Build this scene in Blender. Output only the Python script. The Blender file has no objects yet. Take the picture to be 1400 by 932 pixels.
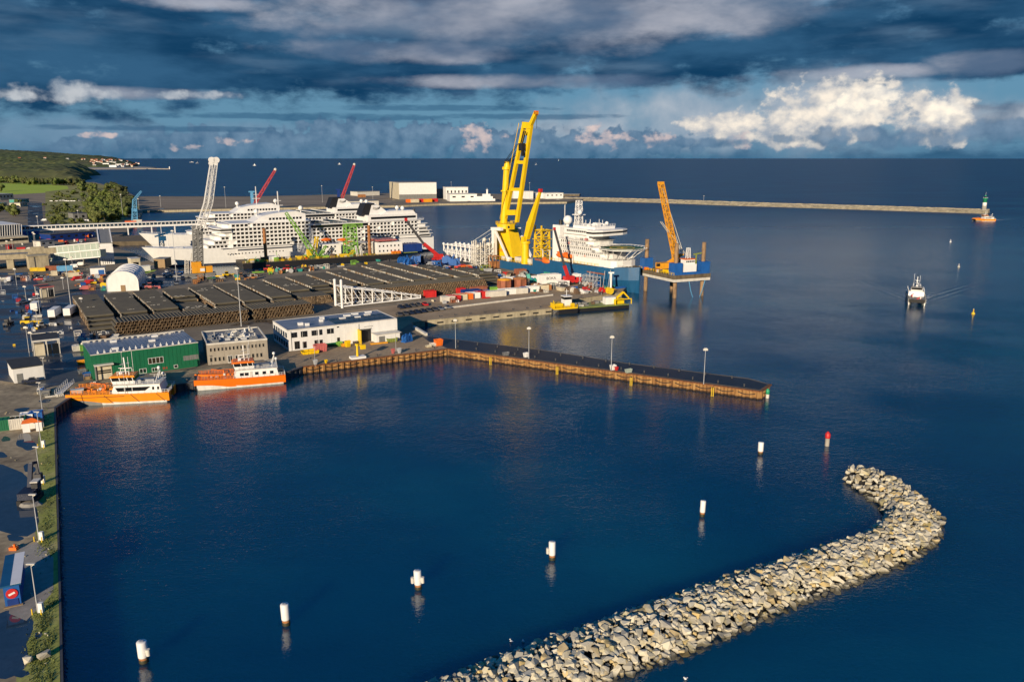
import bpy, math, random
from mathutils import Vector, Matrix, noise
random.seed(7)
SC=bpy.context.scene; COL=SC.collection
H=65.0; FPX=1088.0; PIT=math.atan(250/FPX); SP,CP=math.sin(PIT),math.cos(PIT)
def at(px,py,z=2.5):
    """world x,y where the sight line through a photo pixel meets height z (survey of the photo)"""
    u=(px-700)/FPX; v=(466-py)/FPX; t=(z-H)/(-SP+v*CP)
    return Vector((u*t,(CP+v*SP)*t,z))
class Frame:
    def __init__(s,o,ang):
        s.o=Vector((o[0],o[1],0)); s.a=math.radians(ang); s.c,s.s=math.cos(s.a),math.sin(s.a)
    def w(s,x,y,z=0): return Vector((s.o.x+x*s.c-y*s.s, s.o.y+x*s.s+y*s.c, z))
    def l(s,P):
        dx,dy=P[0]-s.o.x,P[1]-s.o.y
        return (dx*s.c+dy*s.s,-dx*s.s+dy*s.c)
    def g(s,px,py,z=2.5): return s.l(at(px,py,z))
    def p(s,px,py,y=0):
        """local x,z of a pixel on the vertical plane at local depth y"""
        u=(px-700)/FPX; v=(466-py)/FPX; d=(u,CP+v*SP,-SP+v*CP)
        dn=-d[0]*s.s+d[1]*s.c; on=-(-s.o.x)*s.s+(-s.o.y)*s.c
        t=(y-on)/dn
        X,Y,Z=d[0]*t,d[1]*t,H+d[2]*t
        return (s.l((X,Y))[0],Z)
# ---------------------------------------------------------------- mesh builder
class MB:
    def __init__(s): s.v=[];s.f=[];s.m=[];s.smooth=set()
    def add(s,vs,fs,m=0,sm=False):
        b=len(s.v); s.v+= [tuple(q) for q in vs]
        for f in fs:
            if sm: s.smooth.add(len(s.f))
            s.f.append(tuple(b+i for i in f)); s.m.append(m)
    def box(s,x0,y0,z0,x1,y1,z1,m=0):
        if x1<x0:x0,x1=x1,x0
        if y1<y0:y0,y1=y1,y0
        if z1<z0:z0,z1=z1,z0
        s.add([(x0,y0,z0),(x1,y0,z0),(x1,y1,z0),(x0,y1,z0),(x0,y0,z1),(x1,y0,z1),(x1,y1,z1),(x0,y1,z1)],
              [(3,2,1,0),(4,5,6,7),(0,1,5,4),(1,2,6,5),(2,3,7,6),(3,0,4,7)],m)
    def cb(s,c,sz,m=0,rot=0):
        hx,hy=sz[0]/2,sz[1]/2; ca,sa=math.cos(rot),math.sin(rot)
        s.prism([(c[0]+x*ca-y*sa,c[1]+x*sa+y*ca) for x,y in((-hx,-hy),(hx,-hy),(hx,hy),(-hx,hy))],c[2],c[2]+sz[2],m)
    def prism(s,poly,z0,z1,m=0,mt=None):
        n=len(poly)
        ar=sum(poly[i][0]*poly[(i+1)%n][1]-poly[(i+1)%n][0]*poly[i][1] for i in range(n))
        if ar<0: poly=poly[::-1]
        vs=[(p[0],p[1],z0) for p in poly]+[(p[0],p[1],z1) for p in poly]
        s.add(vs,[tuple(range(n-1,-1,-1))],m); b=len(s.v)-2*n
        s.f.append(tuple(range(b+n,b+2*n))); s.m.append(m if mt is None else mt)
        for i in range(n):
            j=(i+1)%n; s.f.append((b+i,b+j,b+n+j,b+n+i)); s.m.append(m)
    def sideprism(s,poly,y0,y1,m=0):
        """polygon in x,z extruded along y"""
        n=len(poly)
        ar=sum(poly[i][0]*poly[(i+1)%n][1]-poly[(i+1)%n][0]*poly[i][1] for i in range(n))
        if ar<0: poly=poly[::-1]
        vs=[(p[0],y0,p[1]) for p in poly]+[(p[0],y1,p[1]) for p in poly]
        fs=[tuple(range(n)),tuple(range(2*n-1,n-1,-1))]
        for i in range(n):
            j=(i+1)%n; fs.append((i,n+i,n+j,j))
        s.add(vs,fs,m)
    def cyl(s,a,b,r0,r1=None,n=8,m=0,caps=True,sm=True):
        r1=r0 if r1 is None else r1; a=Vector(a);b=Vector(b); d=(b-a)
        if d.length<1e-6:return
        d.normalize(); up=Vector((0,0,1)) if abs(d.z)<.9 else Vector((1,0,0))
        x=d.cross(up).normalized(); y=d.cross(x)
        vs=[a+(x*math.cos(i*2*math.pi/n)+y*math.sin(i*2*math.pi/n))*r0 for i in range(n)]
        vs+=[b+(x*math.cos(i*2*math.pi/n)+y*math.sin(i*2*math.pi/n))*r1 for i in range(n)]
        s.add(vs,[(i,n+i,n+(i+1)%n,(i+1)%n) for i in range(n)],m,sm)
        if caps: s.add(vs,[tuple(range(n)),tuple(range(2*n-1,n-1,-1))],m)
    def beam(s,a,b,w,h=None,m=0):
        h=w if h is None else h; a=Vector(a);b=Vector(b);d=b-a
        if d.length<1e-6:return
        d.normalize(); up=Vector((0,0,1)) if abs(d.z)<.95 else Vector((0,1,0))
        x=d.cross(up).normalized()*(w/2); y=x.cross(d).normalized()*(h/2)
        vs=[a-x-y,a+x-y,a+x+y,a-x+y,b-x-y,b+x-y,b+x+y,b-x+y]
        s.add(vs,[(3,2,1,0),(4,5,6,7),(0,1,5,4),(1,2,6,5),(2,3,7,6),(3,0,4,7)],m)
    def path(s,pts,w,m=0):
        for a,b in zip(pts,pts[1:]): s.beam(a,b,w,m=m)
    def lattice(s,a,b,w0,w1,n,r,m=0,side=None,r2=None,h0=None,h1=None):
        a=Vector(a);b=Vector(b);d=(b-a).normalized()
        x=Vector(side).normalized() if side else d.cross(Vector((0,0,1)) if abs(d.z)<.95 else Vector((0,1,0))).normalized()
        y=x.cross(d).normalized(); r2=r2 or r*.6; h0=h0 or w0; h1=h1 or w1
        def ring(t):
            w=(w0+(w1-w0)*t)/2;h=(h0+(h1-h0)*t)/2;c=a+(b-a)*t
            return [c-x*w-y*h,c+x*w-y*h,c+x*w+y*h,c-x*w+y*h]
        R=[ring(i/n) for i in range(n+1)]
        for k in range(4): s.beam(R[0][k],R[n][k],r,m=m)
        for i in range(n):
            for k in range(4):
                j=(k+1)%4
                s.beam(R[i][k],R[i+1][j],r2,m=m) if i%2 else s.beam(R[i][j],R[i+1][k],r2,m=m)
                s.beam(R[i+1][k],R[i+1][j],r2,m=m)
    def loft(s,rings,m=0,closed=True,cap=True,sm=False,mf=None):
        n=len(rings[0]);b=len(s.v)
        for r in rings: s.v+= [tuple(q) for q in r]
        for i in range(len(rings)-1):
            for k in range(n if closed else n-1):
                j=(k+1)%n
                if sm:s.smooth.add(len(s.f))
                s.f.append((b+i*n+k,b+i*n+j,b+(i+1)*n+j,b+(i+1)*n+k)); s.m.append(mf(k) if mf else m)
        if cap:
            s.f.append(tuple(b+k for k in range(n-1,-1,-1)));s.m.append(m)
            e=b+(len(rings)-1)*n; s.f.append(tuple(e+k for k in range(n)));s.m.append(m)
    def sph(s,c,r,n=8,m=0,rz=None,zmin=-1):
        rz=rz or r; rings=[]
        k=max(4,n//2)
        for i in range(k+1):
            t=math.asin(zmin)+(math.pi/2-math.asin(zmin))*i/k
            rr=max(r*math.cos(t),1e-3)
            rings.append([(c[0]+rr*math.cos(j*2*math.pi/n),c[1]+rr*math.sin(j*2*math.pi/n),c[2]+rz*math.sin(t)) for j in range(n)])
        s.loft(rings,m,sm=True)
    def lathe(s,prof,c=(0,0,0),n=12,m=0,sm=True):
        s.loft([[(c[0]+r*math.cos(j*2*math.pi/n),c[1]+r*math.sin(j*2*math.pi/n),c[2]+z) for j in range(n)] for r,z in prof],m,sm=sm)
    def rail(s,pts,h=1.1,r=.05,m=0,step=2.2,bars=2):
        for a,b in zip(pts,pts[1:]):
            a=Vector(a);b=Vector(b);n=max(1,int((b-a).length/step))
            for i in range(n+1):
                q=a+(b-a)*i/n; s.beam(q,q+Vector((0,0,h)),r,m=m)
            for k in range(1,bars+1):
                o=Vector((0,0,h*k/bars)); s.beam(a+o,b+o,r,m=m)
    def mesh(s,name,mats):
        me=bpy.data.meshes.new(name); me.from_pydata(s.v,[],s.f)
        for mm in (mats if isinstance(mats,(list,tuple)) else [mats]): me.materials.append(mm)
        me.polygons.foreach_set('material_index',s.m)
        if s.smooth:
            fl=[i in s.smooth for i in range(len(s.f))]; me.polygons.foreach_set('use_smooth',fl)
        me.update(); return me
    def build(s,name,mats,parent=None):
        o=bpy.data.objects.new(name,s.mesh(name,mats)); COL.objects.link(o)
        if parent: o.parent=parent
        return o
def tag(o,label=None,cat=None,group=None,kind=None):
    if label:o['label']=label
    if cat:o['category']=cat
    if group:o['group']=group
    if kind:o['kind']=kind
    return o
def thing(name,label,cat,loc=(0,0,0),ang=0,group=None):
    o=bpy.data.objects.new(name,None); COL.objects.link(o)
    o.location=loc; o.rotation_euler=(0,0,math.radians(ang)); o.empty_display_size=.5
    return tag(o,label,cat,group)
def single(mb,name,mats,label,cat,loc=(0,0,0),ang=0,group=None):
    o=mb.build(name,mats); o.location=loc; o.rotation_euler=(0,0,math.radians(ang))
    return tag(o,label,cat,group)
KIDS={}
def kids(o):
    return [c for c in o.children]
def dup(o,loc=None,ang=None,label=None,group=None,parent=None,swap=None,scale=None):
    c=o.copy(); COL.objects.link(c)
    if parent is not None: c.parent=parent
    if loc is not None: c.location=loc
    if ang is not None: c.rotation_euler=(0,0,math.radians(ang))
    if scale is not None: c.scale=(scale,)*3
    if label: c['label']=label
    if group: c['group']=group
    if swap and c.type=='MESH':
        for i,sl in enumerate(c.material_slots):
            if sl.material and sl.material.name in swap:
                nw=swap[sl.material.name]; sl.link='OBJECT'; sl.material=nw
    for ch in kids(o): dup(ch,parent=c,swap=swap)
    return c
# ---------------------------------------------------------------- materials
def nodes(name):
    m=bpy.data.materials.new(name); m.use_nodes=True; nt=m.node_tree
    return m,nt,nt.nodes['Principled BSDF']
def lin(c):
    return tuple((x/12.92 if x<=.04045 else ((x+.055)/1.055)**2.4) for x in c)
def ramp(nt,fac,stops,interp='LINEAR'):
    r=nt.nodes.new('ShaderNodeValToRGB'); r.color_ramp.interpolation=interp
    e=r.color_ramp.elements
    while len(e)<len(stops): e.new(.5)
    for q,(p,c) in zip(e,stops): q.position=p; q.color=(*c,1) if len(c)==3 else c
    nt.links.new(fac,r.inputs[0]); return r.outputs[0]
def noise_n(nt,scale,detail=4,rough=.6,vec=None,sx=None):
    n=nt.nodes.new('ShaderNodeTexNoise'); n.inputs['Scale'].default_value=scale
    n.inputs['Detail'].default_value=detail; n.inputs['Roughness'].default_value=rough
    if sx is not None:
        mp=nt.nodes.new('ShaderNodeMapping'); mp.inputs['Scale'].default_value=sx
        nt.links.new(vec,mp.inputs['Vector']); vec=mp.outputs[0]
    if vec is not None: nt.links.new(vec,n.inputs['Vector'])
    return n.outputs['Fac']
def coord(nt,k='Object'):
    return nt.nodes.new('ShaderNodeTexCoord').outputs[k]
def geopos(nt): return nt.nodes.new('ShaderNodeNewGeometry').outputs['Position']
def mixc(nt,fac,a,b,bt='MIX'):
    m=nt.nodes.new('ShaderNodeMix'); m.data_type='RGBA'; m.blend_type=bt
    for k,x in ((0,fac),(6,a),(7,b)):
        if hasattr(x,'node'): nt.links.new(x,m.inputs[k])
        else: m.inputs[k].default_value=x if k==0 else (*x,1)
    return m.outputs[2]
def math_n(nt,op,a,b=None,c=None,clamp=False):
    m=nt.nodes.new('ShaderNodeMath'); m.operation=op; m.use_clamp=clamp
    for i,x in enumerate((a,b,c)):
        if x is None: continue
        if hasattr(x,'node'): nt.links.new(x,m.inputs[i])
        else: m.inputs[i].default_value=x
    return m.outputs[0]
def paint(name,col,rough=.5,var=.18,scale=.6,metal=0,streak=True,spec=None):
    m,nt,b=nodes(name); c=coord(nt)
    n=noise_n(nt,scale,6,.65,c,(1,1,.35) if streak else (1,1,1))
    n2=noise_n(nt,scale*6,3,.6,c)
    dk=tuple(x*(1-var*1.6) for x in col); lt=tuple(min(1,x*(1+var*.5)) for x in col)
    base=ramp(nt,n,[(.3,dk),(.55,col),(.75,lt)])
    base=mixc(nt,math_n(nt,'MULTIPLY',n2,.22),base,tuple(x*.6+.03 for x in col))
    nt.links.new(base,b.inputs['Base Color'])
    b.inputs['Roughness'].default_value=rough; b.inputs['Metallic'].default_value=metal
    if spec is not None: b.inputs['Specular IOR Level'].default_value=spec
    return m
M={}
def P_(n,c,**k): M[n]=paint(n,c,**k)
P_('white',(.78,.77,.74),var=.08); P_('ship_white',(.8,.79,.76),var=.06,rough=.35)
P_('offwhite',(.62,.59,.52),var=.15); P_('cream',(.6,.53,.38)); P_('concrete',(.36,.33,.28),rough=.85,var=.25)
P_('beige_concrete',(.42,.36,.24),rough=.85,var=.3); P_('gray',(.2,.2,.19)); P_('darkgray',(.06,.06,.065),rough=.6)
P_('black',(.012,.012,.014),rough=.5); P_('steel',(.35,.36,.37),rough=.4,metal=.6); P_('galv',(.45,.46,.47),rough=.5)
P_('yellow',(.75,.5,.015),var=.15); P_('crane_yellow',(.8,.52,.0),var=.1); P_('orange_yellow',(.72,.32,.015),var=.15)
P_('orange',(.8,.16,.012),var=.12); P_('boat_orange',(.85,.27,.008),var=.06,rough=.3); P_('boat_red_orange',(.82,.17,.004),var=.06,rough=.3)
P_('red',(.55,.02,.02)); P_('crane_red',(.5,.06,.07)); P_('pink_red',(.5,.13,.12)); P_('green',(.004,.13,.055),var=.1)
P_('lime',(.2,.42,.06)); P_('olive',(.22,.26,.05)); P_('teal',(.03,.3,.25)); P_('lightblue',(.12,.36,.6))
P_('blue',(.01,.1,.36)); P_('deepblue',(.005,.035,.2)); P_('hull_blue',(.008,.085,.2),var=.12,rough=.4); P_('navy',(.008,.015,.04))
P_('rust',(.2,.075,.025),rough=.9,var=.45,scale=1.2); P_('rust_orange',(.36,.15,.05),rough=.9,var=.45,scale=1.0); P_('brownred',(.3,.1,.05),rough=.8,var=.3)
P_('brown',(.14,.085,.05),rough=.9,var=.35); P_('deckbrown',(.13,.1,.06),rough=.9,var=.4); P_('palegreen',(.36,.42,.36),var=.12)
P_('bitumen',(.035,.034,.033),rough=.7,var=.25); P_('roofblue',(.19,.23,.3),rough=.35,var=.25,streak=False,scale=.25)
P_('roofgray',(.2,.2,.2),rough=.7,var=.3); P_('taupe',(.34,.3,.24),rough=.8,var=.12); P_('rubber',(.015,.015,.015),rough=.8)
P_('wood',(.3,.2,.1),rough=.8); P_('antifoul',(.25,.04,.025),rough=.7); P_('tarp',(.75,.75,.76),rough=.4,var=.05)
P_('leg_brown',(.3,.19,.1),rough=.85,var=.4,scale=.8); P_('weed',(.03,.03,.012),rough=.6); P_('helideck',(.03,.12,.05),rough=.7); P_('trunk',(.07,.05,.035),rough=.9); P_('sheetwhite',(.7,.68,.62),rough=.6)
def glass_mat(n,c,r=.08):
    m,nt,b=nodes(n); b.inputs['Base Color'].default_value=(*c,1); b.inputs['Roughness'].default_value=r
    b.inputs['Specular IOR Level'].default_value=.6; M[n]=m
glass_mat('glass',(.012,.014,.016)); glass_mat('blueglass',(.015,.035,.06),.06); glass_mat('warmglass',(.04,.03,.018))
def pipe_mat():
    m,nt,b=nodes('pipe_coat'); c=geopos(nt)
    n=noise_n(nt,.25,5,.6,c); n2=noise_n(nt,2.2,3,.6,c)
    base=ramp(nt,n,[(.3,(.055,.049,.036)),(.6,(.085,.075,.052)),(.8,(.15,.13,.08))])
    base=mixc(nt,math_n(nt,'MULTIPLY',n2,.4),base,(.16,.14,.1))
    nt.links.new(base,b.inputs['Base Color']); b.inputs['Roughness'].default_value=.75; M['pipe_coat']=m
pipe_mat()
def pipe_end_mat():
    m,nt,b=nodes('pipe_end'); c=geopos(nt)
    n=noise_n(nt,.9,3,.6,c)
    nt.links.new(ramp(nt,n,[(.3,(.09,.06,.038)),(.55,(.25,.17,.1)),(.75,(.42,.32,.2))]),b.inputs['Base Color']); b.inputs['Roughness'].default_value=.9; M['pipe_end']=m
pipe_end_mat()
def stone_mat(name,island):
    m,nt,b=nodes(name)
    if island: rnd=nt.nodes.new('ShaderNodeNewGeometry').outputs['Random Per Island']
    else: rnd=nt.nodes.new('ShaderNodeObjectInfo').outputs['Random']
    c=geopos(nt)
    base=ramp(nt,rnd,[(0,(.38,.35,.27)),(.18,(.52,.48,.37)),(.34,(.3,.29,.26)),(.5,(.6,.56,.45)),(.66,(.44,.42,.35)),(.78,(.5,.38,.17)),(.86,(.18,.175,.16)),(1,(.62,.59,.5))])
    n=noise_n(nt,1.6,6,.7,c); base=mixc(nt,n,base,(.55,.52,.45),'OVERLAY')
    n3=noise_n(nt,.35,4,.6,c); base=mixc(nt,ramp(nt,n3,[(.55,(0,0,0)),(.72,(.6,.6,.6))]),base,(.3,.25,.06))
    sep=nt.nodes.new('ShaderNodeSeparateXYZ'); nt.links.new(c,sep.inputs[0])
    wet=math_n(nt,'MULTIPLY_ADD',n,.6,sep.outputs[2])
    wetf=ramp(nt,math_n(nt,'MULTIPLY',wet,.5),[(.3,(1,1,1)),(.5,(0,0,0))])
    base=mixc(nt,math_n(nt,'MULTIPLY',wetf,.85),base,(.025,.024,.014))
    nt.links.new(base,b.inputs['Base Color']); b.inputs['Roughness'].default_value=.9
    bp=nt.nodes.new('ShaderNodeBump'); bp.inputs['Strength'].default_value=.5; bp.inputs['Distance'].default_value=.15
    nt.links.new(n,bp.inputs['Height']); nt.links.new(bp.outputs[0],b.inputs['Normal']); M[name]=m
stone_mat('stone_single',False); stone_mat('stone_mass',True)
def ground_mat(name,cols,scale=.05,wet=0,fine=1.0,rough=.9,wet_sky_col=None,det=.35,stretch=None):
    m,nt,b=nodes(name); c=geopos(nt)
    n=noise_n(nt,scale,8,.62,c,stretch or (1,1,1)); n2=noise_n(nt,fine,5,.7,c)
    base=ramp(nt,n,[(.3+.4*i/(len(cols)-1),k) for i,k in enumerate(cols)])
    base=mixc(nt,det,base,ramp(nt,n2,[(.3,(.25,.25,.25)),(.7,(.8,.8,.8))]),'OVERLAY')
    if wet:
        w=noise_n(nt,scale*1.7,5,.55,c,stretch or (1,1,1)); wf=ramp(nt,w,[(.62-wet*.3,(0,0,0)),(.66-wet*.3+.05,(1,1,1))])
        base=mixc(nt,math_n(nt,'MULTIPLY',wf,.6),base,wet_sky_col or (.02,.02,.022))
        rg=nt.nodes.new('ShaderNodeMapRange'); nt.links.new(wf,rg.inputs[0]); rg.inputs[3].default_value=rough; rg.inputs[4].default_value=.07
        nt.links.new(rg.outputs[0],b.inputs['Roughness'])
    else: b.inputs['Roughness'].default_value=rough
    nt.links.new(base,b.inputs['Base Color'])
    M[name]=m
ground_mat('yard_ground',[(.1,.08,.055),(.18,.145,.1),(.27,.215,.14)],.03,wet=.12)
ground_mat('wet_asphalt',[(.03,.035,.042),(.05,.053,.06),(.085,.085,.085)],.045,wet=.47,rough=.5,wet_sky_col=(.02,.052,.1),stretch=(.5,1.6,1))  # wet patches: blue of the reflected sky is painted into their colour
ground_mat('apron_brown',[(.22,.155,.09),(.32,.23,.135),(.4,.29,.18)],.06)
ground_mat('pier_asphalt',[(.014,.014,.016),(.02,.02,.022),(.028,.028,.03)],.08,rough=.45,stretch=(.3,1,1))
ground_mat('gravel',[(.13,.1,.065),(.27,.215,.135),(.4,.32,.2)],.11,fine=.7,det=.6)
ground_mat('verge',[(.19,.18,.06),(.26,.28,.055),(.36,.32,.13)],.12,fine=1.5,det=.6)
ground_mat('lawn',[(.27,.38,.02),(.34,.45,.03),(.38,.46,.06)],.02)
ground_mat('scrub',[(.13,.14,.03),(.23,.22,.055),(.33,.28,.1)],.03,fine=.4,det=.6)
ground_mat('far_gravel',[(.16,.125,.09),(.22,.175,.125),(.28,.23,.165)],.012,stretch=(1,3,1))
ground_mat('slab_concrete',[(.2,.19,.17),(.27,.25,.22),(.31,.29,.25)],.12)
ground_mat('road_asphalt',[(.03,.03,.032),(.045,.045,.046),(.06,.058,.055)],.04,wet=.3,rough=.6)
ground_mat('puddle',[(.018,.036,.062),(.022,.044,.076),(.03,.05,.08)],.1,rough=.05)  # standing water with the sky's blue reflection put into its base colour
ground_mat('mole_stone',[(.2,.17,.11),(.33,.28,.18),(.42,.36,.24)],.15,fine=.5,det=.6)
def leaf_mat(n,a,bb,dark):
    m,nt,b=nodes(n); c=geopos(nt)
    nz=noise_n(nt,.35,4,.6,c); rnd=nt.nodes.new('ShaderNodeObjectInfo').outputs['Random']
    base=ramp(nt,nz,[(.3,dark),(.5,a),(.7,bb)])
    base=mixc(nt,math_n(nt,'MULTIPLY',rnd,.5),base,(.09,.075,.02))
    nt.links.new(base,b.inputs['Base Color']); b.inputs['Roughness'].default_value=.8; M[n]=m
leaf_mat('leaf',(.09,.13,.02),(.16,.19,.035),(.04,.06,.012)); leaf_mat('leaf_dark',(.05,.07,.018),(.085,.1,.03),(.022,.034,.01))
def forest_mat():
    m,nt,b=nodes('forest_canopy'); c=geopos(nt)
    n=noise_n(nt,.012,6,.65,c); n2=noise_n(nt,.0014,3,.5,c)
    base=ramp(nt,n,[(.3,(.018,.032,.012)),(.5,(.05,.075,.022)),(.7,(.12,.125,.04))])
    base=mixc(nt,ramp(nt,n2,[(.45,(0,0,0)),(.62,(.7,.7,.7))]),base,(.075,.075,.03))
    nt.links.new(base,b.inputs['Base Color']); b.inputs['Roughness'].default_value=.95; M['forest']=m
forest_mat()
def sea_mat():
    m,nt,b=nodes('sea_water'); c=geopos(nt)
    n=noise_n(nt,.0075,5,.55,c,(1,1.6,1))
    base=ramp(nt,n,[(.32,(.0006,.023,.066)),(.5,(.001,.04,.09)),(.68,(.003,.072,.122))])
    nt.links.new(base,b.inputs['Base Color'])
    b.inputs['IOR'].default_value=1.72
    b.subsurface_method='BURLEY'; b.inputs['Subsurface Weight'].default_value=1; b.inputs['Subsurface Radius'].default_value=(2,5,9); b.inputs['Subsurface Scale'].default_value=3.0
    # sheltered basin is nearly smooth, the open sea beyond the quays is choppier
    sp=nt.nodes.new('ShaderNodeSeparateXYZ'); nt.links.new(c,sp.inputs[0])
    rr=nt.nodes.new('ShaderNodeMapRange'); nt.links.new(sp.outputs[1],rr.inputs[0]); rr.inputs[1].default_value=180; rr.inputs[2].default_value=1100; rr.inputs[3].default_value=.04; rr.inputs[4].default_value=.4
    nt.links.new(rr.outputs[0],b.inputs['Roughness'])
    w1=noise_n(nt,1.3,3,.6,c,(.85,1.3,1)); w2=noise_n(nt,.3,3,.5,c,(.8,1.3,1)); w3=noise_n(nt,.02,3,.5,c)
    ampr=nt.nodes.new('ShaderNodeMapRange'); ampr.interpolation_type='SMOOTHSTEP'; nt.links.new(w3,ampr.inputs[0]); ampr.inputs[1].default_value=.36; ampr.inputs[2].default_value=.64; ampr.inputs[3].default_value=.5; ampr.inputs[4].default_value=1.2
    amp=ampr.outputs[0]
    h=math_n(nt,'ADD',math_n(nt,'MULTIPLY',w1,.085),math_n(nt,'MULTIPLY',w2,.075)); h=math_n(nt,'MULTIPLY',h,amp)
    # wakes of the two boats under way: ripples fanning out astern
    def wake(P,Q,wd,am):
        L=(Q-P).length; d=(Q-P)/L
        sx=math_n(nt,'SUBTRACT',sp.outputs[0],P.x); sy=math_n(nt,'SUBTRACT',sp.outputs[1],P.y)
        al=math_n(nt,'ADD',math_n(nt,'MULTIPLY',sx,d.x/L),math_n(nt,'MULTIPLY',sy,d.y/L)); pe=math_n(nt,'ADD',math_n(nt,'MULTIPLY',sx,-d.y),math_n(nt,'MULTIPLY',sy,d.x))
        g=math_n(nt,'MULTIPLY_ADD',math_n(nt,'ABSOLUTE',pe),-1/wd,1,clamp=True); e=math_n(nt,'MULTIPLY',math_n(nt,'MULTIPLY',al,12,clamp=True),math_n(nt,'MULTIPLY_ADD',al,-1,1,clamp=True))
        return math_n(nt,'MULTIPLY',math_n(nt,'MULTIPLY',math_n(nt,'SINE',math_n(nt,'MULTIPLY',pe,1.5)),am),math_n(nt,'MULTIPLY',g,e))
    for P,Q,wd,am in ((at(1259,412,0),at(1390,372,0),7,.08),(at(1246,413,0),at(1150,374,0),7,.07),(at(1253,408,0),at(1236,360,0),6,.05),(at(1350,301,0),at(1480,292,0),8,.16),(at(1335,303,0),at(1240,318,0),9,.1)):
        h=math_n(nt,'ADD',h,wake(P.to_2d(),Q.to_2d(),wd,am))
    bp=nt.nodes.new('ShaderNodeBump'); bp.inputs['Strength'].default_value=1; bp.inputs['Distance'].default_value=1.0
    nt.links.new(h,bp.inputs['Height']); nt.links.new(bp.outputs[0],b.inputs['Normal'])
    M['sea']=m
sea_mat()
def foam_mat():
    m,nt,b=nodes('foam'); b.inputs['Base Color'].default_value=(.75,.78,.8,1); b.inputs['Roughness'].default_value=.9; M['foam']=m
foam_mat()
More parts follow.
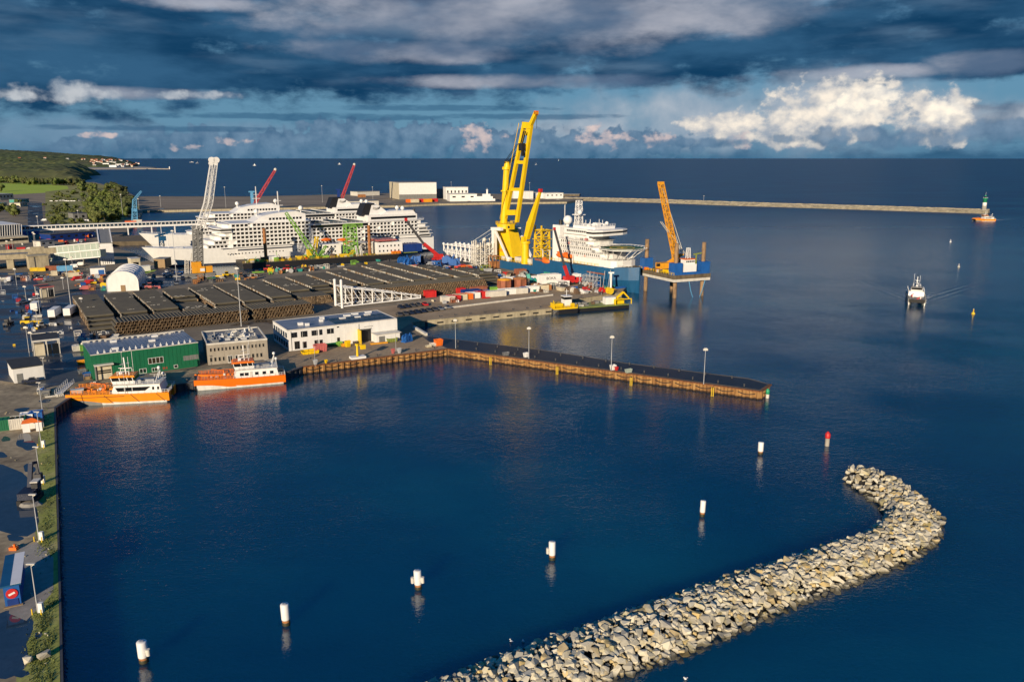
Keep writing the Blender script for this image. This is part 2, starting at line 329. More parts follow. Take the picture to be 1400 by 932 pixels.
# ---------------------------------------------------------------- camera, sun, sky
SUN_EL=15.0; SH=(0.33,0.945)           # shadows run right and away
def setup():
    cam=bpy.data.cameras.new('camera'); co=bpy.data.objects.new('camera',cam); COL.objects.link(co)
    co.location=(0,0,H); co.rotation_euler=(math.pi/2-PIT,0,0)
    cam.sensor_width=36; cam.lens=FPX/1400*36; cam.clip_start=1; cam.clip_end=300000; SC.camera=co
    s=bpy.data.lights.new('sun','SUN'); s.energy=5.0; s.angle=math.radians(.5); s.color=(1,.83,.61)
    so=bpy.data.objects.new('sun',s); COL.objects.link(so); so.location=(-200,-300,200)
    e=math.radians(SUN_EL); L=math.hypot(*SH); d=Vector((SH[0]/L*math.cos(e),SH[1]/L*math.cos(e),-math.sin(e)))
    so.rotation_euler=d.to_track_quat('-Z','Y').to_euler()
    w=bpy.data.worlds.new('World'); SC.world=w; w.use_nodes=True; nt=w.node_tree; nt.nodes.clear()
    out=nt.nodes.new('ShaderNodeOutputWorld'); bg=nt.nodes.new('ShaderNodeBackground'); nt.links.new(bg.outputs[0],out.inputs[0])
    sky=nt.nodes.new('ShaderNodeTexSky'); sky.sky_type='NISHITA'; sky.sun_disc=False; sky.sun_elevation=e
    sky.sun_rotation=math.atan2(-SH[0],-SH[1]); sky.air_density=1; sky.dust_density=.3; sky.ozone_density=3
    STR=.1
    bg.inputs['Strength'].default_value=STR
    g=coord(nt,'Generated'); sp=nt.nodes.new('ShaderNodeSeparateXYZ'); nt.links.new(g,sp.inputs[0])
    az=math_n(nt,'ARCTAN2',sp.outputs[0],sp.outputs[1]); el=math_n(nt,'ARCSINE',sp.outputs[2])
    D=180/math.pi
    azd=math_n(nt,'MULTIPLY',az,D); eld=math_n(nt,'MULTIPLY',el,D)
    cb=nt.nodes.new('ShaderNodeCombineXYZ'); nt.links.new(azd,cb.inputs[0]); nt.links.new(eld,cb.inputs[1]); ae=cb.outputs[0]
    def C(r,g_,b_): return tuple(x/STR for x in lin((r/255,g_/255,b_/255)))
    # clear air: the physical sky, deep blue by the polariser the photograph shows
    base=mixc(nt,1.0,sky.outputs[0],(.3,.6,.85),'MULTIPLY')
    lowf=ramp(nt,math_n(nt,'MULTIPLY_ADD',eld,1/20,0,clamp=True),[(0,(1,1,1)),(.5,(.8,.8,.8)),(.8,(0,0,0))])
    clear=mixc(nt,lowf,base,C(88,128,154))
    def N(scale,det,rough,sx,off=(0,0,0)):
        mp=nt.nodes.new('ShaderNodeMapping'); mp.inputs['Scale'].default_value=sx; mp.inputs['Location'].default_value=off
        nt.links.new(ae,mp.inputs[0]); n=nt.nodes.new('ShaderNodeTexNoise'); n.inputs['Scale'].default_value=scale
        n.inputs['Detail'].default_value=det; n.inputs['Roughness'].default_value=rough; nt.links.new(mp.outputs[0],n.inputs[0]); return n.outputs['Fac']
    def smooth(x,a,b_):
        mr=nt.nodes.new('ShaderNodeMapRange'); mr.interpolation_type='SMOOTHSTEP'; nt.links.new(x,mr.inputs[0])
        mr.inputs[1].default_value=a; mr.inputs[2].default_value=b_; return mr.outputs[0]
    def pix(px,py):
        u=(px-700)/FPX; v=(466-py)/FPX; d=Vector((u,CP+v*SP,-SP+v*CP)).normalized()
        return math.degrees(math.atan2(d.x,d.y)),math.degrees(math.asin(d.z))
    def ell(px,py,rx,ry):
        """soft bump 1 at the centre, 0 at the rim, of a cloud region given by its direction"""
        a,e_=pix(px,py); ax=pix(px+rx,py)[0]-a; ey=pix(px,py-ry)[1]-e_
        dx=math_n(nt,'MULTIPLY',math_n(nt,'SUBTRACT',azd,a),1/ax); dy=math_n(nt,'MULTIPLY',math_n(nt,'SUBTRACT',eld,e_),1/ey)
        r2=math_n(nt,'ADD',math_n(nt,'MULTIPLY',dx,dx),math_n(nt,'MULTIPLY',dy,dy))
        return math_n(nt,'SUBTRACT',1,r2)
    def union(ms):
        r=ms[0]
        for k in ms[1:]: r=math_n(nt,'MAXIMUM',r,k)
        return r
    # dark cloud deck
    nA=N(.16,6,.55,(.55,2.0,1)); nB=N(.42,6,.58,(.6,1.3,1),(3,1,0)); nC=N(.95,8,.62,(.7,1,1),(7,2,0)); nD=N(.3,5,.5,(.3,1.6,1),(1,9,0))
    gap=union([ell(560,172,460,44),ell(900,155,360,44),ell(1330,125,180,20),ell(1050,185,460,32),ell(60,178,150,28)])
    deck=math_n(nt,'ADD',math_n(nt,'MULTIPLY',math_n(nt,'MAXIMUM',gap,-.6),-.62),math_n(nt,'MULTIPLY',math_n(nt,'SUBTRACT',nB,.5),2.6))
    deckf=smooth(deck,-.45,.25)
    dkcol=mixc(nt,smooth(nA,.35,.65),C(14,54,86),C(46,86,118))
    dkcol=mixc(nt,smooth(nD,.5,.75),dkcol,C(74,102,128))
    lowdk=ramp(nt,math_n(nt,'MULTIPLY_ADD',eld,1/30,0,clamp=True),[(0,(0,0,0)),(.45,(0,0,0)),(1,(1,1,1))])
    dkcol=mixc(nt,lowdk,dkcol,C(12,80,136))
    skyc=mixc(nt,deckf,clear,dkcol)
    # broad pale grey sheets high up
    nF=N(.16,5,.5,(.5,1.3,1),(2,4,0)); nG=N(.34,8,.6,(.5,1.25,1),(6,1,0))
    hi=union([ell(620,20,330,52),ell(760,30,190,55),ell(290,4,120,16),ell(960,20,210,40),ell(1000,-10,200,40),ell(1360,84,110,20),ell(1180,98,130,12),ell(740,112,280,12),ell(215,128,130,10),ell(560,70,210,20)])
    hif=smooth(math_n(nt,'ADD',hi,math_n(nt,'MULTIPLY',math_n(nt,'SUBTRACT',nG,.5),2.6)),-.1,1.15)
    hicol=mixc(nt,smooth(nF,.38,.62),C(80,100,126),C(162,164,174))
    skyc=mixc(nt,math_n(nt,'MULTIPLY',hif,.85),skyc,hicol)
    # heaped cumulus, lit from behind the viewer's left shoulder
    def heap(ms,bright,shade,thr,soft,nscale,seed,namp=2.7,relief=(.5,-.7),gain=1.7,amount=1.0,stretch=1.0,rough=.52):
        n1=N(nscale*.62,7,rough,(1,1.25*stretch,1),(seed,seed*.7,0)); n2=N(nscale*.62,5,rough,(1,1.25*stretch,1),(seed+relief[0],seed*.7+relief[1],0))
        u=union(ms); d=math_n(nt,'ADD',u,math_n(nt,'MULTIPLY',math_n(nt,'SUBTRACT',n1,.5),namp))
        f=smooth(d,thr,thr+soft)
        rel=math_n(nt,'MULTIPLY_ADD',math_n(nt,'SUBTRACT',n1,n2),gain,.42,clamp=True)
        rel=math_n(nt,'MULTIPLY_ADD',u,.3,rel,clamp=True)
        return math_n(nt,'MULTIPLY',f,amount),mixc(nt,rel,shade,bright)
    layers=[
     # hazy grey bank behind the bright heaps, and low haze along the horizon
     ([ell(960,160,230,52),ell(1120,160,230,62),ell(800,182,150,30),ell(1300,170,120,44),ell(1400,165,60,30)],C(170,176,184),C(104,130,154),-.3,1.5,.45,11,.85,.8,2.4),
     ([ell(100,186,190,30),ell(330,190,120,26)],C(120,142,164),C(84,114,140),-.2,1.3,.5,15,.6,.7,2.4),
     ([ell(380,200,260,26),ell(560,194,170,30),ell(480,180,90,20),ell(700,198,90,30),ell(840,200,120,26)],C(104,130,154),C(44,82,114),.0,.45,1.5,21,.92,.8,3.8),
     ([ell(655,188,40,24),ell(825,186,46,20),ell(905,190,42,12),ell(318,192,30,9),ell(255,202,26,7),ell(135,184,36,6),ell(1018,190,30,18),ell(1075,196,34,7)],C(206,186,180),C(92,118,146),.3,.9,1.8,33,.88,1,4.6),
     ([ell(1150,152,120,50),ell(1285,160,54,46),ell(1090,174,120,32),ell(1188,132,62,28),ell(1000,170,80,20)],C(234,222,205),C(104,128,154),.0,.6,1.25,47,.95,1,3.4),
     ([ell(1170,146,60,26),ell(1290,150,34,24),ell(1205,128,36,14)],C(246,234,214),C(176,180,186),.15,.8,1.6,49,.9,1,3.4),
     ([ell(1230,188,190,18),ell(1370,180,90,20),ell(1140,190,120,9),ell(960,196,120,8)],C(108,132,156),C(40,80,112),.1,.8,1.1,53,.85,.7,3.4),
     ([ell(95,126,80,20),ell(40,132,60,12),ell(250,130,80,8)],C(182,186,190),C(76,104,132),.1,1.0,1.1,67,.85,1,3.6),
    ]
    for ms,br,shd,th,so_,ns,sd,am,st,na in layers:
        f,cc=heap(ms,br,shd,th,so_,ns,sd,namp=na,amount=am,stretch=st); skyc=mixc(nt,f,skyc,cc)
    # thin dark bars across the gap
    bars=union([ell(430,160,260,7),ell(600,148,200,6),ell(720,160,180,6),ell(240,176,220,6)])
    nE=N(.8,6,.6,(.45,2.2,1),(5,5,0)); bf=smooth(math_n(nt,'ADD',bars,math_n(nt,'MULTIPLY',math_n(nt,'SUBTRACT',nE,.5),2.4)),.2,.9)
    skyc=mixc(nt,math_n(nt,'MULTIPLY',bf,.6),skyc,C(40,82,114))
    hz=ramp(nt,math_n(nt,'MULTIPLY_ADD',eld,1/2.0,0,clamp=True),[(0,(.55,.55,.55)),(.5,(.2,.2,.2)),(1,(0,0,0))])
    skyc=mixc(nt,hz,skyc,C(62,104,134))
    nt.links.new(skyc,bg.inputs['Color'])
    SC.view_settings.view_transform='Standard'; SC.view_settings.look='None'; SC.view_settings.exposure=.32; SC.view_settings.gamma=1
    SC.view_settings.use_curve_mapping=False
    SC.render.engine='CYCLES'; cy=SC.cycles; cy.use_denoising=True; cy.max_bounces=6; cy.diffuse_bounces=2; cy.glossy_bounces=3; cy.transmission_bounces=2
    cy.sample_clamp_indirect=3; cy.caustics_reflective=False; cy.caustics_refractive=False
setup()
# ================================================================ SETTING
mb=MB(); R=90000; n=96
mb.v=[(0,0,0)]+[(R*math.cos(i*2*math.pi/n),R*math.sin(i*2*math.pi/n),0) for i in range(n)]
mb.f=[(0,i+1,(i+1)%n+1) for i in range(n)]; mb.m=[0]*n
tag(mb.build('sea',M['sea']),kind='structure')
def sheet(name,poly,z,mat,depth=None,side=None):
    """flat ground sheet; with depth it also has vertical faces"""
    mb=MB(); pts=[(p[0],p[1]) for p in poly]
    if depth: mb.prism(pts,z-depth,z,1 if side else 0,0)
    else:
        n=len(pts); ar=sum(pts[i][0]*pts[(i+1)%n][1]-pts[(i+1)%n][0]*pts[i][1] for i in range(n))
        if ar<0: pts=pts[::-1]
        mb.add([(p[0],p[1],z) for p in pts],[tuple(range(n))])
    return tag(mb.build(name,[mat,side] if side else mat),kind='structure')
def px(*pts,z=2.5): return [at(a,b,z) for a,b in pts]
WL=[at(84,1010),at(74,557)]
quay=px((84,1010),(74,557),(98,541),(395,507),(413,501),(612,476.5),(1039.5,534.4),(1052.5,525),(1024,517),(857,496),(738,477.6),(582,459),(562,441),(584,437),(752,421),(754,413.5),(850,399),(856,393),(775,379.5),(692,367),(640,352),(612,346),(560,353),(470,361),(345,373),(270,380),(245,384),(232,366),(206,357),(182,345),(150,338),(150,330),(172,318),(190,300),(195,288))
quay+=px((540,281),(600,278.5),(680,277),(775,276),(800,272),(760,267),(600,263),(540,264),(350,268.5),(185,268.5),(168,258),(128,249))
quay+=[Vector((-1300,1500,2.5)),Vector((-3500,1700,2.5)),Vector((-3500,300,2.5)),Vector((-300,30,2.5)),Vector((-60,30,2.5))]
# land is cut into two plates so that each stays a simple outline
sheet('quay_ground',quay,2.5,M['yard_ground'],5.0,M['beige_concrete'])
Z=2.504
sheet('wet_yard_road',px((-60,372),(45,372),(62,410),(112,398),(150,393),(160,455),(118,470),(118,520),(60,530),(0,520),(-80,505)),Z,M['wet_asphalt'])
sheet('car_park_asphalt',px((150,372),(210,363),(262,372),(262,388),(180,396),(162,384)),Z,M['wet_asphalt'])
sheet('boat_quay_paving',px((78,556),(100,541),(395,507),(412,498),(368,492),(122,522),(60,530),(0,520),(-20,545),(-20,560)),Z,M['gravel'])
sheet('apron_paving',px((395,506),(413,500.4),(611,476),(575,460),(545,461),(396,481),(380,492)),Z+.004,M['apron_brown'])
sheet('gravel_yard',px((-60,560),(74,558),(76,700),(78,960),(-60,1010)),Z-.001,M['gravel'])
sheet('grass_verge',px((56,570),(73.4,562),(76,660),(80,790),(82.6,960),(40,985),(22,930),(28,880),(40,840),(70,810),(66,750),(52,742),(40,700),(58,660),(50,620)),Z+.003,M['verge'])
def blob(cx,cy,rx,ry,seed,n=28,z=2.5):
    random.seed(seed); ph=[random.uniform(0,6.28) for _ in range(4)]; o=[]
    for i in range(n):
        t=i*2*math.pi/n; k=1+.16*math.sin(2*t+ph[0])+.12*math.sin(3*t+ph[1])+.07*math.sin(5*t+ph[2])
        o.append(at(cx+rx*k*math.cos(t),cy+ry*k*math.sin(t),z))
    return o
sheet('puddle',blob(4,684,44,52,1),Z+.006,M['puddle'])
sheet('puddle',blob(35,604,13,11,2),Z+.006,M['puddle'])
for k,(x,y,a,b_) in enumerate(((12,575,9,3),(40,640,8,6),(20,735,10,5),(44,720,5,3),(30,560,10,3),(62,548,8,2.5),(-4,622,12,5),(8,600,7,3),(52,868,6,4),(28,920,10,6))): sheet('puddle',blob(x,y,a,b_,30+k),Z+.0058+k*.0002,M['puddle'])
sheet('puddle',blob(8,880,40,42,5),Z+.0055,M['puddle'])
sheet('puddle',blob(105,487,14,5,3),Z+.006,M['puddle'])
sheet('concrete_ramp',px((12,838),(28,748),(50,741),(66,755),(73,762),(73,808),(36,848)),Z+.01,M['slab_concrete'],.3)
sheet('road_strip',px((38,278),(57,277),(60,312),(38,312)),Z+.004,M['road_asphalt'])
sheet('lot_asphalt',px((0,266),(74,263),(76,279),(0,279)),Z+.003,M['far_gravel'])
sheet('pier_road',px((576,458.6),(738,478.4),(857,497),(1023,518),(1050.5,525.3),(1038.5,532.6),(612,475.3),(585,466)),Z+.008,M['pier_asphalt'])
sheet('container_quay_paving',px((545,452),(563,441),(584,437.6),(751,421.6),(753,414),(849,399.4),(854,393.6),(775,381),(692,369),(700,385),(560,415),(470,425),(540,438)),Z+.002,M['apron_brown'])
sheet('lawn_field',px((-20,268),(64,263.5),(94,258.5),(92,254.5),(40,249.5),(0,250.5),(-40,252)),Z+.004,M['lawn'])
sheet('lawn',px((184,373),(205,374),(214,369),(190,367)),Z+.008,M['lawn'])
sheet('scrub_ground',px((62,300),(62,262),(100,258),(172,262),(182,290),(160,308),(90,309)),Z+.005,M['scrub'])
sheet('scrub_ground',px((-60,249),(0,249),(100,246),(126,250),(165,259),(100,259),(60,255)),Z+.003,M['scrub'])
sheet('far_quay_gravel',px((190,285),(345,283),(440,281),(535,278),(535,266),(350,269.3),(188,269.3)),Z+.004,M['far_gravel'])
# grass tufts of the verge
random.seed(11); mb=MB()
vp=[(a,b) for a,b in((64,600),(66,640),(68,690),(66,720),(60,745),(56,850),(66,850),(70,880),(60,900),(50,930),(70,930),(72,830),(62,580),(45,890),(70,760))]
for cx,cy in vp:
    for k in range(260):
        q=at(cx+random.gauss(0,5),cy+random.gauss(0,14)); 
        lx=at(73+ (cy-557)*.022,cy).x
        if q.x>lx-.8: continue
        a=random.uniform(0,6.28); h=random.uniform(.1,.3); w=random.uniform(.05,.13)
        mb.add([(q.x-w*math.cos(a),q.y-w*math.sin(a),2.5),(q.x+w*math.cos(a),q.y+w*math.sin(a),2.5),(q.x+random.uniform(-.2,.2),q.y+random.uniform(-.2,.2),2.5+h)],[(0,1,2)])
tag(mb.build('grass',M['leaf']),kind='stuff')
# ---- sheet pile walls
def pile_wall(name,label,pts,mat,cap,z1=2.35,pitch=2.0,dp=.45,fender=0,capw=.8):
    t=thing(name,label,'wall'); mb=MB(); prof=[]
    for a,b in zip(pts,pts[1:]):
        a=Vector((a[0],a[1],0));b=Vector((b[0],b[1],0));d=b-a;L=d.length;d/=L; nrm=Vector((d.y,-d.x,0)); s=0;k=0
        while s<L:
            for f,o in((0,0),(.18,1),(.5,1),(.68,0)):
                if s+f*pitch<L: prof.append(a+d*(s+f*pitch)+nrm*(.05+dp*o))
            s+=pitch
    lo=[(p.x,p.y,-1.5) for p in prof]; hi=[(p.x,p.y,z1) for p in prof]; n=len(prof)
    mb.add(lo+hi,[(i,i+1,n+i+1,n+i) for i in range(n-1)])
    mb.build('piling',mat,t)
    mb=MB()
    for a,b in zip(pts,pts[1:]):
        a=Vector((a[0],a[1],2.42));b=Vector((b[0],b[1],2.42)); d=(b-a).normalized(); nn=Vector((d.y,-d.x,0))
        mb.beam(a+nn*.2,b+nn*.2,capw,.3)
    mb.build('capping_beam',cap,t)
    if fender:
        mb=MB()
        for a,b in zip(pts,pts[1:]):
            a=Vector((a[0],a[1],1.7));b=Vector((b[0],b[1],1.7)); d=b-a; L=d.length; d/=L; nn=Vector((d.y,-d.x,0)); s=1
            while s<L-5:
                for i in range(6):
                    p0=a+d*(s+i*.8)+nn*.6; p1=a+d*(s+i*.8+.8)+nn*.6
                    mb.cyl(p0-Vector((0,0,.5*math.sin(i/6*math.pi))),p1-Vector((0,0,.5*math.sin((i+1)/6*math.pi))),.13,n=5)
                s+=fender
        mb.build('fender_chain',M['rubber'],t)
    return t
def rustwall():
    m,nt,b=nodes('rusty_piling'); c=geopos(nt); sp=nt.nodes.new('ShaderNodeSeparateXYZ'); nt.links.new(c,sp.inputs[0])
    n=noise_n(nt,.6,5,.6,c,(1,1,.25)); base=ramp(nt,n,[(.3,(.12,.05,.016)),(.5,(.26,.13,.04)),(.72,(.4,.235,.085))])
    wet=ramp(nt,math_n(nt,'MULTIPLY_ADD',n,.35,math_n(nt,'MULTIPLY',sp.outputs[2],.5)),[(.3,(1,1,1)),(.48,(0,0,0))])
    base=mixc(nt,wet,base,(.03,.016,.008)); nt.links.new(base,b.inputs['Base Color']); b.inputs['Roughness'].default_value=.85; M['rusty_piling']=m
rustwall()
pile_wall('sheet_pile_wall','rusty corrugated sheet pile wall along the apron before the white building',[(p.x,p.y) for p in px((413,501),(612,476.5))],M['rusty_piling'],M['rust'],fender=6)
pile_wall('sheet_pile_wall','rusty corrugated sheet pile wall around the long bare finger pier',[(p.x,p.y) for p in px((612,476.5),(1039.5,534.4),(1052.5,525))],M['rusty_piling'],M['rust'],fender=6)
pile_wall('sheet_pile_wall','dark sheet pile wall below the grass verge with lamp posts',[(p.x,p.y) for p in px((84,1010),(74,557))][::1],M['black'],M['darkgray'],dp=.2,capw=.3)
pile_wall('sheet_pile_wall','dark sheet pile wall behind the two moored orange boats',[(p.x,p.y) for p in px((74,557),(98,541),(395,507),(413,501))],M['darkgray'],M['darkgray'],dp=.35)
# concrete quay wall of the container quay with dark fender slots
t=thing('quay_wall','pale concrete quay wall with dark fender openings below the containers','wall')
a=at(584,437);b=at(752,421); fr=Frame(a,math.degrees(math.atan2(b.y-a.y,b.x-a.x))); L=(b-a).length
mb=MB(); mb.box(0,-.5,-1.5,L+.6,.3,2.52); mb.box(0,-.62,1.9,L+.6,-.5,2.3)
o=mb.build('concrete_face',M['beige_concrete'],t)
t.location=(a.x,a.y,0); t.rotation_euler=(0,0,fr.a)
mb=MB()
for i in range(9): mb.box(4+i*6.2,-.66,.75,6.6+i*6.2,-.5,1.35)
mb.build('fender_slot',M['rubber'],t)
mb=MB(); mb.box(-9,-.4,-1.5,-.02,.3,2.45); mb.build('dark_end',M['darkgray'],t)
# ---- headland and far shore
def hill(name,X0,X1,Y0,Y1,nx,ny,hf,mat,kind,canopy=0):
    mb=MB();vs=[]
    for j in range(ny+1):
        for i in range(nx+1):
            x=X0+(X1-X0)*i/nx; y=Y0+(Y1-Y0)*j/ny; z=hf(x,y)
            if canopy and z>3: z+=canopy*(abs(noise.noise(Vector((x*.035,y*.035,0))))+.8*noise.noise(Vector((x*.09,y*.09,3)))+.6)
            vs.append((x,y,z))
    fs=[(j*(nx+1)+i,j*(nx+1)+i+1,(j+1)*(nx+1)+i+1,(j+1)*(nx+1)+i) for j in range(ny) for i in range(nx)]
    mb.add(vs,fs); return tag(mb.build(name,mat),kind=kind)
def sm(a,b,x):
    t=max(0,min(1,(x-a)/(b-a))); return t*t*(3-2*t)
# near wooded bluff (px 0..135, 228..245), at about 2.4 km
def hill1(x,y):
    edge=-.512*y+70*noise.noise(Vector((y*.004,2,0)))
    front=2330+50*noise.noise(Vector((x*.004,5,0)))
    k=sm(0,120,edge-x)*sm(0,90,y-front)
    return -3+k*(22+20*sm(0,700,y-2450)+7*noise.noise(Vector((x*.0025,y*.0025,0)))+14*sm(0,700,edge-x))
hill('headland_forest',-3300,-1050,2250,3900,200,130,hill1,M['forest'],'stuff',8)
# far ridge with the town
def hill2(x,y):
    edge=-.452*y+90*noise.noise(Vector((y*.002,8,0)))
    k=sm(0,200,edge-x)*sm(0,200,y-5450)
    up=sm(0,1500,edge-x)
    return -4+k*(10+72*up*sm(0,900,y-5500)+52*sm(0,420,edge-x)*sm(0,1100,y-5600)+14*noise.noise(Vector((x*.0015,y*.0015,2))))
hill('ridge_forest',-5900,-2350,5300,8200,190,110,hill2,M['forest'],'stuff',10)
# ---- foreground breakwater
I=[(470,965),(580,930),(700,885),(800,850),(900,815),(1000,782),(1100,752),(1165,737),(1204,716),(1211,697),(1193,680),(1168,663),(1154,652)]
O=[(760,965),(830,930),(885,912),(930,894),(1000,866),(1100,822),(1190,788),(1255,764),(1289,732),(1286,706),(1262,680),(1225,655),(1180,641),(1160,642)]
def resample(pts,n):
    L=[0]
    for a,b in zip(pts,pts[1:]): L.append(L[-1]+(b-a).length)
    out=[]
    for i in range(n+1):
        s=L[-1]*i/n
        for k in range(len(L)-1):
            if s<=L[k+1]+1e-9:
                out.append(pts[k].lerp(pts[k+1],(s-L[k])/max(1e-6,L[k+1]-L[k]))); break
    return out
NI=64
Ip=resample([at(a,b,.9) for a,b in I],NI); Op=resample([at(a,b,.2) for a,b in O],NI)
CREST=2.3
def prof(w): return max(-.6,CREST*(1-abs(w)**2.2)+.1)
mb=MB(); rings=[]
for i in range(NI+1):
    rings.append([tuple(Ip[i].lerp(Op[i],(w+1)/2).to_2d())+(prof(w)*.8-.7,) for w in(-1.05,-.8,-.5,-.2,.1,.4,.7,1.05)])
mb.loft(rings,closed=False,cap=False)
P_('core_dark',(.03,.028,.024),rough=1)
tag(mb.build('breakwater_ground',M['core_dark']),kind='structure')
def rock(seed,r=1.0):
    random.seed(seed); import bmesh
    bm=bmesh.new()
    sx,sy,sz=random.uniform(.85,1.4),random.uniform(.7,1.05),random.uniform(.5,.85)
    for i in range(13):
        v=Vector((random.gauss(0,1),random.gauss(0,1),random.gauss(0,1))).normalized()
        v=Vector([max(-.72,min(.72,q)) for q in v])*random.uniform(.9,1.1)
        bm.verts.new((v.x*sx*r,v.y*sy*r,v.z*sz*r))
    res=bmesh.ops.convex_hull(bm,input=bm.verts[:])
    bmesh.ops.delete(bm,geom=[g for g in set(res['geom_interior']+res['geom_unused']) if isinstance(g,bmesh.types.BMVert)],context='VERTS')
    bmesh.ops.dissolve_limit(bm,angle_limit=math.radians(14),verts=bm.verts[:],edges=bm.edges[:])
    bmesh.ops.recalc_face_normals(bm,faces=bm.faces[:])
    bm.verts.index_update()
    V=[v.co.copy() for v in bm.verts]; Fc=[tuple(v.index for v in f.verts) for f in bm.faces]; bm.free()
    return V,Fc
ROCKS=[rock(100+i) for i in range(16)]
rockmesh=[]
for V,Fc in ROCKS:
    b_=MB(); b_.add(V,Fc); rockmesh.append(b_.mesh('boulder',M['stone_single']))
random.seed(5); spots=[]
cen=[(Ip[i]+Op[i])/2 for i in range(NI+1)]
clen=[0]
for a,b in zip(cen,cen[1:]): clen.append(clen[-1]+(b-a).length)
s=0.0
ti=0
while s<clen[-1]:
    while ti<NI-1 and clen[ti+1]<s: ti+=1
    f=(s-clen[ti])/(clen[ti+1]-clen[ti]); ip=Ip[ti].lerp(Ip[ti+1],f); op=Op[ti].lerp(Op[ti+1],f); W=(op-ip).length
    nn=max(3,int(W/.93)); dvec=(cen[ti+1]-cen[ti]).normalized()
    for k in range(nn+1):
        w=-1.03+2.06*(k+random.uniform(-.35,.35))/nn
        q=ip.lerp(op,(w+1)/2)+dvec*random.uniform(-.5,.5)
        spots.append((q.x,q.y,prof(w)-.25+random.uniform(-.25,.3),random.choice([.38,.48,.58,.68,.78,.95])*random.uniform(.85,1.15)))
    s+=.95
endc=cen[-1]
spots.sort(key=lambda q:q[0]**2+q[1]**2)
def inview(x,y,z):
    fw=y*CP-(z-H)*SP; up=y*SP+(z-H)*CP
    X=700+FPX*x/fw; Y=466-FPX*up/fw
    return -5<X<1405 and Y<936
vis=[q for q in spots if inview(*q[:3])]; rest=[q for q in spots if not inview(*q[:3])]
random.seed(9)
def rrot():return (random.uniform(-.45,.45),random.uniform(-.45,.45),random.uniform(0,6.28))
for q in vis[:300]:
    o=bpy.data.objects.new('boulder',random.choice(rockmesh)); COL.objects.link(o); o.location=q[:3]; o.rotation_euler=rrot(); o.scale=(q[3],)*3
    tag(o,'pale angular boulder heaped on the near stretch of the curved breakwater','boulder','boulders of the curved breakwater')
mb=MB()
from mathutils import Euler
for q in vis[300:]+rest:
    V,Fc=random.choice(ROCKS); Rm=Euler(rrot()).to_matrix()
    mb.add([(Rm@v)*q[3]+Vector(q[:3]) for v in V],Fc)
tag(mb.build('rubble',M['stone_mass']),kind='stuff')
# ---- far mole with rubble slopes
t=thing('breakwater_mole','long low stone mole running out to the green and white lighthouse','breakwater')
mole=[at(a,b,3.0) for a,b in((770,271),(800,271.5),(900,274),(1000,277.5),(1100,280.5),(1200,283.5),(1300,286.5),(1352,288.2))]
mb=MB(); rings=[]
random.seed(3)
dense=resample(mole,150)
for i,c in enumerate(dense):
    d=(dense[min(i+1,150)]-dense[max(i-1,0)]).normalized(); nn=Vector((d.y,-d.x,0)); ring=[]
    hw=1.0
    for o,z in((16,-1),(10,1.6),(6.5,3.2),(2,3.4),(-2.5,3.4),(-3,4.6),(-6,4.7),(-13,-1)):
        j=random.uniform(-.5,.5); ring.append(tuple((c+nn*(o*hw+j)).to_2d())+(z+random.uniform(-.35,.35)*(1 if z>0 else 0),))
    rings.append(ring)
mb.loft(rings,closed=False); mb.build('rubble_slope',M['mole_stone'],t)
mb=MB()
for i in range(0,150):
    a,b=dense[i],dense[i+1]; d=(b-a).normalized(); nn=Vector((d.y,-d.x,0))
    if i%1==0: mb.beam(a+nn*0.2+Vector((0,0,.6)),b+nn*.2+Vector((0,0,.6)),4.6,.5)
mb.build('crown_path',M['slab_concrete'],t)
# ================================================================ PIPES
PF=Frame(at(125,457),33); ZG=2.5
def tube_mesh(n=14,L=11.2,R=.6):
    mb=MB(); ring=lambda y,r:[(r*math.cos(i*2*math.pi/n),y,r*math.sin(i*2*math.pi/n)) for i in range(n)]
    mb.loft([ring(.15,R),ring(L-.15,R)],0,cap=False,sm=True)
    mb.loft([ring(0,R-.12),ring(.15,R-.1),ring(.16,R)],1,cap=False); mb.loft([ring(0,R*.78),ring(0,R-.12)],1,cap=False)
    mb.loft([ring(1.6,R*.76),ring(0,R*.78)],1,cap=False)
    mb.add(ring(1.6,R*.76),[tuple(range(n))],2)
    return mb
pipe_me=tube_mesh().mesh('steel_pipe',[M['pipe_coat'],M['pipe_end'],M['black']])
D=1.28; slots=[]; random.seed(21)
x=7.8
cols=int((83-7.8)/D)
for k in range(4):
    for i in range(cols-(k%2)):
        slots.append((7.8+i*D+(D/2 if k%2 else 0),-6.2+random.uniform(-.25,.25),.62+k*D*.87,k))
gap=lambda xx: abs(xx-56)<1.0
slots=[q for q in slots if not gap(q[0])]
slots.sort(key=lambda q:(q[0]))
cnt=0; leftover=[]
for q in slots:
    if cnt<300:
        o=bpy.data.objects.new('steel_pipe',pipe_me); COL.objects.link(o); o.location=PF.w(q[0],q[1],ZG+q[2]); o.rotation_euler=(0,random.uniform(0,6),PF.a)
        tag(o,'black coated steel pipe with rusty open end in the bundles behind the green building','pipe','steel pipes with open rusty ends'); cnt+=1
    else: leftover.append(q)
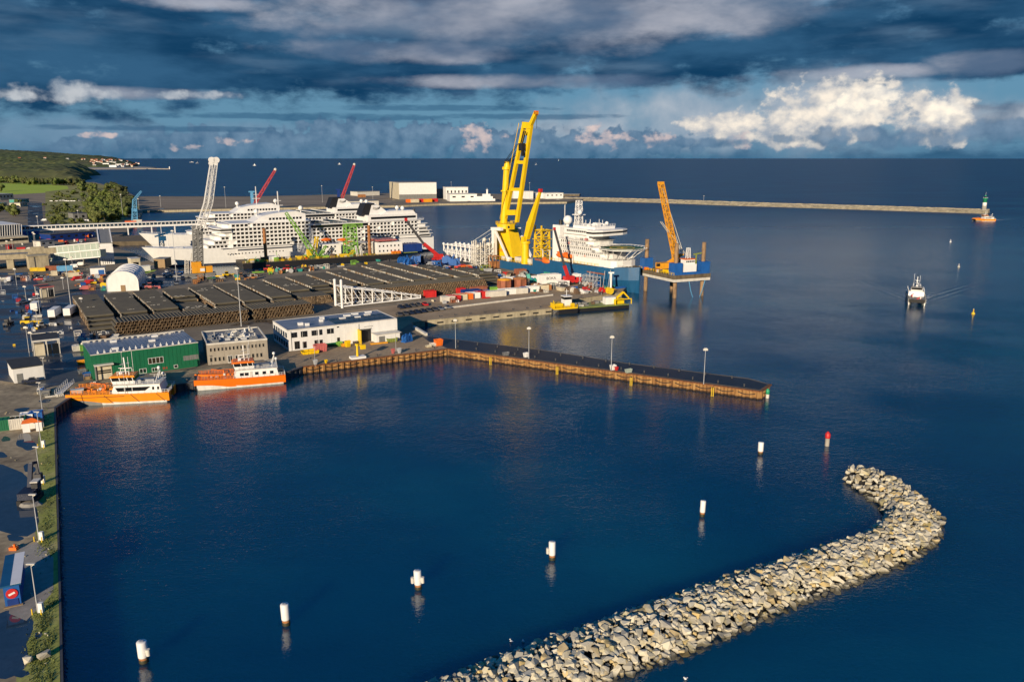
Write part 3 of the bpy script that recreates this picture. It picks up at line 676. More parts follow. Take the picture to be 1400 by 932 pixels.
# every other pipe of the yard, one mass
mass=MB()
def pipe_end_on(x,y,z,n=8,R=.6,L=11.2):
    ring=lambda yy,r:[(x+r*math.cos(i*2*math.pi/n),yy,z+r*math.sin(i*2*math.pi/n)) for i in range(n)]
    mass.loft([ring(y,R),ring(y+L,R)],0,cap=False,sm=True); mass.loft([ring(y,R*.72),ring(y,R)],1,cap=False); mass.loft([ring(y+1,R*.68),ring(y,R*.72)],1,cap=False)
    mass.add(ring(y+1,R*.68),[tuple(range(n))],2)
for q in leftover: pipe_end_on(*q[:3])
for k in range(5):
    for i in range(58-k):
        pipe_end_on(100+i*D+(D/2)*k,8+i*-.03+random.uniform(-.3,.3),.62+k*D*.87)
for k in range(3):
    for i in range(22-k): pipe_end_on(86+i*.62+(D/2)*k if False else 84+i*D*.5,16+random.uniform(-.3,.3),.62+k*D*.87)
def pipe_lying(x0,x1,y,z,n=7,R=.62,full=True):
    ang=[(-.15+1.3*i/(n-1))*math.pi for i in range(n)] if not full else [i*2*math.pi/n for i in range(n)]
    a=[(x0,y-R*math.cos(t),z+R*math.sin(t)) for t in ang]; b=[(x1,y-R*math.cos(t),z+R*math.sin(t)) for t in ang]
    mass.loft([a,b],0,closed=full,cap=False,sm=True)
    for xx,s in((x0,-1),(x1,1)):
        k=8; mass.add([(xx+s*.02,y+R*.92*math.cos(j*2*math.pi/k),z+R*.92*math.sin(j*2*math.pi/k)) for j in range(k)],[tuple(range(k)) if s>0 else tuple(range(k-1,-1,-1))],1 if random.random()<.7 else 3)
BL=[(0,5.5,70),(11.9,5.5,67),(23.6,6.5,69),(35.0,6.5,30),(35.6,33,66),(47.2,6.5,68),(58.6,6.5,70),(70.8,10,74),(83,22,74),(95.2,30,77),(107.4,25,80),(119.6,22,85),(131.8,21,92),(144,21,97),(156,20.5,102),(168,20.5,78),(180,20.5,58)]
caps=MB()
for bi,(x0,y0,y1) in enumerate(BL):
    w=9.4; lay=4 if bi not in(3,) else 3
    n=int((y1-y0)/D)
    for k in range(lay):
        for i in range(k*2//2,n-k):
            top=k==lay-1; frontstep=i<=k+1 or True
            if not top and 2<i-k*0.5<n-3-k and i>2+k: # buried pipes show only their ends
                continue
            yy=y0+i*D+D/2*k+(1.25*k if i<k*0+99 else 0); zz=.62+k*D*.87
            if yy>y1-.6*k: continue
            j=random.uniform(-.12,.12)
            pipe_lying(x0+j,x0+w+j,yy,zz,n=7 if top else 6)
    # closed ends of buried pipes as stacked discs on both flanks
    for k in range(lay-1):
        for i in range(n-k):
            yy=y0+i*D+D/2*k+1.25*k; zz=.62+k*D*.87
            if yy>y1-.6*k: continue
            for xx,s in((x0,-1),(x0+w,1)):
                kk=7; mass.add([(xx+s*random.uniform(-.1,.1),yy+.58*math.cos(j*2*math.pi/kk),zz+.58*math.sin(j*2*math.pi/kk)) for j in range(kk)],[tuple(range(kk)) if s>0 else tuple(range(kk-1,-1,-1))],1)
    mass.box(x0+.4,y0+6.5,0,x0+w-.4,y1-1.5-D*2,(lay-1)*D*.87,2)
    # white sealed pipe mouths along the upper left edge
    for i in range(0,n-lay+1):
        yy=y0+i*D+(D/2+1.25)*(lay-1); zz=.62+(lay-1)*D*.87
        if yy<y1-2 and random.random()<.6:
            kk=7; mass.add([(x0-.16,yy+.42*math.cos(j*2*math.pi/kk),zz+.42*math.sin(j*2*math.pi/kk)) for j in range(kk)],[tuple(range(kk-1,-1,-1))],3)
    # timber dunnage strips on the tops
    for k in range(random.randint(1,3)):
        yy=random.uniform(y0+6,y1-8)
        for q in range(random.randint(2,4)):
            xx=x0+random.uniform(.5,9); mass.box(xx,yy,.62+(lay-1)*D*.87+.62,xx+random.uniform(.5,1.4),yy+.35,.62+(lay-1)*D*.87+.72,3)
o=tag(mass.build('coated_pipes',[M['pipe_coat'],M['pipe_end'],M['black'],M['offwhite']]),kind='stuff')
o.location=(PF.o.x,PF.o.y,ZG); o.rotation_euler=(0,0,PF.a)
# ================================================================ BUILDINGS
def windows(t,lst,glass='glass',frame='white',name='window',side='front',d=0.06):
    """each window: frame strip with recessed pane; lst=(x0,z0,x1,z1,[mullions]) on plane y=0"""
    for w in lst:
        x0,z0,x1,z1=w[:4]; nm=w[4] if len(w)>4 else 1; mb=MB(); f=.1
        mb.box(x0,-d,z0,x1,.02,z0+f);mb.box(x0,-d,z1-f,x1,.02,z1);mb.box(x0,-d,z0+f,x0+f,.02,z1-f);mb.box(x1-f,-d,z0+f,x1,.02,z1-f)
        for k in range(nm): 
            xx=x0+(x1-x0)*(k+1)/(nm+1); mb.box(xx-.05,-d,z0+f,xx+.05,.02,z1-f)
        o=mb.build(name,M[frame],t); mb=MB(); mb.box(x0+f*.5,-.02,z0+f*.5,x1-f*.5,.01,z1-f*.5); mb.build('pane',M[glass],o)
def building(name,label,cat,o,ang,L,Dp,h,wall,roof,parapet=.35,side_mat=None):
    t=thing(name,label,cat,(o[0],o[1],o[2]),ang)
    mb=MB(); mb.box(0,0,-.2,L,Dp,h-.02); st=1.15 if wall=='green' else 4.85
    for i in range(1,int(L/st)+1): mb.box(i*st-.035,-.045,.1,i*st+.035,0,h-.3)
    for i in range(1,int(Dp/st)): mb.box(-.045,i*st-.035,.1,0,i*st+.035,h-.3); mb.box(L,i*st-.035,.1,L+.045,i*st+.035,h-.3)
    mb.box(-.05,-.05,.0,L+.05,0,.45)
    mb.build('wall',M[wall],t)
    mb=MB(); mb.box(-.02,-.02,h-.02,L+.02,Dp+.02,h+.12); r=mb.build('roof',M[roof],t)
    if parapet:
        mb=MB(); w=.25; z0=h-.05;z1=h+parapet
        mb.box(-.05,-.05,z0,L+.05,w,z1);mb.box(-.05,Dp-w,z0,L+.05,Dp+.05,z1);mb.box(-.05,w,z0,w,Dp-w,z1);mb.box(L-w,w,z0,L+.05,Dp-w,z1)
        mb.build('parapet',M['offwhite'],t)
    return t,r
def roof_kit(r,L,Dp,h,n,seed,pv=False):
    random.seed(seed)
    for k in range(n):
        mb=MB(); x=random.uniform(1.5,L-2.5); y=random.uniform(2,Dp-2); s=random.uniform(.5,1.3); mb.cb((x,y,h+.1),(s*1.5,s,random.uniform(.35,1.0)),0)
        mb.cyl((x+s*.3,y,h+.6),(x+s*.3,y,h+random.uniform(1.1,1.8)),.15,n=6,m=0)
        mb.build('roof_unit',M[random.choice(['galv','offwhite','white','steel'])],r)
# white hall
wa=at(395,480); t,r=building('white_hall','long white two storey harbour building with dark roof panels and open roller gate','building',(wa.x,wa.y,2.5),31,38.8,18.6,6.9,'white','roofblue',.25)
fr=Frame(wa,31)
def pw(*q):
    out=[]
    for a,b,c,d,*m in q:
        x0,z0=fr.p(a,d);x1,z1=fr.p(c,b); out.append((x0,max(.1,z0-2.5),x1,z1-2.5,*m))
    return out
windows(t,pw((398,454,406,462),(411.5,452,420,461),(426,451,434,459),(436.5,450,440.5,458,0),(447,448.5,456,456.5),(460.5,446,463.5,448,0)),frame='darkgray')
windows(t,pw((403,466,409.5,477.5),(414,466.5,419,476,0),(430,464.5,435,470,0),(437,464,441,470,0),(461,461,464.5,467,0)),frame='darkgray',name='door')
mb=MB(); 
for xx,zz in((.6,1.0),(.6,4.2)):
    for i in range(6): mb.box(-.06,1.2+i*2.9,zz,.02,3.1+i*2.9,zz+1.7)
mb.build('side_window',M['blueglass'],t)
x0,z0=fr.p(491,470);x1,z1=fr.p(507,449.5); z0=.05;z1-=2.5
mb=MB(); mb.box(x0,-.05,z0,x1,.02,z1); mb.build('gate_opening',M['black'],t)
mb=MB(); mb.box(x0-.4,-2.9,0,x0-.1,-.03,z1+.5); mb.build('gate_leaf',M['yellow'],t)
mb=MB(); mb.box(x0-.2,-.12,z1+.0,x1+.2,-.03,z1+.3); mb.build('gate_lintel',M['gray'],t)
x0,_=fr.p(508,470);
mb=MB(); mb.box(x0+.3,-4.2,0,x0+9,-.03,2.9); mb.build('lean_to',M['white'],t)
mb=MB(); mb.box(x0,-4.6,2.9,x0+9.4,-.03,3.1); mb.build('lean_to_roof',M['offwhite'],t)
mb=MB(); mb.box(x0+1.2,-4.26,.1,x0+3.4,-4.19,2.3); mb.build('lean_to_gate',M['gray'],t)
mb=MB(); mb.box(26.5,-.05,5.3,29.8,-.01,5.45);mb.box(26.3,-.05,4.0,27.6,-.01,4.15); mb.build('wall_lettering',M['gray'],t)
mb=MB(); mb.cyl((24.6,-.1,0),(24.6,-.1,6.6),.07,n=6); mb.cyl((1.0,-.1,0),(1,-.1,6.6),.07,n=6); mb.build('downpipe',M['gray'],t)
for i in range(22):
    mb=MB(); c=i%11; rr=i//11; mb.box(17+c*1.9,2.2+rr*5.5,7.05,18.6+c*1.9,6.2+rr*5.5,7.2); mb.build('solar_panel',M['blueglass'],r)
for i,(xx,yy,a_,b_) in enumerate(((24,13,2.4,1.1),(27.5,14.5,2.4,1.1),(21,9,2.2,1),(31,11,2.2,1),(26.5,8.3,2,1),(33,15.5,2.4,1),(5.5,6,1.6,1.4),(7.3,4,1.3,1.1),(13.5,8,1.2,1.2),(15,12,1.4,1.2))):
    mb=MB(); mb.box(xx,yy,7,xx+a_,yy+b_,7.55 if i<6 else 7.9); mb.build('skylight' if i<6 else 'roof_unit',M['white'],r)
# green hall
ga=at(128,520); t,r=building('green_hall','green clad boat hall with grey metal roof behind the nearest orange boat','building',(ga.x,ga.y,2.5),34.1,29.4,19,7.4,'green','roofblue',0)
fr=Frame(ga,34.1)
windows(t,pw((203,487,223,498,3)),frame='white',glass='warmglass'); windows(t,pw((251,484,271,493,1)),frame='gray',glass='gray')
windows(t,pw((191,503,200,511,1),(208,502,215,509,1),(238,498,243,503,0)),frame='white',name='door')
x0,_=fr.p(133,515);x1,_=fr.p(154,515)
mb=MB(); mb.box(x0,-.12,.02,x1,-.02,4.2); d=mb.build('roller_door',M['cream'],t); mb=MB(); mb.box(x0+.2,-.16,1.7,x1-.2,-.13,2.1);mb.box(x0+.2,-.16,2.3,x1-.2,-.13,2.7); mb.build('pane',M['glass'],d)
mb=MB(); mb.box(x0-.6,-1.6,4.3,x1+.5,-.02,4.65); mb.build('door_canopy',M['offwhite'],t)
mb=MB(); mb.box(x0-.5,-1.5,0,x0-.25,-1.3,4.3);mb.box(x0-.5,-.5,0,x0-.25,-.05,4.3); mb.build('canopy_post',M['gray'],t)
mb=MB()
for i in range(28):
    mb.box(.3+i*1.05,.2,7.5,.36+i*1.05,18.8,7.57)
mb.build('seam',M['roofblue'],r)
mb=MB(); mb.box(-.1,-.1,7.35,29.5,.15,7.6); mb.box(-.1,18.85,7.35,29.5,19.1,8.0); mb.build('eaves_trim',M['offwhite'],t)
random.seed(4)
for i in range(16):
    mb=MB(); xx=2+i*1.7; yy=.8+random.uniform(0,.6); mb.cb((xx,yy,7.5),(.5,.4,.5)); mb.cyl((xx,yy,8),(xx,yy,8.5),.1,n=6); mb.build('roof_vent',M['white'],r)
for i in range(18):
    mb=MB(); xx=1.5+i*1.55; yy=17.6+random.uniform(-.6,.6); mb.cb((xx,yy,7.5),(.55,.4,.6)); mb.build('roof_vent',M['offwhite'],r)
for xx,yy in((7,4),(18,9),(8,14.5),(20,15.5)):
    mb=MB(); mb.cb((xx,yy,7.5),(1.8,1,.6)); mb.build('roof_unit',M['white'],r)
# grey office
oa=at(285,499); t,r=building('grey_office','small grey office block with two rows of dark windows and crowded flat roof','building',(oa.x,oa.y,2.5),25,18,20,6.3,'taupe','roofgray',.5)
windows(t,[(.7+i*1.12,4.1,1.4+i*1.12,5.3,0) for i in range(15)],frame='taupe')
windows(t,[(.5+i*1.25,.9,1.3+i*1.25,2.3,0) for i in range(13) if i not in(4,5,6)],frame='taupe')
windows(t,[(5.8,.05,7.2,2.4,1),(8.0,.05,9.0,2.3,0)],frame='white',name='door')
roof_kit(r,18,20,6.3,34,6)
mb=MB()
for i in range(5): mb.path([(2+i*2.5,4,6.6),(2+i*2.5,12,6.6),(6+i*1.5,15,6.6)],.3)
mb.build('roof_duct',M['galv'],r)
# arched white tent hall
ta=at(147,399); tb=at(190,397); L=(tb-ta).length; fr=Frame(ta,math.degrees(math.atan2(tb.y-ta.y,tb.x-ta.x)))
t=thing('arched_tent_hall','white tent hall with rounded arched roof behind the pipe stacks','tent',(ta.x,ta.y,2.5),math.degrees(fr.a))
def arch(k,L,h0,h1): 
    pts=[(0,0)]+[(L/2-L/2*math.cos(math.pi*i/14),h0+(h1-h0)*math.sin(math.pi*i/14)**.9) for i in range(15)]+[(L,0)]
    return pts
A=arch(0,L,4.2,9.5); mb=MB(); rings=[[(x,y,z) for x,z in A] for y in (0,6,12,18,24,30)]
for i,rg in enumerate(rings):
    if i in(1,2,3,4): rings[i]=[(x,y,z*.985) for x,y,z in rg]
mb.loft(rings,0,closed=False,cap=False,sm=True); mb.build('fabric_cover',M['tarp'],t)
for y in(.05,29.7): mb=MB(); mb.sideprism(A,y,y+.15); mb.build('end_wall',M['white'],t)
for y in(0,6,12,18,24,30): mb=MB(); mb.path([(x,y,z+.06) for x,z in A],.22); mb.build('arch_rib',M['white'],t)
mb=MB(); mb.box(L*.43,-.06,0,L*.58,.03,2.9); mb.build('door',M['wood'],t)
# small buildings: generic hut
def hut(name,label,cat,pA,pB,dep,h,wall,roof,door=None,zb=2.5,gable=0,flat=True,extra=None,group=None,over=.25):
    a=at(*pA,zb);b=at(*pB,zb); L=(b-a).length; ang=math.degrees(math.atan2(b.y-a.y,b.x-a.x))
    t=thing(name,label,cat,(a.x,a.y,zb),ang,group)
    mb=MB(); mb.box(0,0,-.1,L,dep,h); mb.build('wall',M[wall],t)
    mb=MB()
    if gable: mb.loft([[(x,-over,h+.02),(x,dep/2,h+gable),(x,dep+over,h+.02),(x,dep/2,h-.05)] for x in(-over,L+over)],0)
    else: mb.box(-over,-over,h+.01,L+over,dep+over,h+.25)
    mb.build('roof',M[roof],t)
    if door:
        mb=MB()
        for d in door: mb.box(L*d[0],-.06,d[1],L*d[2],.03,d[3])
        mb.build('door',M[extra or 'gray'],t)
    return t,L,Frame(a,ang)
def win_strip(t,L,h,n,z0,z1,frame='white',glass='glass',m0=.06):
    w=L*(1-2*m0)/n
    windows(t,[(L*m0+i*w+w*.15,z0,L*m0+(i+1)*w-w*.15,z1,0) for i in range(n)],frame=frame,glass=glass)
hut('storage_shed','white storage shed with black flat roof beside the wet yard road','shed',(20,524),(61,518),12,4.2,'white','bitumen',[(.1,0,.3,2.6)])
hut('flat_annex','low white annex with a blue roller door in front of the tent hall','shed',(124,377),(144,376),8,4,'white','roofgray',[(.55,0,.95,3)],extra='blue')
hut('gate_house','small cream harbour gatehouse near the striped lawn','building',(181,371),(193,370),7,7,'cream','offwhite',[(.2,3.5,.8,5)],extra='glass')
hut('olive_shed','dark olive shed in the lee of the cruise ship bow','shed',(211,366),(226,366),9,5,'wood','roofgray')
hut('white_cabin','white site cabin beside the gatehouse','shed',(194,371),(206,370),3,2.7,'white','white')
# blue hut with emblem, foreground left
ka=at(3,800,5.9); kb=at(24.5,797,5.9); kc=at(10,759,5.9); dv=Vector((kc.x-ka.x,kc.y-ka.y,0)); KD=dv.length; ang=math.atan2(dv.y,dv.x)-math.pi/2
L=(kb-ka).length; t=thing('blue_kiosk','blue kiosk with blue and white striped roof and red round sign by the ramp','kiosk',(ka.x,ka.y,2.5),math.degrees(ang))
mb=MB(); mb.box(0,0,-.1,L,KD,3.1); mb.build('wall',M['blue'],t)
mb=MB(); mb.box(-.3,-.3,3.11,L+.3,KD+.3,3.36); mb.build('roof',M['hull_blue'],t)
mb=MB(); mb.box(L*.5,-.3,3.37,L+.32,KD+.3,3.4); mb.build('white_roof_half',M['tarp'],t)
mb=MB(); mb.cyl((L*.5,-.12,1.9),(L*.5,-.02,1.9),.75,n=20); s_=mb.build('round_sign',M['red'],t)
mb=MB(); mb.beam((L*.5-.4,-.15,1.75),(L*.5+.4,-.15,2.05),.05,.28);  mb.build('sign_emblem',M['white'],s_)
mb=MB(); mb.box(.3,-.1,.02,L-.3,-.02,1.0); mb.build('counter',M['deepblue'],t)
mb=MB(); mb.box(-.2,-.5,-.02,L+.2,-.05,.1); mb.build('step',M['wood'],t)
# white framed canopies in the yard
def canopy(name,label,p1,p2,dep,h,roof='offwhite',wall=None):
    a=at(*p1);b=at(*p2);L=(b-a).length; t=thing(name,label,'canopy',(a.x,a.y,2.5),math.degrees(math.atan2(b.y-a.y,b.x-a.x)))
    mb=MB(); mb.box(-.2,-.2,h,L+.2,.5,h+.5); mb.box(-.2,dep-.4,h,L+.2,dep,h+.5); mb.build('roof_beam',M[roof],t)
    mb=MB(); mb.box(0,.5,h+.1,L,dep-.4,h+.3); mb.build('roof',M['bitumen'],t)
    for x in(0,L*.5,L-.25):
        mb=MB(); mb.box(x,0,0,x+.25,.25,h); mb.box(x,dep-.3,0,x+.25,dep-.05,h); mb.build('post',M['offwhite'],t)
    mb=MB(); mb.box(.3,.1,0,L*.42,3,h*.8); mb.build('cabin',M['cream'],t)
    mb=MB(); mb.box(L*.45,.05,.1,L*.68,.12,h*.75); mb.box(L*.72,.05,.1,L-.3,.12,h*.75); mb.build('glazing',M['glass'],t)
    return t
canopy('vehicle_canopy','white framed checkpoint canopy in the wet yard near lime skips',(47,487),(83,483),13,4.6)
canopy('vehicle_canopy','grey checkpoint canopy with pink edge in the middle of the yard',(57,407),(75,405),9,4.4,'pink_red')
# container / crates builder
def container_mesh(L=6.06,W=2.44,Hh=2.6):
    mb=MB(); mb.box(0,.06,.15,L,W-.06,Hh-.1)
    n=int(L/.5)
    for i in range(n): 
        x=.15+i*(L-.3)/n; mb.box(x,0.0,.25,x+.22,.06,Hh-.2); mb.box(x,W-.06,.25,x+.22,W,Hh-.2)
    for i in range(4): mb.box(-.05,.2+i*.56,.2,0,.45+i*.56,Hh-.15)
    for y in(0,W-.14):
        for x in(-.06,L-.08): mb.box(x,y-.02,0,x+.14,y+.16,Hh)
        mb.box(-.05,y-.01,Hh-.14,L+.05,y+.15,Hh+.02); mb.box(-.05,y-.01,0,L+.05,y+.15,.16)
    for i in range(n//2): 
        x=.3+i*(L-.4)/(n//2); mb.box(x,.15,Hh-.1,x+.25,W-.15,Hh-.05)
    return mb
CM={}
def container(pxy,mat,label,ang=30,L=6.06,Hh=2.6,z=2.5,anchor='l',name='container',group='shipping containers on the quays',W=2.44):
    k=(L,Hh,W)
    if k not in CM:
        CM[k]=container_mesh(L,W,Hh).mesh('container',M['white'])
    P=at(*pxy,z) if not isinstance(pxy,Vector) else pxy
    o=bpy.data.objects.new(name,CM[k]); COL.objects.link(o); o.location=P; o.rotation_euler=(0,0,math.radians(ang))
    o.material_slots[0].link='OBJECT'; o.material_slots[0].material=M[mat]
    return tag(o,label,'container',group)
# ================================================================ SHIPS
def hull(L,B,dk,xb,Lb,levels,bowpow=.6,stern=.93,n=26,sheer=2.0):
    """returns rings of a ship hull; x=0 bow at waterline, +x aft; near side y=-B/2"""
    rings=[]
    for i in range(n+1):
        s=(i/n)**1.5; ring=[]; half=[]
        for z in levels:
            zz=z
            x0=xb*(max(z,0)/dk); x=x0+s*(L-x0)
            if z==levels[-1]: zz=z+sheer*max(0,1-s*3.2)**2
            d=(x-x0)/Lb; flare=.72+.28*(max(z,0)/dk)
            hb=B/2*min(1,max(0,d))**bowpow if d<1 else B/2
            if d<1: hb*=flare+(1-flare)*min(1,d)
            e=(L-x)/ (L*.14)
            if e<1: hb*=stern+(1-stern)*e
            half.append((x,max(hb,.04),zz))
        ring=[(x,-h,z) for x,h,z in half]+[(x,h,z) for x,h,z in reversed(half)]
        rings.append(ring)
    return rings
def add_hull(mb,rings,nl,mats,deckm):
    m=len(rings[0])
    mb.loft(rings,0,closed=True,cap=True,mf=lambda k: (mats[k] if k<nl-1 else (deckm if k==nl-1 else (mats[m-2-k] if k<m-1 else mats[0]))))
    # vertical seam orientation is not important
def cruise_ship(label,loc,ang):
    t=thing('cruise_ship',label,'cruise ship',loc,ang,'white cruise ships at the berth')
    L=178;B=25;dk=10.4
    mb=MB(); lv=[-2,1.3,5,10.4]; R_=hull(L,B,dk,-13,50,lv,.62,sheer=2.6); add_hull(mb,R_,4,[1,0,0],0); h=mb.build('hull',[M['ship_white'],M['navy']],t)
    mb=MB(); random.seed(1)
    for i in range(60):
        x=34+i*2.15
        if random.random()<.85: mb.cyl((x,-12.53,6.9),(x,-12.4,6.9),.42,n=8)
    mb.build('portholes',M['glass'],h)['kind']='stuff'
    mb=MB(); mb.box(30,-12.56,10.2,176,-12.45,10.55); mb.box(40,-12.58,8.6,75,-12.45,9.4); mb.build('rubbing_strake',M['navy'],h)
    # superstructure body, dark behind the balconies
    mb=MB(); y0=-11.4;y1=11.4
    mb.box(36,y0,10.4,88,y1,25.2); mb.box(88,y0,10.4,128,y1,20.3); mb.box(128,y0,10.4,168,y1,22.6)
    mb.build('superstructure',M['ship_white'],t)
    # stepped front with bridge
    mb=MB()
    steps=[(20,36,10.4,12.9,10),(24,36,12.9,15.4,10.6),(28,36,15.4,17.9,11),(31,36,17.9,20.3,11.2),(28,37,20.3,22.8,13.2),(33,37,22.8,25.2,11)]
    for a,b,z0,z1,w in steps: mb.prism([(a+2.5,-w),(b,-w),(b,w),(a+2.5,w),(a,w*.55),(a,-w*.55)],z0,z1-.25)
    mb.build('forward_decks',M['ship_white'],t)
    mb=MB()
    for a,b,z0,z1,w in steps: mb.prism([(a-.6+2.5,-w-.7),(b,-w-.7),(b,w+.7),(a-.6+2.5,w+.7),(a-.7,w*.55),(a-.7,-w*.55)],z1-.25,z1)
    mb.build('deck_edge',M['white'],t)
    mb=MB(); a,b,z0,z1,w=steps[4]; mb.prism([(a-.06+2.5,-w-.06),(b,-w-.06),(b,w+.06),(a-.06+2.5,w+.06),(a-.06,w*.55),(a-.06,-w*.55)],z0+.9,z0+1.8)
    mb.build('bridge_window',M['glass'],t)
    mb=MB()
    for a,b,z0,z1,w in steps[:4]:
        for i in range(5): mb.box(a+3.2+i*2.4,-w-.05,z0+.6,a+4.9+i*2.4,-w+.02,z0+1.8) if a+5+i*2.4<b else None
    mb.build('forward_window',M['glass'],t)
    # balconies
    bm=MB(); cw=2.6;ch=2.45
    bm.box(0,-1.1,0,cw,0,.28,0); bm.box(0,-1.1,.28,.5,0,ch,0); bm.box(.5,-.03,.28,cw,0,ch,1); bm.box(.5,-1.08,.28,cw,-1.02,.72,0); bm.box(.5,-1.1,ch-.3,cw,0,ch,0)
    bme=bm.mesh('balcony',[M['ship_white'],M['glass']])
    cells=[]
    for x0,x1,nr,zb in((37,88,6,10.5),(88.4,128,4,10.5),(128.5,166,4,12.6)):
        n=int((x1-x0)/cw)
        for r_ in range(nr):
            for i in range(n):
                if random.random()<.97: cells.append((x0+i*cw,zb+r_*ch if zb<12 else zb+r_*2.4))
    cells.sort(key=lambda q:q[0]); rest=MB()
    for i,(x,z) in enumerate(cells):
        if i<100:
            o=bpy.data.objects.new('balcony',bme); COL.objects.link(o); o.parent=t; o.location=(x,y0,z)
        else: rest.add([(v[0]+x,v[1]+y0,v[2]+z) for v in bm.v],bm.f,0); rest.m[-len(bm.m):]=bm.m
    o=rest.build('balcony_rows',[M['ship_white'],M['glass']],t); o['kind']='stuff'
    # window band and open pool deck amidships
    mb=MB(); mb.box(89,-11.6,20.4,128,11.6,22.2); mb.build('window_band',M['glass'],t)
    mb=MB(); mb.box(88,-12.4,22.2,129,12.4,22.7); mb.box(37,-12.2,25.2,88.5,12.2,25.5); mb.box(128,-12.4,22.6,170,12.4,23); mb.build('top_deck',M['ship_white'],t)
    mb=MB()
    for x in(91,103,115): mb.sideprism([(x,22.7),(x+10.5,22.7),(x+10.5,23.4),(x,25.2)],-9,6)
    mb.build('pool_roof',M['blueglass'],t)
    mb=MB()
    for x in(91,103,115): mb.beam((x-.1,-9.2,25.3),(x+10.7,-9.2,23.5),.5); mb.beam((x-.1,-9.2,25.3),(x-.1,6.2,25.3),.5)
    mb.build('pool_roof_frame',M['white'],t)
    # forward house with sloping front, domes
    mb=MB(); mb.sideprism([(52,25.5),(86,25.5),(86,29.6),(80,31.6),(66,30.6),(58,29.2)],-8,8); mb.build('forward_lounge',M['ship_white'],t)
    mb=MB(); 
    for i in range(10): mb.box(62+i*2.2,-8.06,26.4,63.5+i*2.2,-7.95,27.8)
    mb.build('lounge_window',M['glass'],t)
    mb=MB(); mb.box(129,-10,23,166,10,26.8); mb.sideprism([(140,26.8),(166,26.8),(164,29.2),(146,29.2)],-8,8); mb.build('aft_house',M['ship_white'],t)
    mb=MB(); mb.box(131,-10.06,24,165,-9.95,25.6); mb.build('aft_window_band',M['glass'],t)
    mb=MB(); mb.sideprism([(126,26.5),(134,26.5),(136.5,34.5),(129.5,34.5)],-4.6,4.6); mb.build('funnel_casing',M['black'],t)
    mb=MB(); mb.sideprism([(132,26.6),(148,26.6),(139,33.4),(134.2,33.4)],-4.9,4.9); f=mb.build('funnel',M['ship_white'],t)
    mb=MB()
    for k in range(3):
        mb.path([(134.8+.2*k+i*.75,-4.98,30.2+.55*k+.7*((i-3.2)/3.2)**2) for i in range(8)],.22)
    mb.build('funnel_emblem',M['darkgray'],f)
    for x,y,z,r_ in((154,-3,31,1.5),(158,-3.5,30.6,1.5),(84,-5,33,1.7),(57,2,31.6,1.5)):
        mb=MB(); mb.sph((x,y,z),r_,10); mb.cyl((x,y,z-3.2),(x,y,z-r_*.8),.4,n=6); mb.build('radar_dome',M['white'],t)
    mb=MB(); mb.beam((71,0,30),(71,0,44),.5); mb.beam((68,0,35),(74,0,35),.3); mb.beam((69,0,38),(73,0,38),.25); mb.build('mast',M['white'],t)
    # stern terraces
    mb=MB()
    for i,(x1,z) in enumerate(((177,12.9),(176,15.3),(174.5,17.7),(173,20.1))):
        mb.box(166,-11.6,z-2.4,x1-1.5,11.6,z-.3); mb.box(166,-12.4,z-.3,x1,12.4,z)
    mb.build('stern_terrace',M['ship_white'],t)
    mb=MB()
    for x,z in((177,12.9),(176,15.3),(174.5,17.7)): mb.box(166.5,-11.67,z-1.9,x-2,-11.55,z-.9)
    mb.build('stern_window',M['glass'],t)
    mb=MB()
    for i in range(3):
        x=96+i*14; mb.loft([[(x+9*k/5,-13.6+.2*math.sin(a_),12.4+1.1*(math.sin(math.pi*k/5)**.5+.01)*math.sin(a_)*1) if False else (x+9*k/5,-12.6-1.1*math.cos(a_)*(math.sin(math.pi*(k+.3)/5.6)**.5),9.2+1.2*math.sin(a_)*(math.sin(math.pi*(k+.3)/5.6)**.5)) for a_ in [j*math.pi/4 for j in range(8)]] for k in range(6)],0)
    mb.build('tender_boat',M['orange'],t)
    mb=MB(); mb.rail([(-11,-1,12.9),(20,-9.5,10.6)],1.1,.09,step=3); mb.rail([(88,-12.3,22.7),(128,-12.3,22.7)],1.1,.08,step=3); mb.rail([(128,-12.3,23),(170,-12.3,23)],1.1,.08,step=3); mb.build('railing',M['white'],t)
    mb=MB(); mb.box(6,-3,10.6,10,3,11.9); mb.box(12,-5,10.5,14,5,11.3); mb.cyl((2,0,11),(2,0,19),.18,n=6); mb.build('foredeck_gear',M['white'],t)
    return t
s1=at(232,367.5,0)
# centre line lies half a beam behind the near side
def off(P,ang,d): a=math.radians(ang); return (P.x-d*math.sin(a),P.y+d*math.cos(a),0)
c1=cruise_ship('large white cruise ship with many balconies lying nearest behind the pipe yard',off(s1,33.5,9),33.5)
s2=at(222,344,0)
dup(c1,loc=off(s2,32,10),ang=32,label='large white cruise ship berthed farther back, half hidden by the other one')
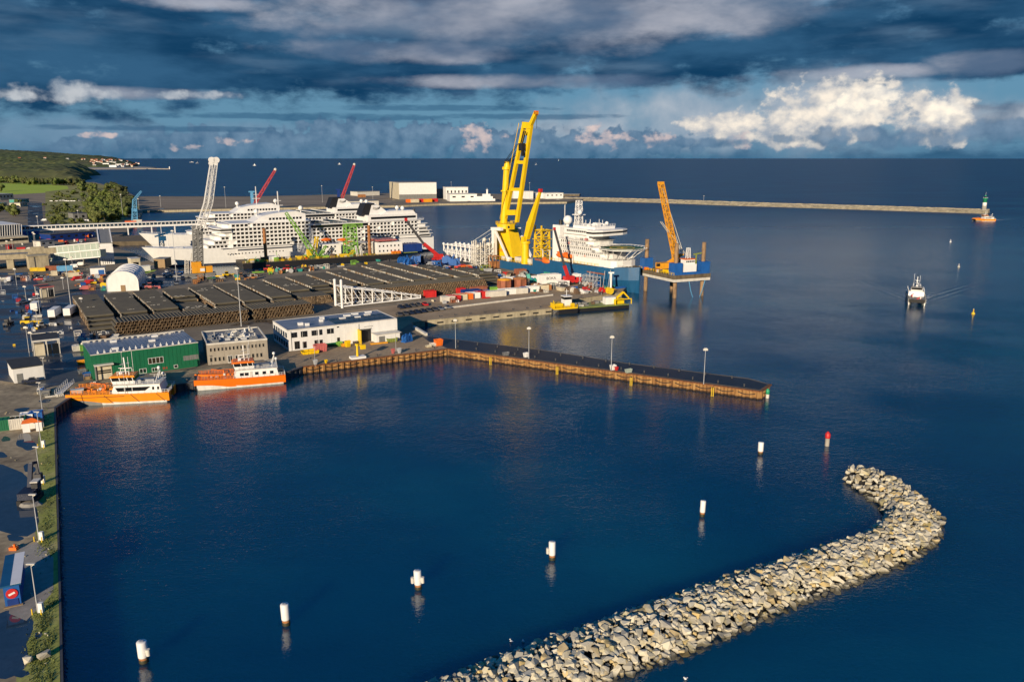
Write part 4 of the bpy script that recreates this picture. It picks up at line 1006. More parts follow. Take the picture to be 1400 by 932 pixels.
# ---------------------------------------------------------------- orange crew catamarans
def catamaran(name,label,loc,ang,orange,variant=0,group='orange service catamarans',sc=1.0):
    """x=0 bow tip, +x aft (L), near side y<0"""
    L=26.5;B=8.6
    t=thing(name,label,'boat',loc,ang,group); t.scale=(sc,)*3
    def side(s):
        mb=MB(); rings=[]
        for i in range(15):
            f=i/14; x=f*L; bow=min(1,(f+.02)/.2)**.6
            kz=-.8; tunnel=0
            # lower hull is cut up under the foredeck
            zlo=1.65 if x<2.5 else 1.65+(.42-1.65)*(min(1,(x-2.5)/7.5)**1.3)
            yo=-B/2; yi=-B/2+2.6*bow
            rings.append([(x+ (1-bow)*0,yo+.35*(1-bow),3.3-.5*min(1,f*1.6)),(x,yo+.1+.4*(1-bow),2.0),(x,yo+.25,zlo),(x,yi,zlo),(x,yi,3.3-.5*min(1,f*1.6))])
        mb.loft([[(a_,s*b_,c_) for a_,b_,c_ in r_] for r_ in rings],0,closed=True,cap=True)
        # white waterline body
        rings=[]
        for i in range(13):
            f=i/12; x=4.5+f*(L-5.2); b_=min(1,.12+f*3.2)
            rings.append([(x-(1-b_)*1.6,-B/2+.22+(1-b_)*.9,1.35-.85*min(1,f*2.2)+.02),(x,-B/2+.35+(1-b_)*.9,-.6),(x,-B/2+2.3-(1-b_)*.7,-.6),(x-(1-b_)*1.6,-B/2+2.5-(1-b_)*.8,1.35-.85*min(1,f*2.2)+.02)])
        mb.loft([[(a_,s*b_,c_) for a_,b_,c_ in r_] for r_ in rings],1)
        # forefoot
        mb.loft([[(.7,s*(-B/2+.5),1.6),(.7,s*(-B/2+.75),-.5),(.7,s*(-B/2+1.0),-.5),(.7,s*(-B/2+1.3),1.6)],[(9,s*(-B/2+.3),1.0),(9,s*(-B/2+.4),-.5),(9,s*(-B/2+2.2),-.5),(9,s*(-B/2+2.5),1.0)]],1 if variant else 2)
        return mb.build('hull',[M[orange],M['sheetwhite'],M['gray']],t)
    for s in(1,-1): side(s)
    mb=MB(); mb.box(.8,-B/2+.4,2.3,L-.2,B/2-.4,2.62); mb.box(.2,-B/2+1.2,1.6,1.4,B/2-1.2,2.9); mb.build('deck',M['roofgray'],t)
    mb=MB(); mb.box(.1,-B/2+1,1.5,.45,B/2-1,3.0); 
    for k in(-1,1): mb.box(-.15,k*(B/2-1.6)-.6,1.4,.2,k*(B/2-1.6)+.6,2.9)
    mb.build('bow_fender',M['rubber'],t)
    # seams on the hull side
    if not variant:
        mb=MB()
        for x in(9.8,16.6,23.2): mb.beam((x,-B/2-.0,2.75),(x+2.1,-B/2+.2,.45),.12)
        mb.beam((2,-B/2+.06,2.35),(15,-B/2-.02,2.3),.12)
        mb.build('rub_rail',M['rubber'],t)
    # deck rails and gear of the foredeck
    mb=MB(); 
    for s in(-1,1): mb=MB(); mb.rail([(1.2,s*(B/2-.9),3.2),(5,s*(B/2-.35),3.1),(11.3,s*(B/2-.3),2.9)],1.05,.09,step=.8,bars=3); mb.build('foredeck_rail',M[orange],t)
    mb=MB(); random.seed(3+variant)
    for i in range(9): 
        x=random.uniform(3,10);y=random.uniform(-2.6,2.6); mb=MB(); mb.cb((x,y,2.6),(random.uniform(.4,1.4),random.uniform(.4,1.2),random.uniform(.3,1.1))); mb.build('deck_gear',M[random.choice(['orange','orange','offwhite'])],t)
    mb=MB(); mb.cyl((8.5,2,2.6),(8.5,2,4.2),.25,n=8); mb.beam((8.5,2,4.2),(5,1.4,5),.25); mb.build('deck_crane',M['orange'],t)
    # deckhouse
    mb=MB(); x0,x1=11.4,24.6; w=B/2-.75
    mb.loft([[(x0,-w,2.6),(x1,-w,2.6),(x1,w,2.6),(x0,w,2.6)],[(x0+.9,-w+.12,5.1),(x1-.5,-w+.12,5.1),(x1-.5,w-.12,5.1),(x0+.9,w-.12,5.1)]],0); mb.build('deckhouse',M['ship_white'],t)
    if not variant:
        mb=MB(); mb.loft([[(13.2,-w-.02,3.35),(20.2,-w-.02,3.35),(21.8,-w+.04,4.5),(12.6,-w+.04,4.5)],[(13.2,-w+.4,3.35),(20.2,-w+.4,3.35),(21.8,-w+.4,4.5),(12.6,-w+.4,4.5)]],0); o=mb.build('side_window',M['glass'],t)
        mb=MB()
        for x in(15,17): mb.beam((x,-w-.05,3.35),(x,-w+.0,4.5),.1)
        mb.build('mullion',M['ship_white'],o)
        for x in(22.5,24): pass
        mb=MB()
        for x in(22.4,23.7): mb.box(x-.25,-w-.03,3.6,x+.25,-w+.2,4.4)
        mb.build('aft_window',M['glass'],t)
    else:
        for x,wd in((13.2,1.1),(14.6,1.1),(17.6,1.0),(19.8,1.0),(22,1.0)):
            mb=MB(); mb.box(x,-w-.04,3.4,x+wd,-w+.3,4.3); mb.build('side_window',M['glass'],t)
        mb=MB(); mb.box(16.1,-w-.04,2.65,16.8,-w+.3,4.5); mb.build('door',M['offwhite'],t)
    mb=MB(); mb.box(x0+.6,-w-.1,5.1,x1-.2,w+.1,5.25); mb.build('house_roof',M['offwhite'],t)
    # wheelhouse
    mb=MB(); a0,a1=11.9,17.6; w2=2.6
    mb.loft([[(a0,-w2,5.25),(a1,-w2,5.25),(a1,w2,5.25),(a0,w2,5.25)],[(a0-.3,-w2,6.1),(a1,-w2,6.1),(a1,w2,6.1),(a0-.3,w2,6.1)]],0); mb.build('wheelhouse',M['ship_white'],t)
    mb=MB(); mb.loft([[(a0-.2,-w2+.1,6.1),(a1,-w2+.1,6.1),(a1,w2-.1,6.1),(a0-.2,w2-.1,6.1)],[(a0-.5,-w2+.1,7.1),(a1-.4,-w2+.1,7.1),(a1-.4,w2-.1,7.1),(a0-.5,w2-.1,7.1)]],0); o=mb.build('wheelhouse_window',M['glass'],t)
    mb=MB()
    for x in(a0,a0+2.1,a0+4.1,a1-.2): mb.beam((x-.2,-w2+.04,6.1),(x-.4,-w2+.04,7.1),.16); mb.beam((x-.2,w2-.04,6.1),(x-.4,w2-.04,7.1),.16)
    mb.build('window_post',M['ship_white'],o)
    mb=MB(); mb.loft([[(a0-.9,-w2-.1,7.1),(a1+.1,-w2-.1,7.1),(a1+.1,w2+.1,7.1),(a0-.9,w2+.1,7.1)],[(a0-.4,-w2+.2,7.55),(a1-.2,-w2+.2,7.55),(a1-.2,w2-.2,7.55),(a0-.4,w2-.2,7.55)]],0); mb.build('wheelhouse_roof',M[orange],t)
    mb=MB(); mb.beam((14.8,0,7.5),(14.6,0,12.2),.28); mb.beam((13,0,9.2),(16.4,0,9.2),.14); mb.beam((13.8,-1,10.4),(15.6,1,10.4),.14); mb.cyl((16,-1.2,7.5),(16,-1.2,12.6),.06,n=5); mb.cyl((16.4,1.4,7.5),(16.4,1.4,13.5),.06,n=5)
    mb.path([(13,-1.6,7.5),(13,-1.6,8.6),(16,-1.6,8.6),(16,-1.6,7.5)],.12); mb.path([(13,1.6,7.5),(13,1.6,8.6),(16,1.6,8.6),(16,1.6,7.5)],.12); mb.cb((13.5,0,7.55),(.9,.9,.5)); mb.build('radar_mast',M['white'],t)
    mb=MB(); mb.beam((22.6,-1.5,5.2),(23.6,-1,8),.15);mb.beam((22.6,1.5,5.2),(23.6,1,8),.15);mb.beam((23.6,-1,8),(23.6,1,8),.15); mb.cyl((23.6,-.4,8),(23.6,-.4,8.6),.08,n=5); mb.sph((23.6,-.4,9),.5,8); mb.sph((24.2,.9,7),.45,8); mb.cyl((24.2,.9,5.2),(24.2,.9,6.7),.07,n=5); mb.build('aft_mast',M['white'],t)
    mb=MB()
    for s in(-1,1): mb.rail([(x0+.9,s*(w+.05),5.25),(x1-.4,s*(w+.05),5.25)],.9,.06,step=1.4); mb.rail([(x1-.2,s*(B/2-.3),2.7),(L-.1,s*(B/2-.3),2.7)],1,.06,step=1)
    mb.rail([(L-.15,-B/2+.3,2.7),(L-.15,B/2-.3,2.7)],1,.06,step=1); mb.rail([(11.4,-B/2+.15,2.75),(24.8,-B/2+.15,2.75)],.8,.05,step=1.6,bars=1); mb.build('railing',M['white'],t)
    mb=MB(); mb.cb((20.5,.5,5.25),(3.2,2.2,.6)); mb.cb((18.6,-1.6,5.25),(.8,.8,.9)); mb.build('roof_gear',M['steel'],t)
    return t
b1=at(91,556,0); b1e=at(232,549,0); A1=math.degrees(math.atan2(b1e.y-b1.y,b1e.x-b1.x)); L1=(b1e-b1).length
boat1=catamaran('service_catamaran','bright orange service catamaran with long dark side window before the green hall',off(b1,A1,4.0),A1,'boat_orange',0,sc=L1/26.5)
b2=at(266,535,0); b2e=at(391,524,0); A2=math.degrees(math.atan2(b2e.y-b2.y,b2e.x-b2.x)); L2=(b2e-b2).length
boat2=catamaran('service_catamaran','deep orange service catamaran with square cabin windows before the grey office',off(b2,A2,4.0),A2,'boat_red_orange',1,sc=L2/26.5)
fb=at(1331,302.5,0)
far=dup(boat1,loc=(fb.x,fb.y,0),ang=5,label='orange and white catamaran sailing past the green and white lighthouse',scale=.84)
fb=at(1253,418,0)
white_cat=dup(boat2,loc=(fb.x,fb.y,0),ang=66,label='white and grey catamaran heading straight in across open water',scale=26/26.5*.95,swap={'boat_red_orange':M['gray'],'orange':M['red']})
white_cat['group']='catamarans under way'
# wakes
mb=MB(); random.seed(8)
def streak(p0,p1,w0,w1,n,zz=.03):
    p0=at(*p0,0);p1=at(*p1,0)
    for i in range(n):
        f=random.random(); q=p0.lerp(p1,f); w=(w0+(w1-w0)*f); q=q+Vector((random.uniform(-w,w),random.uniform(-w,w),0)); r_=random.uniform(.1,.42)*(1.2-f)
        k=6; mb.add([(q.x+r_*2.2*math.cos(j)*random.uniform(.6,1.2),q.y+r_*math.sin(j)*random.uniform(.6,1.2),zz) for j in [u*2*math.pi/k for u in range(k)]],[tuple(range(k))])
streak((1344,302),(1372,300.5),1,5,700); streak((1344,302),(1400,298),2,9,300)
streak((1263,410),(1273,403),.6,1.5,90); streak((1245,413),(1243,414),.5,.8,40); streak((1263,414),(1265,413),.5,.8,40)
tag(mb.build('foam',M['foam']),kind='stuff')
# ---------------------------------------------------------------- heavy lift crane ship
bw=at(862,399,0); st=at(683,372,0); Bm=20
CL=math.sqrt((bw-st).length**2-(Bm/2)**2)
CA=math.degrees(math.atan2(bw.y-st.y,bw.x-st.x)-math.atan2(Bm/2,CL))   # local +x towards the bow
cf=Frame(st,CA)
t=thing('crane_ship','blue hulled crane ship with white bridge, helideck and huge yellow crane','ship',(st.x,st.y,0),CA)
def hp(px_,py_,y=0): return cf.p(px_,py_,y)
mb=MB(); rings=[]
zf=11.5; za=7.0
xs_step=hp(728,358)[0]
def ring(x,hb,z1,hl=None):
    hl=hb if hl is None else hl
    c=Bm/2
    return [(x,c-hl,-1.5),(x,c-hb,z1*.5),(x,c-hb,z1),(x,c+hb,z1),(x,c+hb,z1*.5),(x,c+hl,-1.5)]
for x,hb,hl,z in((-16,9.3,8.5,za),(0,10,10,za),(xs_step,10,10,za),(xs_step+.1,10,10,zf),(CL*.72,10,9.5,zf),(CL*.85,9.4,6.5,zf+.4),(CL*.95,7.4,3,zf+.8),(CL*1.02,3.8,.6,zf+1.1),(CL*1.06,.4,.1,zf+1.4)):
    rings.append(ring(x,hb,z,hl))
mb.loft(rings,0,mf=lambda k:1 if k==2 else 0); h=mb.build('hull',[M['hull_blue'],M['deckbrown']],t)
mb=MB(); mb.loft([[(q[0],(q[1]-Bm/2)*1.003+Bm/2,-1.4),(q[0],(q[1]-Bm/2)*1.003+Bm/2,1.6)] for q in [(r_[0][0],r_[0][1]*1.0-.04) for r_ in rings]],0,closed=False,cap=False)
mb.build('boot_topping',M['antifoul'],h)
X=lambda px_,py_,y=0:hp(px_,py_,y)[0]
# accommodation
c=Bm/2
x0=X(756,370); xw=X(852,372,c*.3); zb=hp(800,369)[1]
xa=CL*.66; 
mb=MB()
def dk_(xa_,xb_,w,z0,z1,rnd=3):
    mb.prism([(xa_,c-w),(xb_-rnd,c-w),(xb_-rnd*.3,c-w*.75),(xb_,c-w*.35),(xb_,c+w*.35),(xb_-rnd*.3,c+w*.75),(xb_-rnd,c+w),(xa_,c+w)],z0,z1-.15)
xs0=CL*.545; 
tiers=[(xs0,CL*.97,8.6,zf+.4,zf+4.2),(xs0,CL*.90,9,zf+4.2,zf+7),(xs0,CL*.84,9,zf+7,zf+9.8),(xs0,CL*.80,9,zf+9.8,zf+12.6),(xs0+2,CL*.78,8,zf+12.6,zf+15.2)]
for a_,b_,w,z0,z1 in tiers: dk_(a_,b_,w,z0,z1)
mb.build('accommodation',M['ship_white'],t)
mb=MB()
for a_,b_,w,z0,z1 in tiers[1:]: dk_(a_-.5,b_+.8,w+.9,z1-.15,z1+.15)
mb.build('deck_edge',M['white'],t)
mb=MB()
for a_,b_,w,z0,z1 in tiers[1:4]:
    n=int((b_-a_-4)/1.5)
    for i in range(n): mb=MB(); mb.box(a_+1+i*1.5,c-w-.06,z0+.9,a_+1.7+i*1.5,c-w+.1,z0+2.0); mb.build('cabin_window',M['glass'],t)
zbr=zf+15.35
mb=MB(); mb.prism([(xs0+4,c-9.6),(CL*.78,c-9.6),(CL*.79,c-12),(CL*.84,c-12),(CL*.86,c-7),(CL*.86,c+7),(CL*.84,c+12),(CL*.79,c+12),(CL*.78,c+9.6),(xs0+4,c+9.6)],zbr,zbr+2.9); mb.build('bridge',M['ship_white'],t)
mb=MB(); mb.prism([(xs0+6,c-9.66),(CL*.78,c-9.66),(CL*.79,c-12.06),(CL*.84+.03,c-12.06),(CL*.86+.06,c-7),(CL*.86+.06,c+7),(CL*.84,c+12.05),(CL*.79,c+12.05),(CL*.78,c+9.65),(xs0+6,c+9.65)],zbr+1.2,zbr+2.1); o=mb.build('bridge_window',M['glass'],t)
mb=MB()
for i in range(14): mb.box(xs0+7+i*1.5,c-9.72,zbr+1.15,xs0+7.3+i*1.5,c-9.6,zbr+2.15)
mb.build('window_post',M['white'],o)
zm=zbr+2.9
mb=MB(); mb.box(xs0+8,c-7,zm,CL*.80,c+7,zm+1.4); mb.cb((CL*.77,c-3,zm+1.2),(3,3,2)); mb.cb((CL*.75,c+4,zm),(4,4,2.4)); mb.build('monkey_deck',M['ship_white'],t)
xm=X(791,312,c)
mb=MB(); mb.lattice((xm,c,zm),(xm,c,zm+13.5),3.2,2.2,6,.35); mb.beam((xm-3,c,zm+9),(xm+3,c,zm+9),.4); mb.beam((xm-2.5,c,zm+11.5),(xm+2.5,c,zm+11.5),.4); mb.cb((xm,c,zm+6),(5,5,.4)); mb.sph((xm+3,c-2,zm+7.6),1.4,8); mb.build('radar_mast',M['white'],t)
mb=MB(); mb.sph((xm-3,c-5,zm+3.4),2.5,12); mb.cyl((xm-3,c-5,zm),(xm-3,c-5,zm+1.5),.9,n=8); mb.build('radar_dome',M['white'],t)
mb=MB(); mb.sph((CL*.74,c-6,zm+1.6),1.2,10); mb.sph((CL*.79,c+2,zm+2.8),1,10); mb.build('radar_dome',M['white'],t)
mb=MB(); 
for dx,dy in((-8,-3),(-11,0),(-6,4)): mb.cyl((xm+dx,c+dy,zm),(xm+dx,c+dy,zm+11),.1,n=5)
mb.build('antenna',M['white'],t)
mb=MB(); mb.box(xs0-6,c-9,zf,xs0,c-3,zf+19); mb.box(xs0-6,c+3,zf,xs0,c+9,zf+17); mb.box(xs0-4,c-3,zf,xs0,c+3,zf+12); mb.build('funnel_casing',M['ship_white'],t)
mb=MB(); mb.cyl((xs0-3,c-6,zf+19),(xs0-3,c-6,zf+21.5),1,n=8); mb.build('exhaust',M['black'],t)
# helideck above the bow
hx=CL*.93; hz=zf+9.2
mb=MB(); mb.prism([(hx+11.5*math.cos(i*math.pi/4+math.pi/8),c+11.5*math.sin(i*math.pi/4+math.pi/8)) for i in range(8)],hz,hz+.6); hd=mb.build('helideck',M['helideck'],t)
mb=MB(); 
for i in range(24):
    a0,a1=i*math.pi/12,(i+1)*math.pi/12; mb.beam((hx+6*math.cos(a0),c+6*math.sin(a0),hz+.62),(hx+6*math.cos(a1),c+6*math.sin(a1),hz+.62),.6,.05)
mb.beam((hx-1.5,c-2,hz+.63),(hx-1.5,c+2,hz+.63),.6,.05);mb.beam((hx+1.5,c-2,hz+.63),(hx+1.5,c+2,hz+.63),.6,.05);mb.beam((hx-1.5,c,hz+.63),(hx+1.5,c,hz+.63),.6,.05)
mb.build('deck_marking',M['yellow'],hd)
mb=MB()
for i in range(8):
    a0,a1=i*math.pi/4+math.pi/8,(i+1)*math.pi/4+math.pi/8
    p0=Vector((hx+11.5*math.cos(a0),c+11.5*math.sin(a0),hz+.5));p1=Vector((hx+11.5*math.cos(a1),c+11.5*math.sin(a1),hz+.5)); q0=Vector((hx+13.2*math.cos(a0),c+13.2*math.sin(a0),hz+1.1));q1=Vector((hx+13.2*math.cos(a1),c+13.2*math.sin(a1),hz+1.1))
    mb.beam(q0,q1,.16); 
    for k in range(5): mb.beam(p0.lerp(p1,k/4),q0.lerp(q1,k/4),.12)
    mb.beam(p0-Vector((0,0,.3)),p1-Vector((0,0,.3)),.35)
    mb.beam(p0-Vector((0,0,.3)),(hx+5*math.cos(a0)-2,c+6*math.sin(a0),zf+4),.3)
    mb.beam(p0.lerp(p1,.5)-Vector((0,0,.3)),(hx+7*math.cos(a0+.4)-3,c+7*math.sin(a0+.4),zf+4),.25)
mb.build('helideck_support',M['white'],t)
for xx,yy,zz in((X(746,352),c-9.6,9.2),(X(767,356),c-10,zf+2.2),(X(776,356),c-10,zf+2.2)):
    mb=MB(); mb.loft([[(xx-3.4+6.8*k/6,yy+1.5*math.cos(a_)*max(.15,math.sin(math.pi*(k+.35)/6.7))**.5,zz+1.4+1.4*math.sin(a_)*max(.15,math.sin(math.pi*(k+.35)/6.7))**.5) for a_ in [j*math.pi/4 for j in range(8)]] for k in range(7)],0,sm=True)
    mb.cb((xx-1.5,yy,zz+2.4),(1.6,1.6,.9)); mb.build('lifeboat',M['orange'],t)
mb=MB(); 
for xx in(X(746,352)-3,X(746,352)+3,X(767,356)-3,X(776,356)+3.5): mb.path([(xx,c-9.5,zf-1),(xx,c-9.5,zf+5),(xx,c-11,zf+5.4)],.35)
mb.build('davit',M['white'],t)
# aft deck houses and clutter
mb=MB(); random.seed(12)
for i in range(34):
    xx=random.uniform(0,xs_step-2) ; yy=random.uniform(2,22); s=random.uniform(.8,2.4); mb=MB(); mb.cb((xx,yy,za),(s*1.6,s,s*random.uniform(.6,1.3))); mb.build('deck_gear',M[random.choice(['offwhite','offwhite','white','crane_yellow','gray'])],t)
mb=MB(); mb.box(X(700,349),2,za,X(722,356),7,za+3,0); mb.build('deckhouse',M['offwhite'],t)
mb=MB(); mb.rail([(-15,1.5,za),(xs_step,.3,za)],1.2,.12,step=2.5,m=0); mb.rail([(xs_step,.3,zf),(CL*.85,1.2,zf+.4)],1.2,.1,step=2.5); mb.build('railing',M['crane_yellow'],t)
mb=MB()
for a_,b_,w,z0,z1 in tiers: mb.rail([(a_,c-w-.8,z1+.15),(b_-2,c-w-.8,z1+.15),(b_+.6,c-w*.3,z1+.15),(b_+.6,c+w*.4,z1+.15)],1.1,.1,step=1.6)
mb.rail([(xs0+8,c-7,zm+1.4),(CL*.80,c-7,zm+1.4),(CL*.80,c+7,zm+1.4)],1.1,.1,step=1.6); mb.rail([(CL*.86,1.4,zf+.5),(CL*.95,3,zf+.9),(CL*1.03,c-2.5,zf+1.2)],1.1,.1,step=1.5); mb.build('deck_railing',M['white'],t)
random.seed(71)
for i in range(26):
    a_,b_,w,z0,z1=random.choice(tiers); xx=random.uniform(a_+1,b_-3); s=random.uniform(.5,1.2); mb=MB(); mb.cb((xx,c-w-.1,z1+.16),(s*1.3,.8,s)); mb.build('deck_locker',M[random.choice(['white','orange','gray','offwhite','galv','red'])],t)
for i in range(10):
    mb=MB(); xx=random.uniform(xs0+9,CL*.78); yy=random.uniform(c-6,c+5); mb.cyl((xx,yy,zm+1.4),(xx,yy,zm+random.uniform(2,5)),.15,n=6); mb.cb((xx,yy,zm+1.4),(1.2,1,random.uniform(.5,1.4))); mb.build('antenna_stand',M['white'],t)
mb=MB(); mb.box(xs_step+2,-.06,zf-1.2,xs_step+14,-.01,zf-.2); mb.box(CL*.77,-.05+.3,zf-3.2,CL*.90,1.5,zf-2.6); mb.build('fender_strip',M['brownred'],t)
# yellow lattice tower amidships
xl=X(741,350,c); mb=MB(); zt=hp(741,314,c)[1]; mb.lattice((xl,c,za),(xl,c,zt),6.2,5.6,5,.75,r2=.5,side=(1,0,0))
for z in (zt,zt-5,zt-10): mb.box(xl-4,c-4,z-.3,xl+4,c+4,z)
mb.beam((xl-2.8,c-2.8,zt),(xl-2.8,c-2.8,zt+2.6),.7); mb.beam((xl+2.8,c-2.8,zt),(xl+2.8,c-2.8,zt+2.6),.7); mb.build('pipe_tower',M['yellow'],t)
# main crane; all on the plane of the ship's centre line
def cp(px_,py_,y=c): 
    a_,z=hp(px_,py_,y); return Vector((a_,y,z))
pl,pr_=cp(679,349),cp(710,349); tl,tr=cp(682,314),cp(702,314)
mb=MB(); wd=4.5
mb.loft([[(pl.x,c-wd,za),(pr_.x,c-wd,za),(pr_.x,c+wd,za),(pl.x,c+wd,za)],[(tl.x+.4,c-3.4,tl.z),(tr.x,c-3.4,tl.z),(tr.x,c+3.4,tl.z),(tl.x+.4,c+3.4,tl.z)]],0); ped=mb.build('crane_pedestal',M['crane_yellow'],t)
tm=(tl+tr)/2; R0=(tr.x-tl.x)/2*.72
mb=MB()
for i in range(7):
    xx=pl.x+ (pr_.x-pl.x)*(.32+i*.055); mb.box(xx,c-wd-.3,za+4.1,xx+.28,c-wd+.95,za+5.7)
    if i in(0,2,4,6): mb.box(xx,c-wd-.3,za+5.4,xx+.7,c-wd+.95,za+5.7)
mb.build('lettering',M['orange_yellow'],ped)
mb=MB(); mb.cyl((tm.x,c,tl.z-.3),(tm.x,c,tl.z+1.2),R0*1.25,n=18); mb.cyl((tm.x,c,tl.z+1.2),(tm.x,c,tl.z+3.6),R0*1.05,n=18); mb.cyl((tm.x,c,tl.z+3.6),(tm.x,c,tl.z+4.2),R0*1.2,n=18)
mb.rail([(tm.x+R0*1.2*math.cos(i*.785),c+R0*1.2*math.sin(i*.785),tl.z+4.2) for i in range(9)],1.2,.15,step=2); mb.build('slew_ring',M['crane_yellow'],t)
zt0=tl.z+4.2
mc=cp(691,300); mt=cp(692.5,232)
mb=MB(); mb.cyl((mc.x-1.5,c,zt0),(mt.x,c,mt.z),2.2,1.8,n=14); mb.cyl((mt.x,c,mt.z),(mt.x,c,mt.z+1.6),2.6,n=14); mb.cyl((mt.x+.6,c,mt.z+1.6),(mt.x+.6,c,mt.z+4.6),2.0,1.4,n=12)
mid=cp(691,262); mb.cyl((mid.x,c,mid.z),(mid.x,c,mid.z+.8),2.8,n=14); mb.build('crane_mast',M['crane_yellow'],t)
# boom: two box girders joining near the tip
bl=cp(690.5,300); br=cp(707.5,300); top=cp(723,170); tip=cp(733.5,153)
mb=MB()
jl=cp(716.5,171); jr=cp(726,172)
mb.beam(bl+Vector((-.5,0,-1.5)),jl,1.9,1.8); mb.beam(br+Vector((-.5,0,-1.5)),jr,1.9,1.9)
for f in(.33,.62,.8): mb.beam(bl.lerp(jl,f),br.lerp(jr,f),1.4,1.8)
mb.beam((jl+jr)/2+Vector((-1.0,0,-5)),tip,2.0,2.0); mb.beam(jl+Vector((-.4,0,0)),jr+Vector((.5,0,0)),2.6,3.4)
mb.rail([bl+Vector((-1.6,-2.5,0)),jl+Vector((-1.6,-2.5,0))],1.1,.14,step=4,bars=2)
mb.beam(bl.lerp(br,.1)+Vector((0,0,4)),bl.lerp(br,.9)+Vector((0,0,4)),1.5,3)
mb.build('crane_boom',M['crane_yellow'],t)
mb=MB(); mb.cb((tip.x-.3,c,tip.z-1.4),(1.7,2,1.9)); mb.build('boom_tip',M['orange'],t)
mb=MB(); hk=cp(720,196)
mb.beam(jr+Vector((-1,-3,-3)),hk+Vector((0,-3,0)),.5); mb.beam(jl.lerp(jr,.6)+Vector((0,-3,-3)),hk+Vector((-1.5,-3,0)),.5); mb.cb((hk.x-.5,c-3,hk.z-4),(3.4,2.2,4)); mb.cb((hk.x+.4,c-3,hk.z-7),(1.4,1.4,3)); mb.build('hook_block',M['black'],t); mb=MB(); mb.cyl(tip,(tip.x+.3,c,tip.z-9),.12,n=5); mb.build('auxiliary_rope',M['black'],t)
mb=MB()
for yy in(-2,-1,1,2):
    mb.beam((mt.x+.5,c+yy,mt.z+4.2),bl.lerp(jl,.78)+Vector((0,yy,1.5)),.22); mb.beam((mt.x+.5,c+yy,mt.z+3.6),bl.lerp(jl,.66)+Vector((0,yy,1.5)),.2)
mb.build('luffing_rope',M['black'],t)
mb=MB(); q=cp(704,309); mb.cb((q.x+2,c-5,q.z-1.5),(4,3.4,3)); mb.build('crane_cab',M['crane_yellow'],t)
mb=MB(); mb.cb((q.x+3,c-6.8,q.z-.8),(1.6,.3,1.4)); mb.build('cab_window',M['glass'],t)
# white A-frame struts each side of the pedestal
mb=MB(); y_=c-9
a0=cp(675.5,313,y_); a1=cp(676,343,y_); b0=cp(684,313,y_); b1=cp(696,347,y_)
mb.beam(a0,(a1.x,y_,za),2.2); mb.beam(a0+Vector((-2,0,0)),b0+Vector((1.5,0,0)),2,1.8); mb.beam(a0+Vector((1.5,0,-1)),(b1.x,y_,za),1.0); mb.beam((a0.x,y_,a0.z),(a0.x,c+9,a0.z),2); mb.beam((a0.x,c+9,a0.z),(a0.x,c+9,za),2.2); mb.beam((tr.x,c+6,tr.z-4),(cp(716,345).x,c+6,za+1),1.2)
for k in range(3): mb.beam((a0.x-2,y_+k*5,a0.z),(a0.x-22,y_+k*5,a0.z-9),.2)
mb.build('stern_frame',M['ship_white'],t)
# small yellow crane
yy=c-8; p0=cp(718,357,yy); k0=cp(718.5,333,yy); e0=cp(738.5,262,yy)
mb=MB(); mb.cyl((p0.x,yy,za),(p0.x,yy,k0.z),2.3,2.1,n=12); mb.cyl((p0.x,yy,k0.z),(p0.x,yy,k0.z+1.5),2.9,n=12); mb.build('deck_crane_post',M['crane_yellow'],t)
mb=MB(); k1=k0+Vector((.8,0,3)); m1=k1.lerp(e0,.35)
mb.loft([[(k1.x-1.4,yy-1.2,k1.z),(k1.x+1.6,yy-1.2,k1.z-.6),(k1.x+1.6,yy+1.2,k1.z-.6),(k1.x-1.4,yy+1.2,k1.z)],[(m1.x-2.2,yy-1.2,m1.z),(m1.x+1.6,yy-1.2,m1.z-.6),(m1.x+1.6,yy+1.2,m1.z-.6),(m1.x-2.2,yy+1.2,m1.z)],[(e0.x-.7,yy-.6,e0.z),(e0.x+.6,yy-.6,e0.z-.2),(e0.x+.6,yy+.6,e0.z-.2),(e0.x-.7,yy+.6,e0.z)]],0)
mb.beam(k0+Vector((-1,0,1)),k1.lerp(e0,.28)+Vector((-2,0,2)),1.0); mb.cb((k0.x+1,yy-2,k0.z+1.5),(2.4,2.2,2.6)); mb.build('deck_crane_boom',M['crane_yellow'],t)
mb=MB(); mb.cb((e0.x+.2,yy,e0.z-.3),(1.8,1.6,1.8)); mb.build('deck_crane_tip',M['red'],t)
# ---------------------------------------------------------------- jack-up barge
JA,JB,JC=at(882.4,397.4,0),at(922,407,0),at(959,404,0); 
ex=(JC-JB); JAng=math.degrees(math.atan2(ex.y,ex.x)); jf=Frame(JB,JAng)
t=thing('jack_up_barge','blue jack-up barge standing on four rusty legs','barge',(JB.x,JB.y,0),JAng)
LX=ex.length; lA=jf.l(JA); LY=lA[1]
zd=hp and jf.p(925,385.5,-2)[1]; 
legs=[(0,0),(LX,0),(lA[0],LY),(lA[0]+LX,LY)]
ztop=jf.p(925,333,0)[1]
sk=lA[0]/LY
def pol(m): return [(-m-sk*m*0,-m),(LX+m,-m),(LX+m+lA[0],LY+m),(lA[0]-m,LY+m)]
mb=MB(); mb.prism(pol(2.6),zd,zd+1.3,0); mb.build('underside_plate',M['offwhite'],t)
mb=MB(); mb.prism(pol(2.7),zd+1.3,zd+3.2,0); mb.build('deck',M['deckbrown'],t)
for i,(x,y) in enumerate(legs):
    mb=MB(); mb.cyl((x,y,-3),(x,y,ztop if i!=3 else ztop+2),.95,n=12); mb.cyl((x,y,ztop-3.4),(x,y,ztop-3),1.15,n=12); mb.build('leg',M['leg_brown'],t)
    mb=MB(); mb.cb((x,y,zd+3.2),(5 if i!=3 else 3,4.2,5.6 if i!=3 else 3)); mb.build('jacking_house',M['blue'],t)
